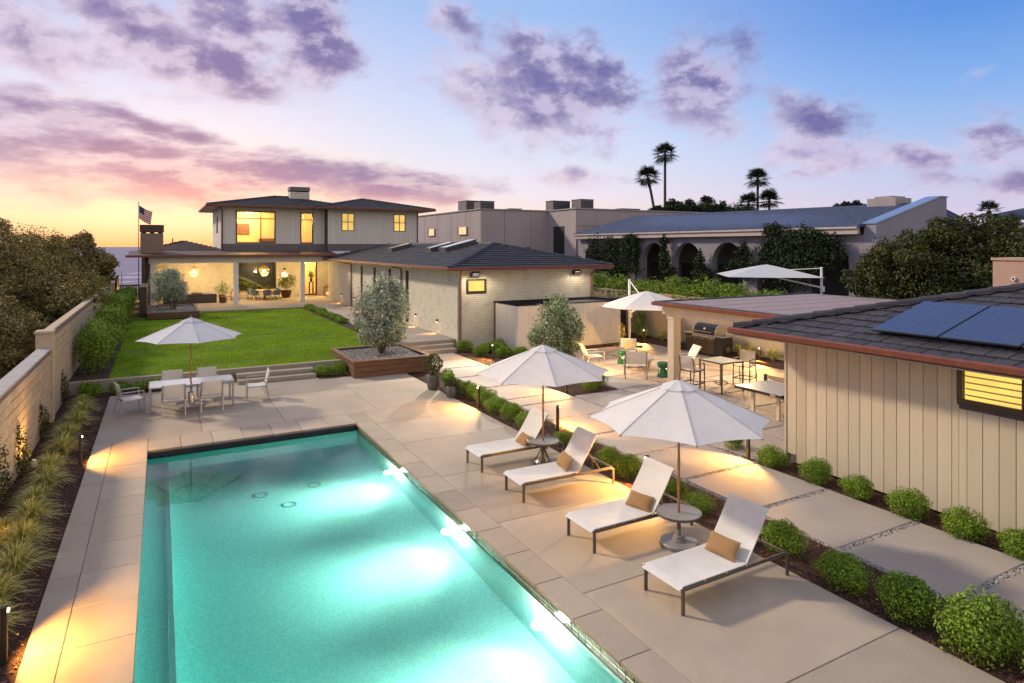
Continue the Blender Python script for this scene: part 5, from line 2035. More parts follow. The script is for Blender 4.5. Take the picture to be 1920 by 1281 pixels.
# ---- creepers on the block wall
for i, (y, z, ry, rz) in enumerate(((23.2, .45, .35, .45), (19.3, .40, .45, .38), (16.4, .5, .45, .5), (14.6, .55, .4, .55), (13.0, .5, .4, .5))):
    g = np.random.default_rng(330 + i)
    lob = [(BX + .06, y, z, .13, ry, rz), (BX + .05, y + .2, z * .5, .16, ry, rz * .5), (BX + .02, y - .1, z + rz * .8, .05, ry * .3, rz * .6)]
    o = crown('wall_creeper', lob, 900, .055, LEAF['darkr'], shell=.3, zmin=-.02, seed=330 + i)
    tag(o, 'dark creeper climbing the block wall, %s from the lawn end' % ('first', 'second', 'third', 'fourth', 'fifth')[i], 'creeper', 'creepers on the block wall')

# ---- olives and the courtyard tree
def tree(name, label, base, stems, lobes, n, leaf, m, seed, elong=2.6, group=None, shell=.35):
    tr = thing(name, label, 'tree', base, group)
    b = MB()
    for pts, r in stems:
        b.tube(pts, r, 8)
    b.build('trunk', M_['bark'], tr, smooth=True)
    g = np.random.default_rng(seed)
    P, N = lobe_points(lobes, n, shell, g, None, .22)
    N[:, 2] += .3
    P -= np.array(base)
    V, F = leaf_quads(P, N, leaf, elong, .85, g)
    c = raw_mesh('crown', V, F, LEAF[m], tr)
    return tr


def round_lobes(c, rx, rz, k, seed, sub=.34):
    g = np.random.default_rng(seed)
    out = [(c[0], c[1], c[2], rx * .72, rx * .72, rz * .74)]
    for i in range(k):
        d = g.normal(size=3)
        d /= np.linalg.norm(d)
        q = g.uniform(.75, .98)
        out.append((c[0] + d[0] * rx * .72 * q, c[1] + d[1] * rx * .72 * q, c[2] + d[2] * rz * .72 * q, rx * sub * g.uniform(.7, 1.2), rx * sub * g.uniform(.7, 1.2), rz * sub * g.uniform(.7, 1.2)))
    return out


def stems(base, top, n, seed, r0=.05):
    g = random.Random(seed)
    out = []
    for i in range(n):
        a = i * 2.4 + .5
        p0 = Vector(base) + Vector((math.cos(a) * .07, math.sin(a) * .07, -.05))
        p2 = Vector(base) + Vector((math.cos(a) * g.uniform(.3, .7), math.sin(a) * g.uniform(.3, .7), top - base[2]))
        p1 = p0.lerp(p2, .45) + Vector((g.uniform(-.08, .08), g.uniform(-.08, .08), .05))
        out.append(([p0, p1, p2], [r0, r0 * .75, r0 * .35]))
        for k in range(2):
            q = p1.lerp(p2, .4 + .3 * k)
            out.append(([q, q + Vector((g.uniform(-.4, .4), g.uniform(-.4, .4), g.uniform(.25, .6)))], [r0 * .45, r0 * .15]))
    return out


tree('olive_tree', 'round silvery olive tree growing in the big redwood planter', (7.62, 24.5, .55), stems((7.62, 24.5, .55), 2.4, 4, 1),
     round_lobes((7.62, 24.5, 2.12), 1.16, 1.60, 22, 41) + [(7.62 + .55 * math.cos(k), 24.5 + .55 * math.sin(k), 1.25 + .1 * (k % 3), .42, .42, .36) for k in range(7)], 19000, .105, 'olive', 41)
tree('olive_tree', 'leafy pale green tree rising behind the middle umbrella against the enclosure', (12.0, 18.8, -.03), stems((12.0, 18.8, -.03), 1.7, 4, 2),
     round_lobes((12.05, 18.8, 1.70), 1.04, 1.42, 22, 42), 10500, .115, 'olive2', 42)
tree('olive_tree', 'small silvery olive tree in the low planter by the covered patio', (.75, 45.8, .72), stems((.75, 45.8, .72), 2.0, 4, 3),
     round_lobes((.6, 45.8, 2.15), 1.30, 1.30, 16, 43), 9000, .12, 'olive', 43)

# ---- redwood planters with pebble fill
def planter(label, x0, x1, y0, y1, z0, z1, nb, seed):
    p = thing('redwood_planter', label, 'planter', (x0, y0, z0))
    h = (z1 - .045 - z0) / nb
    for k in range(nb):
        za, zb_ = z0 + k * h + .004, z0 + (k + 1) * h - .004
        for (a, c, d, e) in ((x0, x1, y0, y0 + .07), (x0, x1, y1 - .07, y1), (x0, x0 + .07, y0 + .072, y1 - .072), (x1 - .07, x1, y0 + .072, y1 - .072)):
            MB().box(a, c, d, e, za, zb_, .006).build('board', M_['cedar'], p)
    for (a, c, d, e) in ((x0 - .03, x1 + .03, y0 - .03, y0 + .16), (x0 - .03, x1 + .03, y1 - .16, y1 + .03), (x0 - .03, x0 + .16, y0 + .163, y1 - .163), (x1 - .16, x1 + .03, y0 + .163, y1 - .163)):
        MB().box(a, c, d, e, z1 - .042, z1, .006).build('cap_board', M_['cedarcap'], p)
    MB().box(x0 + .08, x1 - .08, y0 + .08, y1 - .08, z0, z1 - .10).build('fill', M_['gravelbed'], p)
    o = stones('pebble', [(x0 + .15, x1 - .15, y0 + .15, y1 - .15, z1 - .09)], 900 if seed == 1 else 240, .030 if seed == 1 else .055, M_['pebble'], None, 0, seed)
    o.parent = p
    o.location = (-x0, -y0, -z0)
    return p


planter('large redwood plank planter with pebble top holding the round olive tree', 6.05, 9.0, 22.72, 26.15, 0, .60, 3, 1)
planter('low redwood planter by the covered patio with pebble top', -.66, 2.1, 43.15, 48.4, LZ, .80, 2, 2)

# ---- fluted pots at the end of the strip
for i, (x, y, r, h, kind) in enumerate(((7.86, 19.75, .19, .50, 'topiary'), (8.08, 19.0, .18, .40, 'leafy'), (8.28, 19.5, .17, .38, 'leafy'), (7.98, 18.45, .19, .36, 'dark'))):
    lab = ('fluted grey pot with a round dark topiary bush', 'fluted grey pot trailing bright leaves beside the topiary pot', 'fluted grey pot at the back of the pot cluster', 'wide fluted pot at the front of the cluster with dark leaves')[i]
    p = thing('planted_pot', lab, 'potted plant', (x, y, 0), 'pots at the end of the planting strip')
    b = MB()
    nn = 36
    prof = [(.74, 0), (.9, .12), (1.0, .5), (1.02, .8), (.95, .95), (.88, 1.0), (.8, .98), (.78, .9)]
    vs_, fs_ = [], []
    for (q, z) in prof:
        for k in range(nn):
            f = 1 + (.06 if k % 3 == 0 else -.045) * (1 if z < .93 else .2)
            t = 2 * PI * k / nn
            vs_.append((x + r * q * f * math.cos(t), y + r * q * f * math.sin(t), h * z))
    for j in range(len(prof) - 1):
        for k in range(nn):
            a, c = j * nn + k, j * nn + (k + 1) % nn
            fs_.append((a, c, c + nn, a + nn))
    fs_.append(tuple(range(7 * nn, 8 * nn)))
    b.add(vs_, fs_)
    b.build('pot', M_['agave'], p, smooth=True)
    if kind == 'topiary':
        b = MB()
        b.tube([(x, y, h * .8), (x + .02, y, h + .18)], .025, 6)
        b.build('stem', M_['bark'], p)
        crown('foliage', [(x, y, h + .34, .33, .33, .32)], 1500, .055, LEAF['darkr'], p, .7, None, 1.8, .6, 50 + i, .1, (x, y, 0))
    else:
        crown('foliage', [(x, y, h + .08, r * 1.25, r * 1.25, .20), (x + .1, y - .1, h - .1, r * .7, r * .7, .22)], 800, .06, LEAF['box' if kind == 'leafy' else 'darkr'], p, .5, None, 1.9, .8, 50 + i, .15, (x, y, 0))

# ---- neighbour's great bushes left of the wall
def bush(label, lobes, n, leaf, m, seed, name='garden_tree', group=None, trunk=None, shell=.5, elong=2.2):
    lo = np.array(lobes)
    base = (float(lo[0, 0]), float(lo[0, 1]), 0.0)
    tr = thing(name, label, 'tree', base, group)
    b = MB()
    g0 = random.Random(seed)
    for i in range(3):
        l_ = lobes[min(i, len(lobes) - 1)]
        b.tube([(base[0] + g0.uniform(-.2, .2), base[1] + g0.uniform(-.2, .2), -.05), (base[0] * .5 + l_[0] * .5, base[1] * .5 + l_[1] * .5, l_[2] * .5), (l_[0], l_[1], l_[2])], [.13, .10, .04], 7)
    b.build('trunk', M_['bark'], tr, smooth=True)
    g = np.random.default_rng(seed)
    # break every lobe into tufts so the outline is ragged
    sub = []
    for (x, y, z, a, b_, c) in lobes:
        sub.append((x, y, z, a * .86, b_ * .86, c * .86))
        for k in range(26):
            d = g.normal(size=3)
            d /= np.linalg.norm(d)
            q = g.uniform(.8, 1.02)
            s_ = g.uniform(.13, .25) * min(a, b_, c) * 1.2
            sub.append((x + d[0] * a * q, y + d[1] * b_ * q, z + d[2] * c * q, s_, s_, s_ * .85))
    P, N = lobe_points(sub, n, shell, g, .1, .2)
    N[:, 2] += .45
    P -= np.array(base)
    V, F = leaf_quads(P, N, leaf, elong, .7, g)
    raw_mesh('crown', V, F, LEAF[m], tr)
    return tr


bush('dense olive brown bush nearest behind the low part of the block wall', [(-4.7, 26.8, 1.65, 1.35, 1.5, 1.45), (-5.8, 27.6, 1.4, 1.2, 1.4, 1.2)], 40000, .105, 'dark', 71, group='bushes behind the block wall')
bush('tallest broad olive brown tree spreading behind the block wall', [(-5.9, 37.5, 3.3, 2.5, 2.8, 2.5), (-4.4, 36.2, 2.3, 1.6, 2.0, 1.5), (-8.3, 38, 3.4, 2.3, 2.5, 2.4), (-7.2, 33.4, 2.2, 1.9, 2.2, 2.0), (-6.2, 31.0, 1.8, 1.5, 1.6, 1.7), (-6.6, 42.5, 3.3, 2.2, 2.8, 2.3), (-3.3, 37.5, 2.7, 1.1, 2.2, .9), (-3.3, 33.2, 2.5, .9, 1.6, .75)], 115000, .13, 'dark', 72, group='bushes behind the block wall')
bush('olive brown tree farther along the block wall near the sea view', [(-4.9, 47.2, 3.35, 2.1, 2.8, 2.2), (-4.0, 43.3, 2.2, 1.3, 2.2, 1.4), (-3.7, 51.5, 2.6, 1.2, 1.6, 1.5)], 60000, .145, 'dark', 73, group='bushes behind the block wall')
# ---- dark tree at the right and the hedge on the garden wall
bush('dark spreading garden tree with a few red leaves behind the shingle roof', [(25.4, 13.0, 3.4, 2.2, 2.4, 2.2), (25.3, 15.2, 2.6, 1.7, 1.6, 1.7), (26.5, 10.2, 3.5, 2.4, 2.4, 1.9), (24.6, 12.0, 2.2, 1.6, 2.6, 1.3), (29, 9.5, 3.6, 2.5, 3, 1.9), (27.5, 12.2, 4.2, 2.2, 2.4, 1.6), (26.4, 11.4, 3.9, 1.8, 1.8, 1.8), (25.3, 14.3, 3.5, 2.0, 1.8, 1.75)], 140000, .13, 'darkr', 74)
lob = []
g = np.random.default_rng(81)
for y in np.arange(17.4, 33.5, .62):
    lob.append((22.75 + g.uniform(-.2, .3), y, 2.45 + g.uniform(-.15, .25) - (.25 if y < 20 else 0), .75, .62, .52 * g.uniform(.8, 1.2)))
    lob.append((22.25 + g.uniform(-.1, .1), y + .3, 2.2 + g.uniform(-.15, .15), .35, .5, .33))
P, N = lobe_points(lob, 26000, .45, g, None, .2)
N[:, 2] += .4
V, F = leaf_quads(P, N, .13, 2.1, .65, g)
tag(raw_mesh('hedge', V, F, LEAF['hedge']), 'loose green hedge spilling over the top of the garden wall', 'hedge')
# ---- vines on the arcade
vin = [([(31.5, 43.4, 4.1, .35, 1.0, 1.3), (31.5, 41.2, 4.3, .4, 1.4, 1.25), (31.5, 38.8, 4.2, .4, 1.1, 1.3), (31.4, 40.2, 3.0, .5, 2.6, .9), (31.4, 38.6, 5.2, .3, .8, .5)], 9000, 'dark vine mass over the far arches of the neighbour house'),
       ([(31.5, 34.9, 3.6, .3, .5, 1.1), (31.5, 35.0, 4.9, .2, .35, .7), (31.5, 34.5, 2.8, .4, .7, .6)], 2400, 'dark vine on the pier left of the clear middle arches'),
       ([(31.5, 31.5, 3.5, .28, .42, .9), (31.5, 31.2, 2.8, .4, .9, .6)], 1800, 'thin vine on the pier between the two clear arches'),
       ([(31.5, 27.9, 4.2, .3, .55, .8), (31.5, 27.7, 3.4, .35, .6, .7), (31.4, 28.6, 3.4, .3, .5, .4)], 2000, 'dark vine on the pier right of the clear arches'),
       ([(31.4, 25.2, 4.7, .4, 1.3, 1.1), (31.4, 23.4, 4.8, .45, 1.5, 1.1), (31.3, 24.6, 3.5, .5, 2.0, 1.1), (31.4, 21.9, 4.4, .3, .8, .8), (31.4, 25.7, 5.6, .25, .6, .45)], 11000, 'large dark vine mass over the arches nearest the end wall')]
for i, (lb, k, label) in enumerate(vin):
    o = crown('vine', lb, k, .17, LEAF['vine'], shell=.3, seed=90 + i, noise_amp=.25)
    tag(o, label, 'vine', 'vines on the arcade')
tag(crown('terrace_shrub', [(30.6, 44.6, 3.0, .7, .9, .8), (30.8, 46.5, 3.2, .6, .7, .6)], 2600, .15, LEAF['vine'], seed=97), 'dark rounded shrub at the far corner of the arcade', 'shrub')
lob = [(29.6 + .4 * math.sin(i), 48.5 + .2 * i, 3.4, .5, .3, .5) for i in range(3)]
o = tag(crown('spiky_plant', lob, 500, .5, LEAF['vine'], elong=9, seed=98), 'spiky dark plant beside the tall dark opening of the flat roof house', 'plant')

# ---- wall creeper and twigs behind the grill
tag(crown('wall_creeper', [(21.9, 18.3, 1.5, .08, 1.6, .22), (21.9, 16.4, 1.2, .08, 1.2, .3), (21.9, 19.8, 1.7, .08, .9, .15)], 1500, .07, LEAF['hedge'], seed=99, shell=.1), 'thin creeper trained across the garden wall behind the grill', 'creeper')
tag(crown('courtyard_plant', [(21.5, 25.7, .75, .35, .35, .7), (21.6, 25.6, 1.25, .2, .2, .3)], 900, .09, LEAF['hedge'], seed=100), 'upright dark plant against the garden wall left of the patio cover post', 'plant')
tag(crown('courtyard_plant', [(21.5, 15.6, .7, .3, .3, .6), (21.5, 15.5, 1.2, .15, .15, .4)], 700, .08, LEAF['darkr'], seed=104), 'thin dark upright plant beside the pool house corner', 'plant')
tag(crown('courtyard_shrub', [(19.7, 25.3, .5, .5, .5, .5), (20.3, 25.9, .45, .4, .4, .4)], 1400, .08, LEAF['darkr'], seed=105), 'dark shrub at the right end of the board enclosure', 'shrub')

# ---- palms
def palm(label, x, y, h, r, lean, seed, zb_=0.0, nf=34):
    g = random.Random(seed)
    p = thing('palm_tree', label, 'palm tree', (x, y, zb_), 'fan palms on the skyline')
    b = MB()
    top = Vector((x + lean, y, h - r * .55))
    pts = [Vector((x, y, zb_)).lerp(top, t) + Vector((-lean * .25 * math.sin(PI * t), 0, 0)) for t in (0, .2, .4, .6, .8, 1)]
    w0 = .05 * r + .14
    b.tube(pts, [w0 * 1.5, w0 * 1.15, w0, w0 * .95, w0 * .9, w0 * .9], 8)
    b.build('trunk', M_['palmbark'], p, smooth=True)
    V, F = [], []
    for i in range(nf):
        a = i * 2.399 + g.uniform(-.2, .2)
        elv = math.radians(78 - 118 * (i / nf) + g.uniform(-8, 8))
        d = Vector((math.cos(a) * math.cos(elv), math.sin(a) * math.cos(elv), math.sin(elv)))
        sd = d.cross(Vector((0, 0, 1))).normalized()
        up = sd.cross(d)
        L = r * g.uniform(.85, 1.1)
        c0 = top + d * L * .42 - Vector((0, 0, L * .04))
        b_ = len(V)
        V += [top + sd * .03 * r, top - sd * .03 * r, c0 - sd * .02 * r, c0 + sd * .02 * r]
        F.append((b_, b_ + 1, b_ + 2, b_ + 3))
        for k in range(15):
            t = math.radians(-100 + 200 * k / 14)
            dr = (d * math.cos(t) + sd * math.sin(t)).normalized()
            ln = L * .62 * (.75 + .25 * math.cos(t))
            tip = c0 + dr * ln - Vector((0, 0, ln * .22)) + up * .0
            wv_ = (dr.cross(up)).normalized() * r * .030
            midp = c0 + dr * ln * .55 - Vector((0, 0, ln * .04))
            b_ = len(V)
            V += [c0, midp + wv_, tip, midp - wv_]
            F.append((b_, b_ + 1, b_ + 2, b_ + 3))
    V = np.array([tuple(v) for v in V]) - np.array((x, y, zb_))
    raw_mesh('crown', V, np.array(F), LEAF['palm'], p)
    return p


palm('tall upright fan palm of the pair beyond the slate roof', 99.4, 110, 27.4, 3.5, 0, 1)
palm('shorter leaning fan palm left of the tall one', 97.6, 110, 21.9, 3.5, -3.2, 2)
palm('tallest of the three palms behind the slate roof ridge', 129.4, 110, 23.4, 3.7, 0, 3)
palm('short palm left of the tallest in the trio', 126.2, 110, 17.3, 3.7, 0, 4)
palm('short palm right of the tallest in the trio', 133.6, 110, 18.3, 3.8, 0, 5)
palm('small palm above the dark garden tree by the gabled house', 60, 27.6, 8.3, 1.2, 0, 6, 1.0, 22)
palm('low palm in front of the distant gabled house', 58, 25.3, 6.9, 1.3, 0, 7, 1.0, 22)
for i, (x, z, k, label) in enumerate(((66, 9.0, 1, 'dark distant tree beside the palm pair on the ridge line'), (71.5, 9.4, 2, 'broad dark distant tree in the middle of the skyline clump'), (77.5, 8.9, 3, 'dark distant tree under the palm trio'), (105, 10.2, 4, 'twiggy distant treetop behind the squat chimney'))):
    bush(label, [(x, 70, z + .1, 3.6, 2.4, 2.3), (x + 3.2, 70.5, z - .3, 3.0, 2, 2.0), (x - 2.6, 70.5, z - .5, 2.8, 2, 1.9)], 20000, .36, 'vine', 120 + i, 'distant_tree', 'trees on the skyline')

# ================================================================== FURNITURE
# ---- market umbrellas: eight stitched panels on ribs, two piece teak pole
def umbrella(label, x, y, m, R=1.52, ze=2.0, zt=2.52, rot=.0, z0=.0):
    u = thing('market_umbrella', label, 'umbrella', (x, y, z0), 'market umbrellas')
    n = 8
    sag = .045
    def pt(k, t, f):
        """point on panel k: t from the hub out, f across the panel"""
        a0, a1 = rot + 2 * PI * k / n, rot + 2 * PI * (k + 1) / n
        r = .05 + (R - .05) * t
        p0 = Vector((math.cos(a0), math.sin(a0), 0)) * r
        p1 = Vector((math.cos(a1), math.sin(a1), 0)) * r
        p = p0.lerp(p1, f)
        bow = 4 * f * (1 - f)
        p = p * (1 - .055 * bow * t ** 2)
        zz = zt - (zt - ze) * (t ** 1.08) - sag * bow * t * (1.15 - t) + .010 * bow * t
        return Vector((x + p.x, y + p.y, zz))
    for k in range(n):
        b = MB()
        b.grid(lambda t, f: pt(k, t, f), 8, 6, flip=True)
        b.build('canopy_panel', m, u, smooth='all')
    b = MB()
    for k in range(n):
        a0 = rot + 2 * PI * k / n
        d = Vector((math.cos(a0), math.sin(a0), 0))
        b.bar(Vector((x, y, zt - .02)) + d * .05, Vector((x, y, ze - .012)) + d * (R - .01), .018, .022)
        b.bar(Vector((x, y, zt - .62)) + d * .04, Vector((x, y, zt - .02 - (zt - ze) * .52)) + d * R * .5, .016, .018)
    b.build('rib', M_['teak'], u)
    b = MB()
    for k in range(n):
        for j in range(8):
            q0, q1 = pt(k, j / 8, 0), pt(k, (j + 1) / 8, 0)
            b.bar(q0 + Vector((0, 0, .002)), q1 + Vector((0, 0, .002)), .018, .004)
    b.build('seam', M_['seam'], u)
    # small vented cap
    for k in range(n):
        a0, a1 = rot + 2 * PI * k / n, rot + 2 * PI * (k + 1) / n
        b = MB()
        b.grid(lambda t, f: (x + (math.cos(a0) * (1 - f) + math.cos(a1) * f) * .30 * t, y + (math.sin(a0) * (1 - f) + math.sin(a1) * f) * .30 * t, zt + .055 - .115 * t - .02 * 4 * f * (1 - f) * t), 3, 3, flip=True)
        b.build('vent_flap', m, u, smooth='all')
    b = MB()
    b.tube([(x, y, z0), (x, y, 1.30)], .021, 12)
    b.tube([(x, y, 1.30), (x, y, zt + .03)], .019, 12)
    b.build('pole', M_['teak'], u, smooth=True)
    b = MB()
    b.tube([(x, y, 1.24), (x, y, 1.36)], .025, 12)
    b.build('joint_sleeve', mat('brass sleeve', RGB(.45, .33, .16), None, 5, .35, metal=.9), u, smooth=True)
    b = MB()
    b.lathe([(.0, 0), (.03, .01), (.02, .05), (.004, .07)], 12, (x, y, zt + .04), cap=False)
    b.build('finial', M_['teak'], u, smooth=True)
    MB().lathe([(.045, 0), (.045, .06)], 12, (x, y, zt - .65)).build('hub', M_['teak'], u, smooth=True)
    return u


umbrella('large off white umbrella shading the two loungers nearest the camera', 7.17, 7.62, M_['canvas'], 1.42, 1.99, 2.55, .20)
umbrella('off white umbrella standing over the two far loungers', 7.25, 11.84, M_['canvas'], 1.46, 1.98, 2.53, .42)
umbrella('cool grey umbrella over the dining table', .80, 21.15, M_['canvasg'], 1.43, 2.02, 2.56, .12)

# ---- round drinks tables that carry the umbrellas
def drinks_table(label, x, y, splay):
    t_ = thing('side_table', label, 'table', (x, y, 0), 'round tables between the loungers')
    b = MB()
    b.lathe([(.024, .485), (.30, .485), (.335, .49), (.345, .505), (.335, .52), (.30, .512), (.024, .512)], 40, (x, y, 0), cap=False)
    b.build('table_top', M_['stone'], t_, smooth=True)
    b = MB()
    b.lathe([(.335, .48), (.352, .49), (.352, .52), (.338, .524)], 40, (x, y, 0), cap=False)
    b.build('rim', M_['taupe'], t_, smooth=True)
    b = MB()
    b.tube([(x, y, .10), (x, y, .485)], .032, 14)
    if splay:
        for k in range(4):
            a = k * PI / 2 + .5
            d = Vector((math.cos(a), math.sin(a), 0))
            b.tube([Vector((x, y, .44)) + d * .03, Vector((x, y, .30)) + d * .06, Vector((x, y, .12)) + d * .16, Vector((x, y, .015)) + d * .30], .014, 8)
            b.tube([Vector((x, y, .36)) + d * .04, Vector((x, y, .47)) + d * .26], .012, 8)
    else:
        for k in range(4):
            a = k * PI / 2 + .5
            d = Vector((math.cos(a), math.sin(a), 0))
            b.bar(Vector((x, y, .42)) + d * .03, Vector((x, y, .478)) + d * .24, .02, .02)
    b.build('stem', M_['taupe'], t_, smooth=True)
    b = MB()
    if splay:
        b.lathe([(.20, 0), (.21, .02), (.19, .035), (.06, .05), (.045, .12)], 36, (x, y, 0))
    else:
        b.lathe([(.29, 0), (.30, .015), (.30, .055), (.285, .07), (.12, .075), (.115, .10), (.085, .105), (.08, .15), (.04, .155), (.036, .25)], 40, (x, y, 0))
    b.build('base', M_['stone'] if not splay else M_['taupe'], t_, smooth=True)
    return t_


drinks_table('round stone topped table on a heavy disc base between the two near loungers', 7.17, 7.62, False)
drinks_table('round table on splayed legs between the two far loungers', 7.25, 11.84, True)

# ---- loungers
def make_lounger(label):
    o = thing('sun_lounger', label, 'sun lounger', (0, 0, 0), 'loungers beside the pool')
    hw = .35
    for s_ in (-1, 1):
        b = MB()
        y = s_ * hw
        b.bar((.015, y, .325), (1.98, y, .325), .028, .05, .005)
        b.bar((1.97, y, .325), (2.06, y, .300), .028, .048, .005)
        b.build('side_rail', M_['taupe'], o)
        for (x, lean) in ((.045, 0.0), (2.065, 0.0)):
            b = MB()
            b.bar((x, y, 0.0), (x, y, .30), .05, .028, .004, up=(0, 1, 0))
            b.build('leg', M_['taupe'], o)
    for x in (.05, 1.22, 2.05):
        MB().bar((x, -hw + .015, .318), (x, hw - .015, .318), .028, .035).build('cross_bar', M_['taupe'], o)
    hx, hz, ang, L = 1.22, .372, math.radians(57), .80
    def seat(u, v):
        x = -.012 + (hx + .012) * u
        y = (v - .5) * 2 * (hw + .004)
        lip = max(0, 1 - u / .05)
        z = hz - .028 * 4 * v * (1 - v) * min(1, u * 3) * min(1, (1 - u) * 4 + .2) - .045 * lip ** 2
        return (x - .012 * lip, y, z)
    b = MB()
    b.sheet(seat, 22, 10, .012)
    b.build('seat', M_['sling'], o, smooth='all')
    def back(u, v):
        y = (v - .5) * 2 * (hw - .006)
        q = L * u
        dip = .030 * 4 * v * (1 - v) * min(1, u * 4) * min(1, (1 - u) * 6 + .1)
        cur = .05 * math.sin(PI * u) ** 2 * .6 + .02 * u * u
        lip = max(0, (u - .95) / .05)
        x = hx + .01 + math.cos(ang) * q + math.sin(ang) * (dip + cur * .4) + .02 * lip
        z = hz - .01 + math.sin(ang) * q - math.cos(ang) * (dip + cur * .4) - .012 * lip
        return (x, y, z)
    b = MB()
    b.sheet(back, 18, 10, .012)
    b.build('backrest', M_['sling'], o, smooth='all')
    b = MB()
    for s_ in (-1, 1):
        y = s_ * (hw - .05)
        ox, oz = math.sin(ang) * .066, -math.cos(ang) * .066
        b.bar((hx + ox, y, hz + oz), (hx + ox + math.cos(ang) * L * .96, y, hz + oz + math.sin(ang) * L * .96), .022, .022)
        b.bar((hx + ox + math.cos(ang) * .42, y * .96, hz + oz + math.sin(ang) * .42), (hx + .56, y * .96, .335), .014, .012)
    b.bar((hx + .058 + math.cos(ang) * L * .93, -hw + .05, hz - .036 + math.sin(ang) * L * .93), (hx + .058 + math.cos(ang) * L * .93, hw - .05, hz - .036 + math.sin(ang) * L * .93), .02, .02)
    b.build('back_frame', M_['taupe'], o)
    b = MB()
    for s_ in (-1, 1):
        for x in (.02, .42, .82, 1.2):
            b.box(x - .012, x + .012, s_ * hw - .012 + s_ * .012, s_ * hw + .012 + s_ * .012, .342, .366, .004)
    b.build('clip', M_['alu'], o)
    return o


def make_pillow(label, m, w_=.50, h=.28, t_=.125):
    """a plump cushion standing on its long edge, face towards -x"""
    o = thing('pillow', label, 'pillow', (0, 0, 0), 'tan pillows on the loungers')
    b = MB()
    def side(sg):
        def f(u, v):
            a, c = 2 * u - 1, 2 * v - 1
            th = (max(0, 1 - abs(a) ** 2.6) ** .55) * (max(0, 1 - abs(c) ** 2.6) ** .55)
            pin = 1 - .10 * (1 - abs(a) ** 2) * 0 - .07 * (1 - c * c) * a * a
            wr = .006 * math.sin(9 * a + 3 * c) * th
            return (sg * (t_ / 2 * th + wr * .6 * (1 if sg > 0 else .5)), a * w_ / 2 * (1 - .06 * (1 - c * c) * 0 - .05 * (1 - abs(c))), h / 2 + c * h / 2 * (1 - .07 * (1 - abs(a))) )
        return f
    b.grid(side(1), 18, 12)
    b.grid(side(-1), 18, 12, flip=True)
    c = b.build('cover', m, o, smooth='all')
    b = MB()
    ring = [(0, -w_ / 2, .0), (0, w_ / 2, 0), (0, w_ / 2, h), (0, -w_ / 2, h), (0, -w_ / 2, 0)]
    return o


lg = ('sun lounger nearest the camera with its back beside the strip of shrubs', 'second sun lounger from the camera with the round disc base table at its side',
      'third sun lounger from the camera with a warm light pool beneath', 'farthest sun lounger beside the round table on splayed legs')
LY = (6.48, 8.38, 10.58, 12.36)
lproto = make_lounger(lg[0])
for i, y in enumerate(LY):
    o = lproto if i == 0 else dup(lproto, (5.79, y, 0), 0, lg[i])
    place(o, (5.79 + (0, .0, .02, .03)[i], y, 0), math.radians((1.0, .5, -1, .5)[i]))
pp = None
plab = ('tan linen pillow on the lounger nearest the camera', 'tan linen pillow on the second lounger from the camera', 'tan linen pillow on the third lounger from the camera', 'tan linen pillow on the farthest lounger')
for i, y in enumerate(LY):
    if pp is None:
        pp = make_pillow(plab[0], M_['tan'])
        o = pp
    else:
        o = dup(pp, (0, 0, 0), 0, plab[i])
    place(o, (5.79 + (1.08, 1.12, 1.10, 1.13)[i], y + (.03, -.05, .01, -.07)[i], .365), 0, (1.0, .96, 1.05, .94)[i])
    o.rotation_euler = (0, math.radians((36, 42, 33, 45)[i]), math.radians((6, 14, -11, -4)[i]))

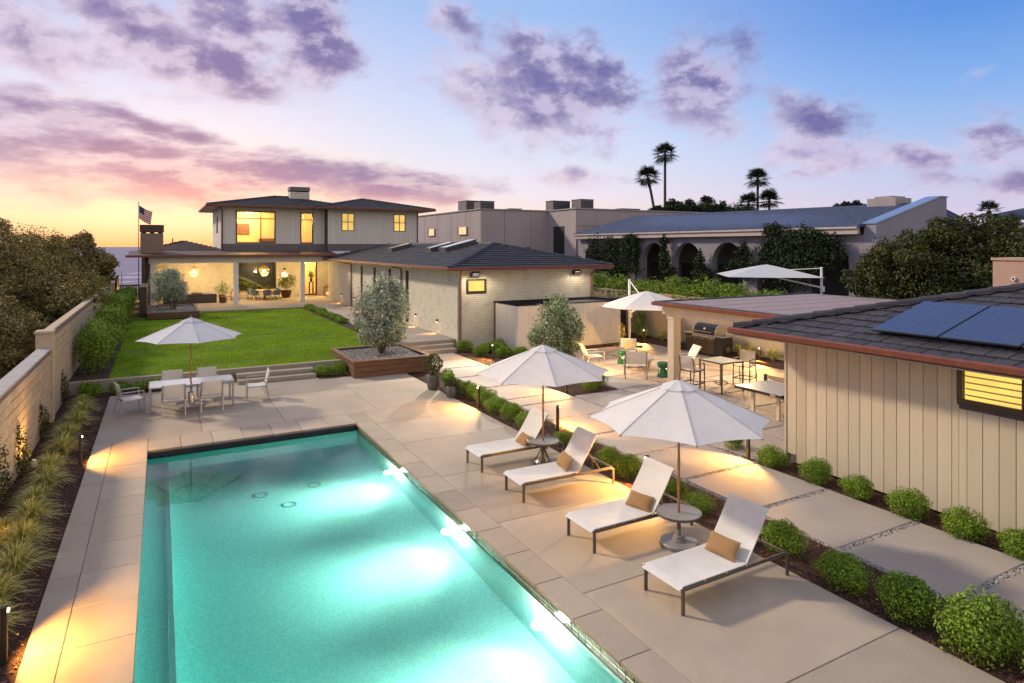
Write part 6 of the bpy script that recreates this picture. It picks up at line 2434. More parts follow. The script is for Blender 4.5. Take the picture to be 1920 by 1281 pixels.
# ---- sling chairs
def make_chair(name, label, group, seat_h=.43, back_h=.88, arm_h=.64, w_=.56, d_=.52, rec=14, fm='alu', foot=False, sm='sling'):
    """faces +y; square tube side frames carrying a sling seat and back"""
    o = thing(name, label, 'chair', (0, 0, 0), group)
    fmt = M_[fm]
    r = math.radians(rec)
    hb = back_h - seat_h
    yb = -d_ / 2
    for s_ in (-1, 1):
        x = s_ * w_ / 2
        b = MB()
        b.bar((x, d_ / 2 + .02, 0), (x, d_ / 2 - .0, arm_h), .026, .034, .004, up=(1, 0, 0))
        b.build('leg', fmt, o)
        b = MB()
        b.bar((x, yb - .10, 0), (x, yb + .0, seat_h), .026, .034, .004, up=(1, 0, 0))
        b.bar((x * .985, yb, seat_h - .01), (x * .985, yb - math.tan(r) * hb * .55, seat_h + hb * .6), .026, .032, .003, up=(1, 0, 0))
        b.bar((x * .985, yb - math.tan(r) * hb * .55, seat_h + hb * .6), (x * .985, yb - math.tan(r) * hb * 1.05, back_h), .026, .030, .003, up=(1, 0, 0))
        b.build('leg', fmt, o)
        b = MB()
        b.bar((x, d_ / 2 + .01, arm_h), (x, yb - math.tan(r) * (arm_h - seat_h) * .9, arm_h + .0), .045, .022, .005)
        b.build('armrest', fmt, o)
    b = MB()
    x = w_ / 2 - .015
    b.bar((-x, d_ / 2 - .02, seat_h - .035), (x, d_ / 2 - .02, seat_h - .035), .026, .03)
    b.bar((-x, yb + .03, seat_h - .045), (x, yb + .03, seat_h - .045), .026, .03)
    for s_ in (-1, 1):
        b.bar((s_ * x, d_ / 2 - .02, seat_h - .02), (s_ * x, yb + .02, seat_h - .03), .026, .028)
    if foot:
        for yy in (d_ / 2 + .01, yb - .06):
            b.bar((-x, yy, .26), (x, yy, .26), .026, .03)
        for s_ in (-1, 1):
            b.bar((s_ * x, d_ / 2 + .01, .26), (s_ * x, yb - .06, .26), .026, .03)
    b.build('seat_frame', fmt, o)
    def seat(u, v):
        return ((v - .5) * (w_ - .05), d_ / 2 + .01 - (d_ + .0) * u, seat_h - .035 * math.sin(PI * u) * (.5 + .5 * 4 * v * (1 - v)) - .03 * max(0, 1 - u / .08) ** 2)
    b = MB()
    b.sheet(seat, 12, 8, -.01)
    b.build('seat', M_[sm], o, smooth='all')
    def back(u, v):
        z = seat_h + .06 + (hb - .06) * u
        y = yb - math.tan(r) * (z - seat_h) * (1.0) - .03 * 4 * v * (1 - v) * math.sin(PI * min(1, u * .9 + .1)) + .012
        return ((v - .5) * (w_ - .035), y, z)
    b = MB()
    b.sheet(back, 12, 8, -.012)
    b.build('backrest', M_[sm], o, smooth='all')
    return o


dt = thing('dining_table', 'long glass topped aluminium dining table under the grey umbrella', 'table', (.82, 21.15, 0))
tx0, tx1, ty0, ty1 = -.28, 1.93, 20.62, 21.68
b = MB()
for (xa, xb) in ((tx0 + .02, .775), (.825, tx1 - .02)):
    b.box(xa, xb, ty0 + .02, ty1 - .02, .715, .727, .003)
b.build('table_top', M_['frost'], dt)
b = MB()
b.box(tx0, tx1, ty0, ty0 + .022, .69, .731, .004)
b.box(tx0, tx1, ty1 - .022, ty1, .69, .731, .004)
b.box(tx0, tx0 + .022, ty0 + .023, ty1 - .023, .69, .731, .004)
b.box(tx1 - .022, tx1, ty0 + .023, ty1 - .023, .69, .731, .004)
b.box(.774, .792, ty0 + .023, ty1 - .023, .69, .728)
b.box(.81, .826, ty0 + .023, ty1 - .023, .69, .728)
b.build('apron', M_['alu'], dt)
for x in (tx0 + .035, tx1 - .035):
    for y in (ty0 + .035, ty1 - .035):
        MB().box(x - .026, x + .026, y - .026, y + .026, 0, .69, .005).build('leg', M_['alu'], dt)
ub = thing('umbrella_base', 'round metal umbrella base under the dining table', 'umbrella base', (.80, 21.15, 0))
MB().lathe([(.36, 0), (.365, .02), (.35, .045), (.10, .06), (.09, .065)], 40, (.80, 21.15, 0)).build('disc', M_['stone'], ub, smooth=True)
MB().lathe([(.075, .06), (.075, .40), (.06, .42), (.03, .425), (.03, .46)], 24, (.80, 21.15, 0)).build('sleeve', M_['steel'], ub, smooth=True)
cl = ('white sling chair at the near side of the dining table, closer to the block wall', 'white sling chair at the near side of the dining table, closer to the steps',
      'white sling chair at the far side of the dining table, closer to the block wall', 'white sling chair at the far side of the dining table, closer to the steps',
      'white sling chair at the block wall end of the dining table', 'white sling chair at the steps end of the dining table')
cpos = [(.34, 20.38, 0), (1.30, 20.42, 0), (.33, 22.1, PI), (1.30, 22.15, PI), (-.72, 21.05, -PI / 2 + .25), (2.62, 21.25, PI / 2 - .05)]
cproto = make_chair('dining_chair', cl[0], 'chairs round the dining table')
for i, (x, y, rz) in enumerate(cpos):
    o = cproto if i == 0 else dup(cproto, (0, 0, 0), 0, cl[i])
    place(o, (x, y, 0), rz)

# ---- bar table and tall chairs
bt = thing('bar_table', 'square tall bar table with pale top and thin dark legs', 'table', (16.1, 15.15, 0))
MB().box(15.62, 16.58, 14.67, 15.63, .965, .985, .006).build('table_top', M_['frost'], bt)
b = MB()
b.box(15.60, 16.60, 14.65, 14.668, .94, .988)
b.box(15.60, 16.60, 15.632, 15.65, .94, .988)
b.box(15.60, 15.618, 14.669, 15.631, .94, .988)
b.box(16.582, 16.60, 14.669, 15.631, .94, .988)
b.build('apron', M_['taupe'], bt)
for x in (15.63, 16.57):
    for y in (14.68, 15.62):
        MB().box(x - .022, x + .022, y - .022, y + .022, 0, .94, .004).build('leg', M_['taupe'], bt)
b = MB()
for z in (.20, .26):
    b.lathe([(.20, 0), (.22, .012), (.20, .024), (.185, .012), (.20, 0)], 28, (16.1, 15.15, z), cap=False)
for a in range(4):
    b.tube([(16.1 + .2 * math.cos(a * PI / 2), 15.15 + .2 * math.sin(a * PI / 2), .24), (16.1 + .62 * math.cos(a * PI / 2 + PI / 4), 15.15 + .62 * math.sin(a * PI / 2 + PI / 4), .24)], .011, 6)
b.build('foot_ring', M_['taupe'], bt, smooth=True)
bl = ('tall bar chair on the pool side of the bar table, back to the pool', 'tall bar chair on the far side of the bar table, by the garden wall')
bp = make_chair('bar_chair', bl[0], 'tall chairs at the bar table', .70, 1.14, .90, .56, .50, 10, 'taupe', True, 'sling2')
place(bp, (15.22, 15.55, 0), -PI / 2 + .12)
o = dup(bp, (17.35, 15.3, 0), PI / 2 + .35, bl[1])

# ---- table tennis table
tt = thing('table_tennis_table', 'grey outdoor table tennis table half hidden by the pool house corner', 'table', (14.33, 11.4, 0))
MB().box(14.345, 15.69, 11.445, 12.965, .742, .76, .003).build('table_top', mat('pale grey table surface', RGB(.42, .43, .45), RGB(.39, .40, .42), 3, .35), tt)
MB().box(15.71, 17.06, 11.445, 12.965, .742, .76, .003).build('table_top', mat('pale grey far table surface', RGB(.42, .43, .45), RGB(.39, .40, .42), 3, .35), tt)
b = MB()
b.box(14.32, 14.344, 11.42, 12.99, .685, .7585, .003)
b.box(17.061, 17.085, 11.42, 12.99, .685, .7585, .003)
for y in (11.42, 12.966):
    b.box(14.345, 17.06, y, y + .024, .685, .7585)
b.build('apron', M_['black'], tt)
b = MB()
for (x0, x1) in ((14.35, 14.362), (15.668, 15.688), (15.712, 15.73), (17.04, 17.055)):
    b.box(x0, x1, 11.45, 12.96, .7602, .7612)
b.build('white_line', mat('white court line', RGB(.75, .75, .75), None, 5, .5), tt)
for y in (11.75, 12.6):
    MB().box(14.60, 14.66, y - .05, y + .05, 0, .685, .005).build('leg', M_['cream'], tt)
    MB().box(16.7, 16.76, y - .05, y + .05, 0, .685, .005).build('leg', M_['cream'], tt)
nt = MB().box(15.692, 15.708, 11.3, 13.11, .80, .915, .004).build('net_screen', mat('tan net panel', RGB(.33, .22, .13), RGB(.28, .19, .11), 9, .6), tt)
MB().box(15.685, 15.715, 13.0, 13.12, .70, .93, .006).build('net_post', M_['blackm'], tt)


def lettering(name, text, size, m, loc, rot, parent):
    cu = bpy.data.curves.new(name, 'FONT')
    cu.body = text
    cu.size = size
    cu.extrude = .0006
    cu.offset = size * .012
    o = bpy.data.objects.new(name, cu)
    COL.objects.link(o)
    dg = bpy.context.evaluated_depsgraph_get()
    me = bpy.data.meshes.new_from_object(o.evaluated_get(dg))
    bpy.data.objects.remove(o)
    me.materials.clear()
    me.materials.append(m)
    t_ = bpy.data.objects.new(name, me)
    COL.objects.link(t_)
    t_.parent = parent
    t_.rotation_euler = rot
    p = Vector(loc)
    q = parent
    while q is not None:
        p = p - q.location
        q = q.parent
    t_.location = p
    return t_


WT = mat('white print', RGB(.8, .8, .8), None, 5, .6)
lettering('lettering', 'TERRA', .062, WT, (14.3185, 11.78, .700), (PI / 2, 0, -PI / 2), tt)
lettering('emblem', '//', .030, WT, (14.3185, 11.98, .71), (PI / 2, 0, -PI / 2), tt)
lettering('emblem', '//', .075, WT, (15.690, 13.0, .835), (PI / 2, 0, -PI / 2), tt)

# ---- grill
gr = thing('gas_grill', 'black and stainless gas grill cart with closed hood under the patio cover', 'grill', (20.6, 20.4, 0))
GY0, GY1, GX0, GX1 = 19.3, 21.45, 20.55, 21.2
MB().box(GX0 + .03, GX1, GY0 + .02, GY1 - .02, .06, .86, .01).build('cabinet', M_['black'], gr)
dy_ = (GY1 - GY0 - .5) / 4
MB().box(GX0 + .05, GX1 - .02, GY0 + .002, GY0 + .018, .55, .84).build('tank_panel', M_['blackm'], gr)
MB().lathe([(.0, 0), (.14, .0), (.15, .02), (.0, .03)], 20, M=Matrix.Translation((GX0 + .36, GY0 + .004, .32)) @ Matrix.Rotation(PI / 2, 4, 'X'), cap=False).build('burner_port', M_['steel'], gr)
for k in range(4):
    ya = GY0 + .42 + k * dy_
    d_ = MB().box(GX0 + .005, GX0 + .028, ya + .01, ya + dy_ - .01, .10, .80, .006).build('door', mat('dark steel door', RGB(.10, .085, .07), RGB(.07, .06, .05), 4, .3, metal=.7), gr)
    MB().tube([(GX0 - .03, ya + .06, .73), (GX0 - .03, ya + dy_ - .06, .73)], .011, 8).build('handle', M_['steel'], d_)
MB().box(GX0 + .005, GX0 + .028, GY0 + .03, GY0 + .40, .10, .80, .006).build('side_panel', M_['black'], gr)
MB().box(GX0 - .03, GX1 + .03, GY0 - .08, GY1 + .05, .865, .92, .012).build('worktop', M_['steel'], gr)
MB().box(GX0 - .045, GX0 + .02, GY0 + .35, GY1 - .45, .78, .862, .012).build('control_panel', M_['steel'], gr)
for k in range(5):
    y = GY0 + .50 + k * .20
    MB().lathe([(.0, 0), (.030, 0), (.028, .03), (.0, .034)], 14, M=Matrix.Translation((GX0 - .045, y, .822)) @ Matrix.Rotation(-PI / 2, 4, 'Y'), cap=False).build('knob', M_['steel'], gr, smooth=True)
hood = MB()
pr_ = [(GX0 + .02, .925), (GX0 - .0, 1.06), (GX0 + .10, 1.24), (GX0 + .24, 1.33), (GX1 - .14, 1.33), (GX1 - .04, 1.22), (GX1 - .02, .925)]
def hoodpart(y0, y1, grow=0.0):
    b = MB()
    c = (GX0 + GX1) / 2
    q = [(c + (x - c) * (1 + grow), .925 + (z - .925) * (1 + grow)) for x, z in pr_]
    n = len(q)
    vs_ = [(x, y0, z) for x, z in q] + [(x, y1, z) for x, z in q]
    b.add(vs_, [tuple(range(n)), tuple(range(n, 2 * n))[::-1]] + [(i, i + n, (i + 1) % n + n, (i + 1) % n) for i in range(n)])
    return b
hoodpart(19.72, 20.92).build('hood', M_['black'], gr)
hoodpart(19.66, 19.719, .03).build('hood_rim', M_['steel'], gr)
hoodpart(20.921, 20.98, .03).build('hood_rim', M_['steel'], gr)
MB().tube([(GX0 - .075, 19.8, 1.04), (GX0 - .075, 20.84, 1.04)], .014, 8).build('hood_handle', M_['steel'], gr, smooth=True)
MB().lathe([(.0, 0), (.05, 0), (.05, .012), (.0, .016)], 18, M=Matrix.Translation((GX0 + .043, 20.32, 1.155)) @ Matrix.Rotation(math.radians(-60), 4, 'Y'), cap=False).build('gauge', M_['white'], gr)
MB().box(GX0 - .002, GX0 + .012, 20.72, 20.84, 1.0, 1.03).build('badge', M_['steel'], gr)

# ---- fire table, stools, lounge chairs, big frame chair
ft = thing('fire_table', 'round grey concrete fire table on a drum base among the lounge chairs', 'fire table', (16.15, 19.35, 0))
MB().lathe([(.0, .36), (.58, .36), (.60, .38), (.60, .43), (.585, .445), (.22, .445), (.20, .42), (.0, .42)], 44, (16.15, 19.35, 0), cap=False).build('table_top', M_['cap'], ft, smooth=True)
for k in range(4):
    a = k * PI / 2 + .6
    b = MB().box(-.10, .10, -.035, .035, 0, .36, .006, Matrix.Translation((16.15 + .42 * math.cos(a), 19.35 + .42 * math.sin(a), 0)) @ Matrix.Rotation(a + PI / 2, 4, 'Z'))
    b.build('leg', M_['cap'], ft)
MB().lathe([(.19, .425), (.19, .44), (.17, .45)], 24, (16.15, 19.35, 0)).build('burner', M_['blackm'], ft)
sl = ('glossy green ceramic stool beside the open lounge chair', 'glossy green ceramic stool next to the patio cover post')
st_ = thing('garden_stool', sl[0], 'stool', (0, 0, 0), 'green garden stools')
MB().lathe([(.19, 0), (.20, .02), (.165, .12), (.125, .24), (.13, .28), (.175, .32), (.19, .37), (.19, .42), (.175, .445), (.0, .45)], 28, cap=False).build('body', M_['green'], st_, smooth=True)
MB().lathe([(.135, .245), (.15, .262), (.138, .28)], 28, cap=False).build('waist_band', M_['green'], st_, smooth=True)
place(st_, (16.35, 20.55, 0), 0, 1.15)
dup(st_, (15.95, 17.75, 0), 1.0, sl[1], 1.15)
lc = make_chair('lounge_chair', 'low white sling lounge chair side on beside the enclosure wall', 'lounge chairs round the fire table', .34, .88, .52, .62, .62, 30, 'alu')
place(lc, (15.25, 21.0, 0), -PI / 2 - .25)
dup(lc, (17.6, 18.5, 0), PI / 2 - .3, 'low white sling lounge chair half hidden by the patio cover post')
bc = make_chair('frame_chair', 'thick grey framed garden chair with its back to the pool', 'lounge chairs round the fire table', .40, .86, .62, .66, .60, 12, 'stone')
place(bc, (15.0, 18.15, 0), -.62, 1.14)
dup(bc, (16.9, 20.9, 0), PI - .7, 'thick grey framed garden chair facing the pool behind the fire table')
M_['floral'] = mat('floral cushion cloth', RGB(.62, .58, .50), RGB(.20, .24, .12), 14, .9, c3=RGB(.55, .42, .28))
fp = make_pillow('pale floral cushion on the grey framed chair', M_['floral'], .48, .44, .15)
fp['group'] = 'cushions on the lounge chairs'
place(fp, (15.02, 18.20, .44), 0)
fp.rotation_euler = (0, 0, -.62 + PI / 2)
fp2 = dup(fp, (16.9, 20.85, .44), 0, 'pale floral cushion on the chair facing the pool')
fp2.rotation_euler = (0, 0, PI - .7 + PI / 2)

# ---- cantilever umbrellas
def cantilever(label, mx, my, cx, cy_, R, ze, zt, m, n=8, zb_=0.0, rot=.39, mast_top=3.15):
    u = thing('cantilever_umbrella', label, 'umbrella', (mx, my, zb_))
    for k in range(n):
        a0, a1 = rot + 2 * PI * k / n, rot + 2 * PI * (k + 1) / n
        b = MB()
        def pt(t, f):
            p0, p1 = Vector((math.cos(a0), math.sin(a0), 0)), Vector((math.cos(a1), math.sin(a1), 0))
            p = p0.lerp(p1, f) * (R * t)
            bow = 4 * f * (1 - f)
            return (cx + p.x, cy_ + p.y, zt - (zt - ze) * t ** 1.1 - .05 * bow * t * (1.2 - t))
        b.grid(pt, 8, 5, flip=True)
        b.build('canopy_panel', m, u, smooth='all')
    b = MB()
    for k in range(n):
        a0 = rot + 2 * PI * k / n
        d = Vector((math.cos(a0), math.sin(a0), 0))
        b.bar(Vector((cx, cy_, zt - .03)), Vector((cx, cy_, ze - .012)) + d * R, .02, .026)
        b.bar(Vector((cx, cy_, zt - .55)) + d * .05, Vector((cx, cy_, zt - .03 - (zt - ze) * .5)) + d * R * .5, .016, .02)
    b.build('rib', M_['alu'], u)
    MB().lathe([(.06, 0), (.06, .12), (.03, .14)], 16, (cx, cy_, zt - .62)).build('hub', M_['alu'], u, smooth=True)
    MB().box(mx - .045, mx + .045, my - .045, my + .045, zb_, mast_top, .012).build('mast', M_['white'], u)
    b = MB()
    b.bar((mx, my, 1.55 + zb_), (cx, cy_, zt - .56), .06, .07, .01)
    b.bar((mx, my, mast_top - .05), (mx * .35 + cx * .65, my * .35 + cy_ * .65, zt - .25), .03, .03)
    b.build('arm', M_['white'], u)
    MB().box(mx - .07, mx + .07, my - .13, my - .046, 1.35 + zb_, 1.6 + zb_, .012).build('crank', M_['white'], u)
    MB().box(mx - .45, mx + .45, my - .45, my + .45, zb_, zb_ + .07, .02).build('base', M_['blackm'], u)
    return u


cantilever('white cantilever umbrella over the courtyard lounge chairs', 19.4, 23.9, 18.75, 21.9, 2.05, 2.08, 2.74, M_['canvas'])
cantilever('square white cantilever umbrella on the neighbour terrace beyond the hedge', 27.4, 19.6, 27.0, 22.4, 3.05, 3.22, 3.78, M_['canvasg'], 4, 1.2, .1, 3.72)

# ---- path lights
def bollard(x, y, face, label, power=26, aimd=.95, z0=0.0):
    p = thing('path_light', label, 'path light', (x, y, z0), 'bronze post path lights')
    MB().box(x - .032, x + .032, y - .032, y + .032, z0 - .03, z0 + .60, .005).build('post', M_['bronze'], p)
    fx, fy = math.cos(face), math.sin(face)
    MB().box(x - .036, x + .036, y - .036, y + .036, z0 + .60, z0 + .615, .004).build('cap', M_['bronze'], p)
    c = (x + fx * .036, y + fy * .036)
    MB().box(c[0] - .012 - abs(fy) * .012, c[0] + .012 + abs(fy) * .012, c[1] - .012 - abs(fx) * .012, c[1] + .012 + abs(fx) * .012, z0 + .555, z0 + .585).build('lens', M_['bglow'], p)
    lamp('path_lamp', 'SPOT', (x + fx * .07, y + fy * .07, z0 + .57), power, GOLD, .015, (x + fx * aimd, y + fy * aimd, z0), 126, .35)
    return p


for a in ((-1.52, 16.72, 0, 'bronze post path light at the far corner of the pool beside the grass clumps', 210, 1.0),
          (-1.55, 9.15, 0, 'bronze post path light nearest the camera beside the grass clumps', 275, 1.0),
          (8.18, 16.95, PI, 'post path light among shrubs lighting the deck past the pool corner', 281, 1.1),
          (8.35, 9.75, PI, 'post path light hidden behind the second lounger', 396, 1.3),
          (8.95, 13.9, 0, 'post path light behind the far lounger shining on the path', 256, 1.1),
          (11.44, 9.98, PI, 'post path light by the pool house corner lighting the path pavers', 331, 1.1),
          (11.5, 17.35, PI, 'post path light at the corner of the square bed', 294, 1.1),
          (12.2, 23.9, PI, 'post path light in the bed by the wing corner', 256, 1.1),
          (20.9, 24.6, PI, 'post path light in the bed left of the patio cover post', 924, 1.6),
          (21.3, 18.0, PI, 'post path light in the bed behind the tall chairs', 924, 1.6),
          (13.5, 20.1, 0, 'post path light beside the square bed facing the lounge chairs', 844, 1.6)):
    bollard(*a)
MB_ = None
for i, (x, y, lab) in enumerate(((-2.35, 16.9, 'small white bed light by the block wall near the far path light'), (-2.38, 12.6, 'small bed light by the block wall in the middle of the grass clumps'), (-2.38, 9.2, 'small bed light by the block wall nearest the camera'))):
    bl_ = thing('bed_light', lab, 'light', (x, y, 0), 'bed lights along the block wall')
    MB().lathe([(.045, 0), (.05, .05), (.05, .14), (.03, .16)], 14, (x, y, 0)).build('housing', M_['white'], bl_, smooth=True)
    lamp('bed_lamp', 'SPOT', (x + .14, y, .22), (120, 150, 150)[i], GOLD, .03, (-2.62, y - .3, 1.35), 150, .9)

# ---- covered patio
def pendant(x, y, z, label, power):
    p = thing('pendant_lantern', label, 'pendant lamp', (x, y, z + .55), 'lattice lanterns in the covered patio')
    prof = [(.10, .42), (.40, .10), (.34, -.12), (.14, -.40)]
    b = MB()
    for (r, dz) in prof:
        pts = [(x + r * math.cos(k * PI / 12), y + r * math.sin(k * PI / 12), z + dz) for k in range(25)]
        b.tube(pts, .012, 5, cap=False)
    for k in range(16):
        a, a2 = k * PI / 8, (k + .5) * PI / 8
        b.tube([(x + prof[0][0] * math.cos(a), y + prof[0][0] * math.sin(a), z + prof[0][1]), (x + prof[1][0] * math.cos(a2), y + prof[1][0] * math.sin(a2), z + prof[1][1]),
                (x + prof[2][0] * math.cos(a), y + prof[2][0] * math.sin(a), z + prof[2][1]), (x + prof[3][0] * math.cos(a2), y + prof[3][0] * math.sin(a2), z + prof[3][1])], .009, 4, cap=False)
    b.build('shade', mat('rattan lattice', RGB(.42, .27, .12), RGB(.34, .21, .09), 8, .7), p)
    MB().tube([(x, y, z + .42), (x, y, 3.56)], .01, 6).build('cord', M_['blackm'], p)
    MB().lathe([(.0, -.14), (.10, -.10), (.14, .0), (.10, .1), (.0, .14)], 16, (x, y, z), cap=False).build('bulb', M_['glow'], p, smooth=True)
    lamp('pendant_lamp', 'POINT', (x, y, z - .22), power, (1.0, .70, .32), .12)
    return p


pendant(2.30, 55.2, 2.75, 'lit lattice lantern hanging above the wicker sofa', 240)
pendant(7.35, 54.8, 2.72, 'lit lattice lantern hanging above the round patio table', 240)
lamp('patio_lamp', 'POINT', (4.8, 53.0, 3.4), 190, (1.0, .74, .40), .2)
lamp('patio_lamp', 'POINT', (11.6, 54.6, 3.3), 230, (1.0, .68, .28), .15)
sf = thing('wicker_sofa', 'long grey wicker sofa with pale cushions seen from behind', 'sofa', (1.8, 53.6, .452))
b = MB()
b.box(.2, 3.75, 53.1, 53.22, .46, 1.12, .02)
b.box(.2, .32, 53.22, 54.0, .46, 1.02, .02)
b.box(3.63, 3.75, 53.22, 54.0, .46, 1.02, .02)
b.box(.32, 3.63, 53.22, 54.0, .50, .78, .02)
b.build('frame', M_['wicker'], sf)
MB().box(.33, 3.62, 53.23, 54.02, .785, .92, .03).build('seat_cushion', M_['sling'], sf)
for k in range(4):
    MB().box(.36 + k * .82, 1.12 + k * .82, 53.24, 53.42, .93, 1.26, .05).build('back_cushion', M_['canvas'] if k % 2 else M_['tan'], sf)
for i, (x, y, lab, mm, r) in enumerate(((4.15, 52.7, 'dark round ceramic drum stool beside the sofa', 'terra', .25),)):
    o = MB().lathe([(.19 / .25 * r, 0), (r * 1.05, .12), (r * 1.1, .28), (r, .42), (r * .8, .5), (0, .5)], 24, (x, y, .452), cap=False).build('drum_stool', M_[mm], None, smooth=True)
    tag(o, lab, 'stool')
ac = make_chair('timber_armchair', 'brown timber armchair behind the drum stool in the patio', 'patio chairs', .42, .95, .66, .62, .56, 14, 'cedar', False, 'tan')
place(ac, (4.5, 53.9, .452), PI / 2)
rt = thing('round_patio_table', 'round timber dining table under the second lantern', 'table', (7.4, 54.9, .452))
MB().lathe([(0, .70), (.86, .70), (.88, .72), (.86, .74), (0, .74)], 40, (7.4, 54.9, .452), cap=False).build('table_top', mat('honey timber', RGB(.42, .22, .08), RGB(.34, .17, .06), 5, .4), rt, smooth=True)
MB().lathe([(.34, 0), (.30, .04), (.09, .10), (.08, .70)], 24, (7.4, 54.9, .452)).build('pedestal', M_['cedar'], rt, smooth=True)
def tub(label):
    o = thing('tub_chair', label, 'chair', (0, 0, 0), 'blue tub chairs round the patio table')
    b = MB()
    def f(u, v):
        a = PI + PI * .12 + (PI * .76) * u
        r = .30 + .06 * v
        return (r * math.cos(a), r * math.sin(a), .46 + .38 * v * (.75 + .25 * math.sin(PI * u)))
    b.sheet(f, 14, 4, .04)
    b.build('backrest', M_['blue'], o, smooth='all')
    MB().lathe([(0, .40), (.28, .40), (.30, .43), (.28, .47), (0, .48)], 24, cap=False).build('seat', M_['blue'], o, smooth=True)
    for k in range(4):
        a = PI / 4 + k * PI / 2
        MB().tube([(.20 * math.cos(a), .20 * math.sin(a), .41), (.30 * math.cos(a), .30 * math.sin(a), 0)], .018, 6).build('leg', M_['cedar'], o)
    return o
tl = ('blue tub chair at the round patio table, nearest the sofa side', 'blue tub chair at the middle front of the round patio table', 'blue tub chair at the round patio table, nearest the bamboo pot',
      'blue tub chair at the back of the round patio table, sofa side', 'blue tub chair at the back of the round patio table, bamboo side')
tp = None
for i, a in enumerate((-2.3, -1.57, -.85, 2.5, .7)):
    p_ = (7.4 + 1.15 * math.cos(a), 54.9 + 1.15 * math.sin(a), .452)
    if tp is None:
        tp = tub(tl[0])
        o = tp
    else:
        o = dup(tp, p_, 0, tl[i])
    place(o, p_, a + PI / 2)
oc = make_chair('rattan_chair', 'honey coloured rattan chair beside the patio column', 'patio chairs', .44, 1.0, .66, .56, .52, 12, 'teak', False, 'tan')
place(oc, (5.75, 54.2, .452), -PI / 2)
pb = thing('bamboo_pot', 'bushy yellow green bamboo in an oxblood pot under the wall lamp', 'potted plant', (9.15, 55.6, .452))
MB().lathe([(.28, 0), (.36, .2), (.44, .55), (.47, .62), (.42, .63), (.40, .56)], 24, (9.15, 55.6, .452)).build('pot', M_['terra'], pb, smooth=True)
crown('foliage', [(9.15, 55.6, 1.65, .75, .6, .55), (8.8, 55.5, 1.9, .5, .4, .5), (9.5, 55.6, 1.95, .5, .4, .5)], 1700, .17, LEAF['bamboo'], pb, .2, None, 5.0, .9, 140, .2, (9.15, 55.6, .452))
pb2 = thing('potted_plant', 'small grey green potted plant behind the timber armchair', 'potted plant', (4.3, 55.6, .452))
MB().lathe([(.2, 0), (.26, .4), (.24, .42)], 20, (4.3, 55.6, .452)).build('pot', M_['terra'], pb2, smooth=True)
crown('foliage', [(4.3, 55.6, 1.35, .5, .45, .5)], 700, .15, LEAF['olive2'], pb2, .2, None, 5, .9, 141, .2, (4.3, 55.6, .452))
scn = thing('wall_sconce', 'small black wall lamp shining down above the bamboo pot', 'lamp', (9.3, 57.44, 2.75))
MB().lathe([(.03, .12), (.09, .06), (.13, -.06), (.12, -.07)], 18, (9.3, 57.3, 2.75)).build('shade', M_['blackm'], scn, smooth=True)
MB().bar((9.3, 57.32, 2.86), (9.3, 57.5, 2.86), .03, .03).build('arm', M_['blackm'], scn)
MB().lathe([(0, -.05), (.09, -.05), (.0, -.02)], 12, (9.3, 57.3, 2.72), cap=False).build('bulb', M_['glow'], scn)
lamp('sconce_lamp', 'SPOT', (9.3, 57.28, 2.62), 140, (1.0, .78, .42), .05, (9.3, 57.42, 1.6), 100, .8)
rl_ = thing('rattan_lantern', 'round topped rattan floor lantern beside the patio door', 'lantern', (12.75, 56.7, .452))
b = MB()
for k in range(14):
    a = k * PI / 7
    b.tube([(12.75 + .30 * math.cos(a), 56.7 + .30 * math.sin(a), .46), (12.75 + .34 * math.cos(a), 56.7 + .34 * math.sin(a), .8), (12.75 + .27 * math.cos(a), 56.7 + .27 * math.sin(a), 1.15), (12.75 + .05 * math.cos(a), 56.7 + .05 * math.sin(a), 1.36)], .018, 5)
for z, r in ((.48, .31), (.8, .345), (1.15, .275)):
    b.tube([(12.75 + r * math.cos(k * PI / 10), 56.7 + r * math.sin(k * PI / 10), z) for k in range(21)], .018, 5, cap=False)
b.build('cage', M_['teak'], rl_)
MB().lathe([(.09, .0), (.10, .3), (.0, .3)], 14, (12.75, 56.7, .46), cap=False).build('candle', emit('candle glow', RGB(1, .62, .22), 1.6), rl_)
vs2 = thing('flower_stand', 'tall vase of flowers on a stand inside the glazed door', 'vase', (11.75, 58.6, .45))
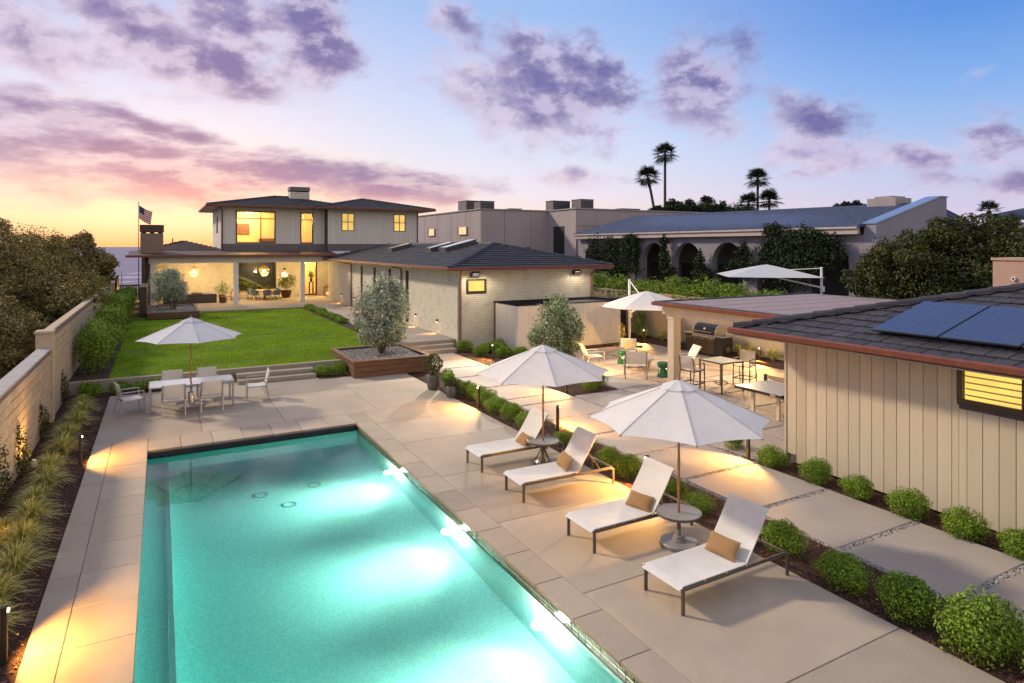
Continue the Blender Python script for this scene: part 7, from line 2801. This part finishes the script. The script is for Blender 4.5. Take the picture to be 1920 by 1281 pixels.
MB().box(11.6, 11.66, 58.5, 58.8, .45, 1.5).box(11.9, 11.96, 58.5, 58.8, .45, 1.5).box(11.55, 12.0, 58.45, 58.85, 1.5, 1.56).build('stand', M_['bronze'], vs2)
MB().lathe([(.08, 0), (.14, .18), (.06, .34), (.08, .38)], 18, (11.78, 58.65, 1.56)).build('vase', M_['terra'], vs2, smooth=True)
crown('flowers', [(11.78, 58.65, 2.2, .28, .25, .35)], 220, .16, LEAF['bamboo'], vs2, .1, None, 2.5, .9, 142, .2, (11.75, 58.6, .45))

# ---- flag on its pole behind the chimney
fl = thing('flag', 'red and white striped flag on a pole behind the brown chimney', 'flag', (-1.36, 54.0, 0))
MB().tube([(-1.36, 54.0, 0), (-1.36, 54.0, 7.85)], [.035, .022], 8).build('pole', M_['bronze'], fl, smooth=True)
MB().lathe([(0, -.05), (.05, 0), (0, .05)], 10, (-1.36, 54.0, 7.9), cap=False).build('finial', M_['bronze'], fl, smooth=True)
m, t, bs = material('flag cloth')
sx = t.new('ShaderNodeSeparateXYZ')
t.put(sx.inputs[0], t.new('ShaderNodeUVMap').outputs[0])
st2 = t.math('GREATER_THAN', t.math('FRACT', t.math('MULTIPLY', sx.outputs[1], 6.5)), .5)
stc = t.mix(st2, RGB(.50, .05, .05), RGB(.74, .70, .66))
can = t.math('MULTIPLY', t.math('LESS_THAN', sx.outputs[0], .4), t.math('GREATER_THAN', sx.outputs[1], .46))
t.put(bs.inputs['Base Color'], t.mix(can, stc, RGB(.05, .06, .16)))
bs.inputs['Roughness'].default_value = .9
b = MB()
nu, nv = 16, 13
b.grid(lambda u, v: (-1.33 + .85 * u * (1 - .15 * (1 - v)), 54.0 + .10 * math.sin(u * 7 + v * 2) * u, 6.72 + .95 * v - .42 * u ** 1.3 - .10 * math.sin(u * 3)), nu, nv)
o = b.build('cloth', m, fl, smooth='all')
uvl = o.data.uv_layers.new(name='UVMap')
for poly in o.data.polygons:
    for li in poly.loop_indices:
        vi = o.data.loops[li].vertex_index
        uvl.data[li].uv = ((vi // (nv + 1)) / nu, (vi % (nv + 1)) / nv)
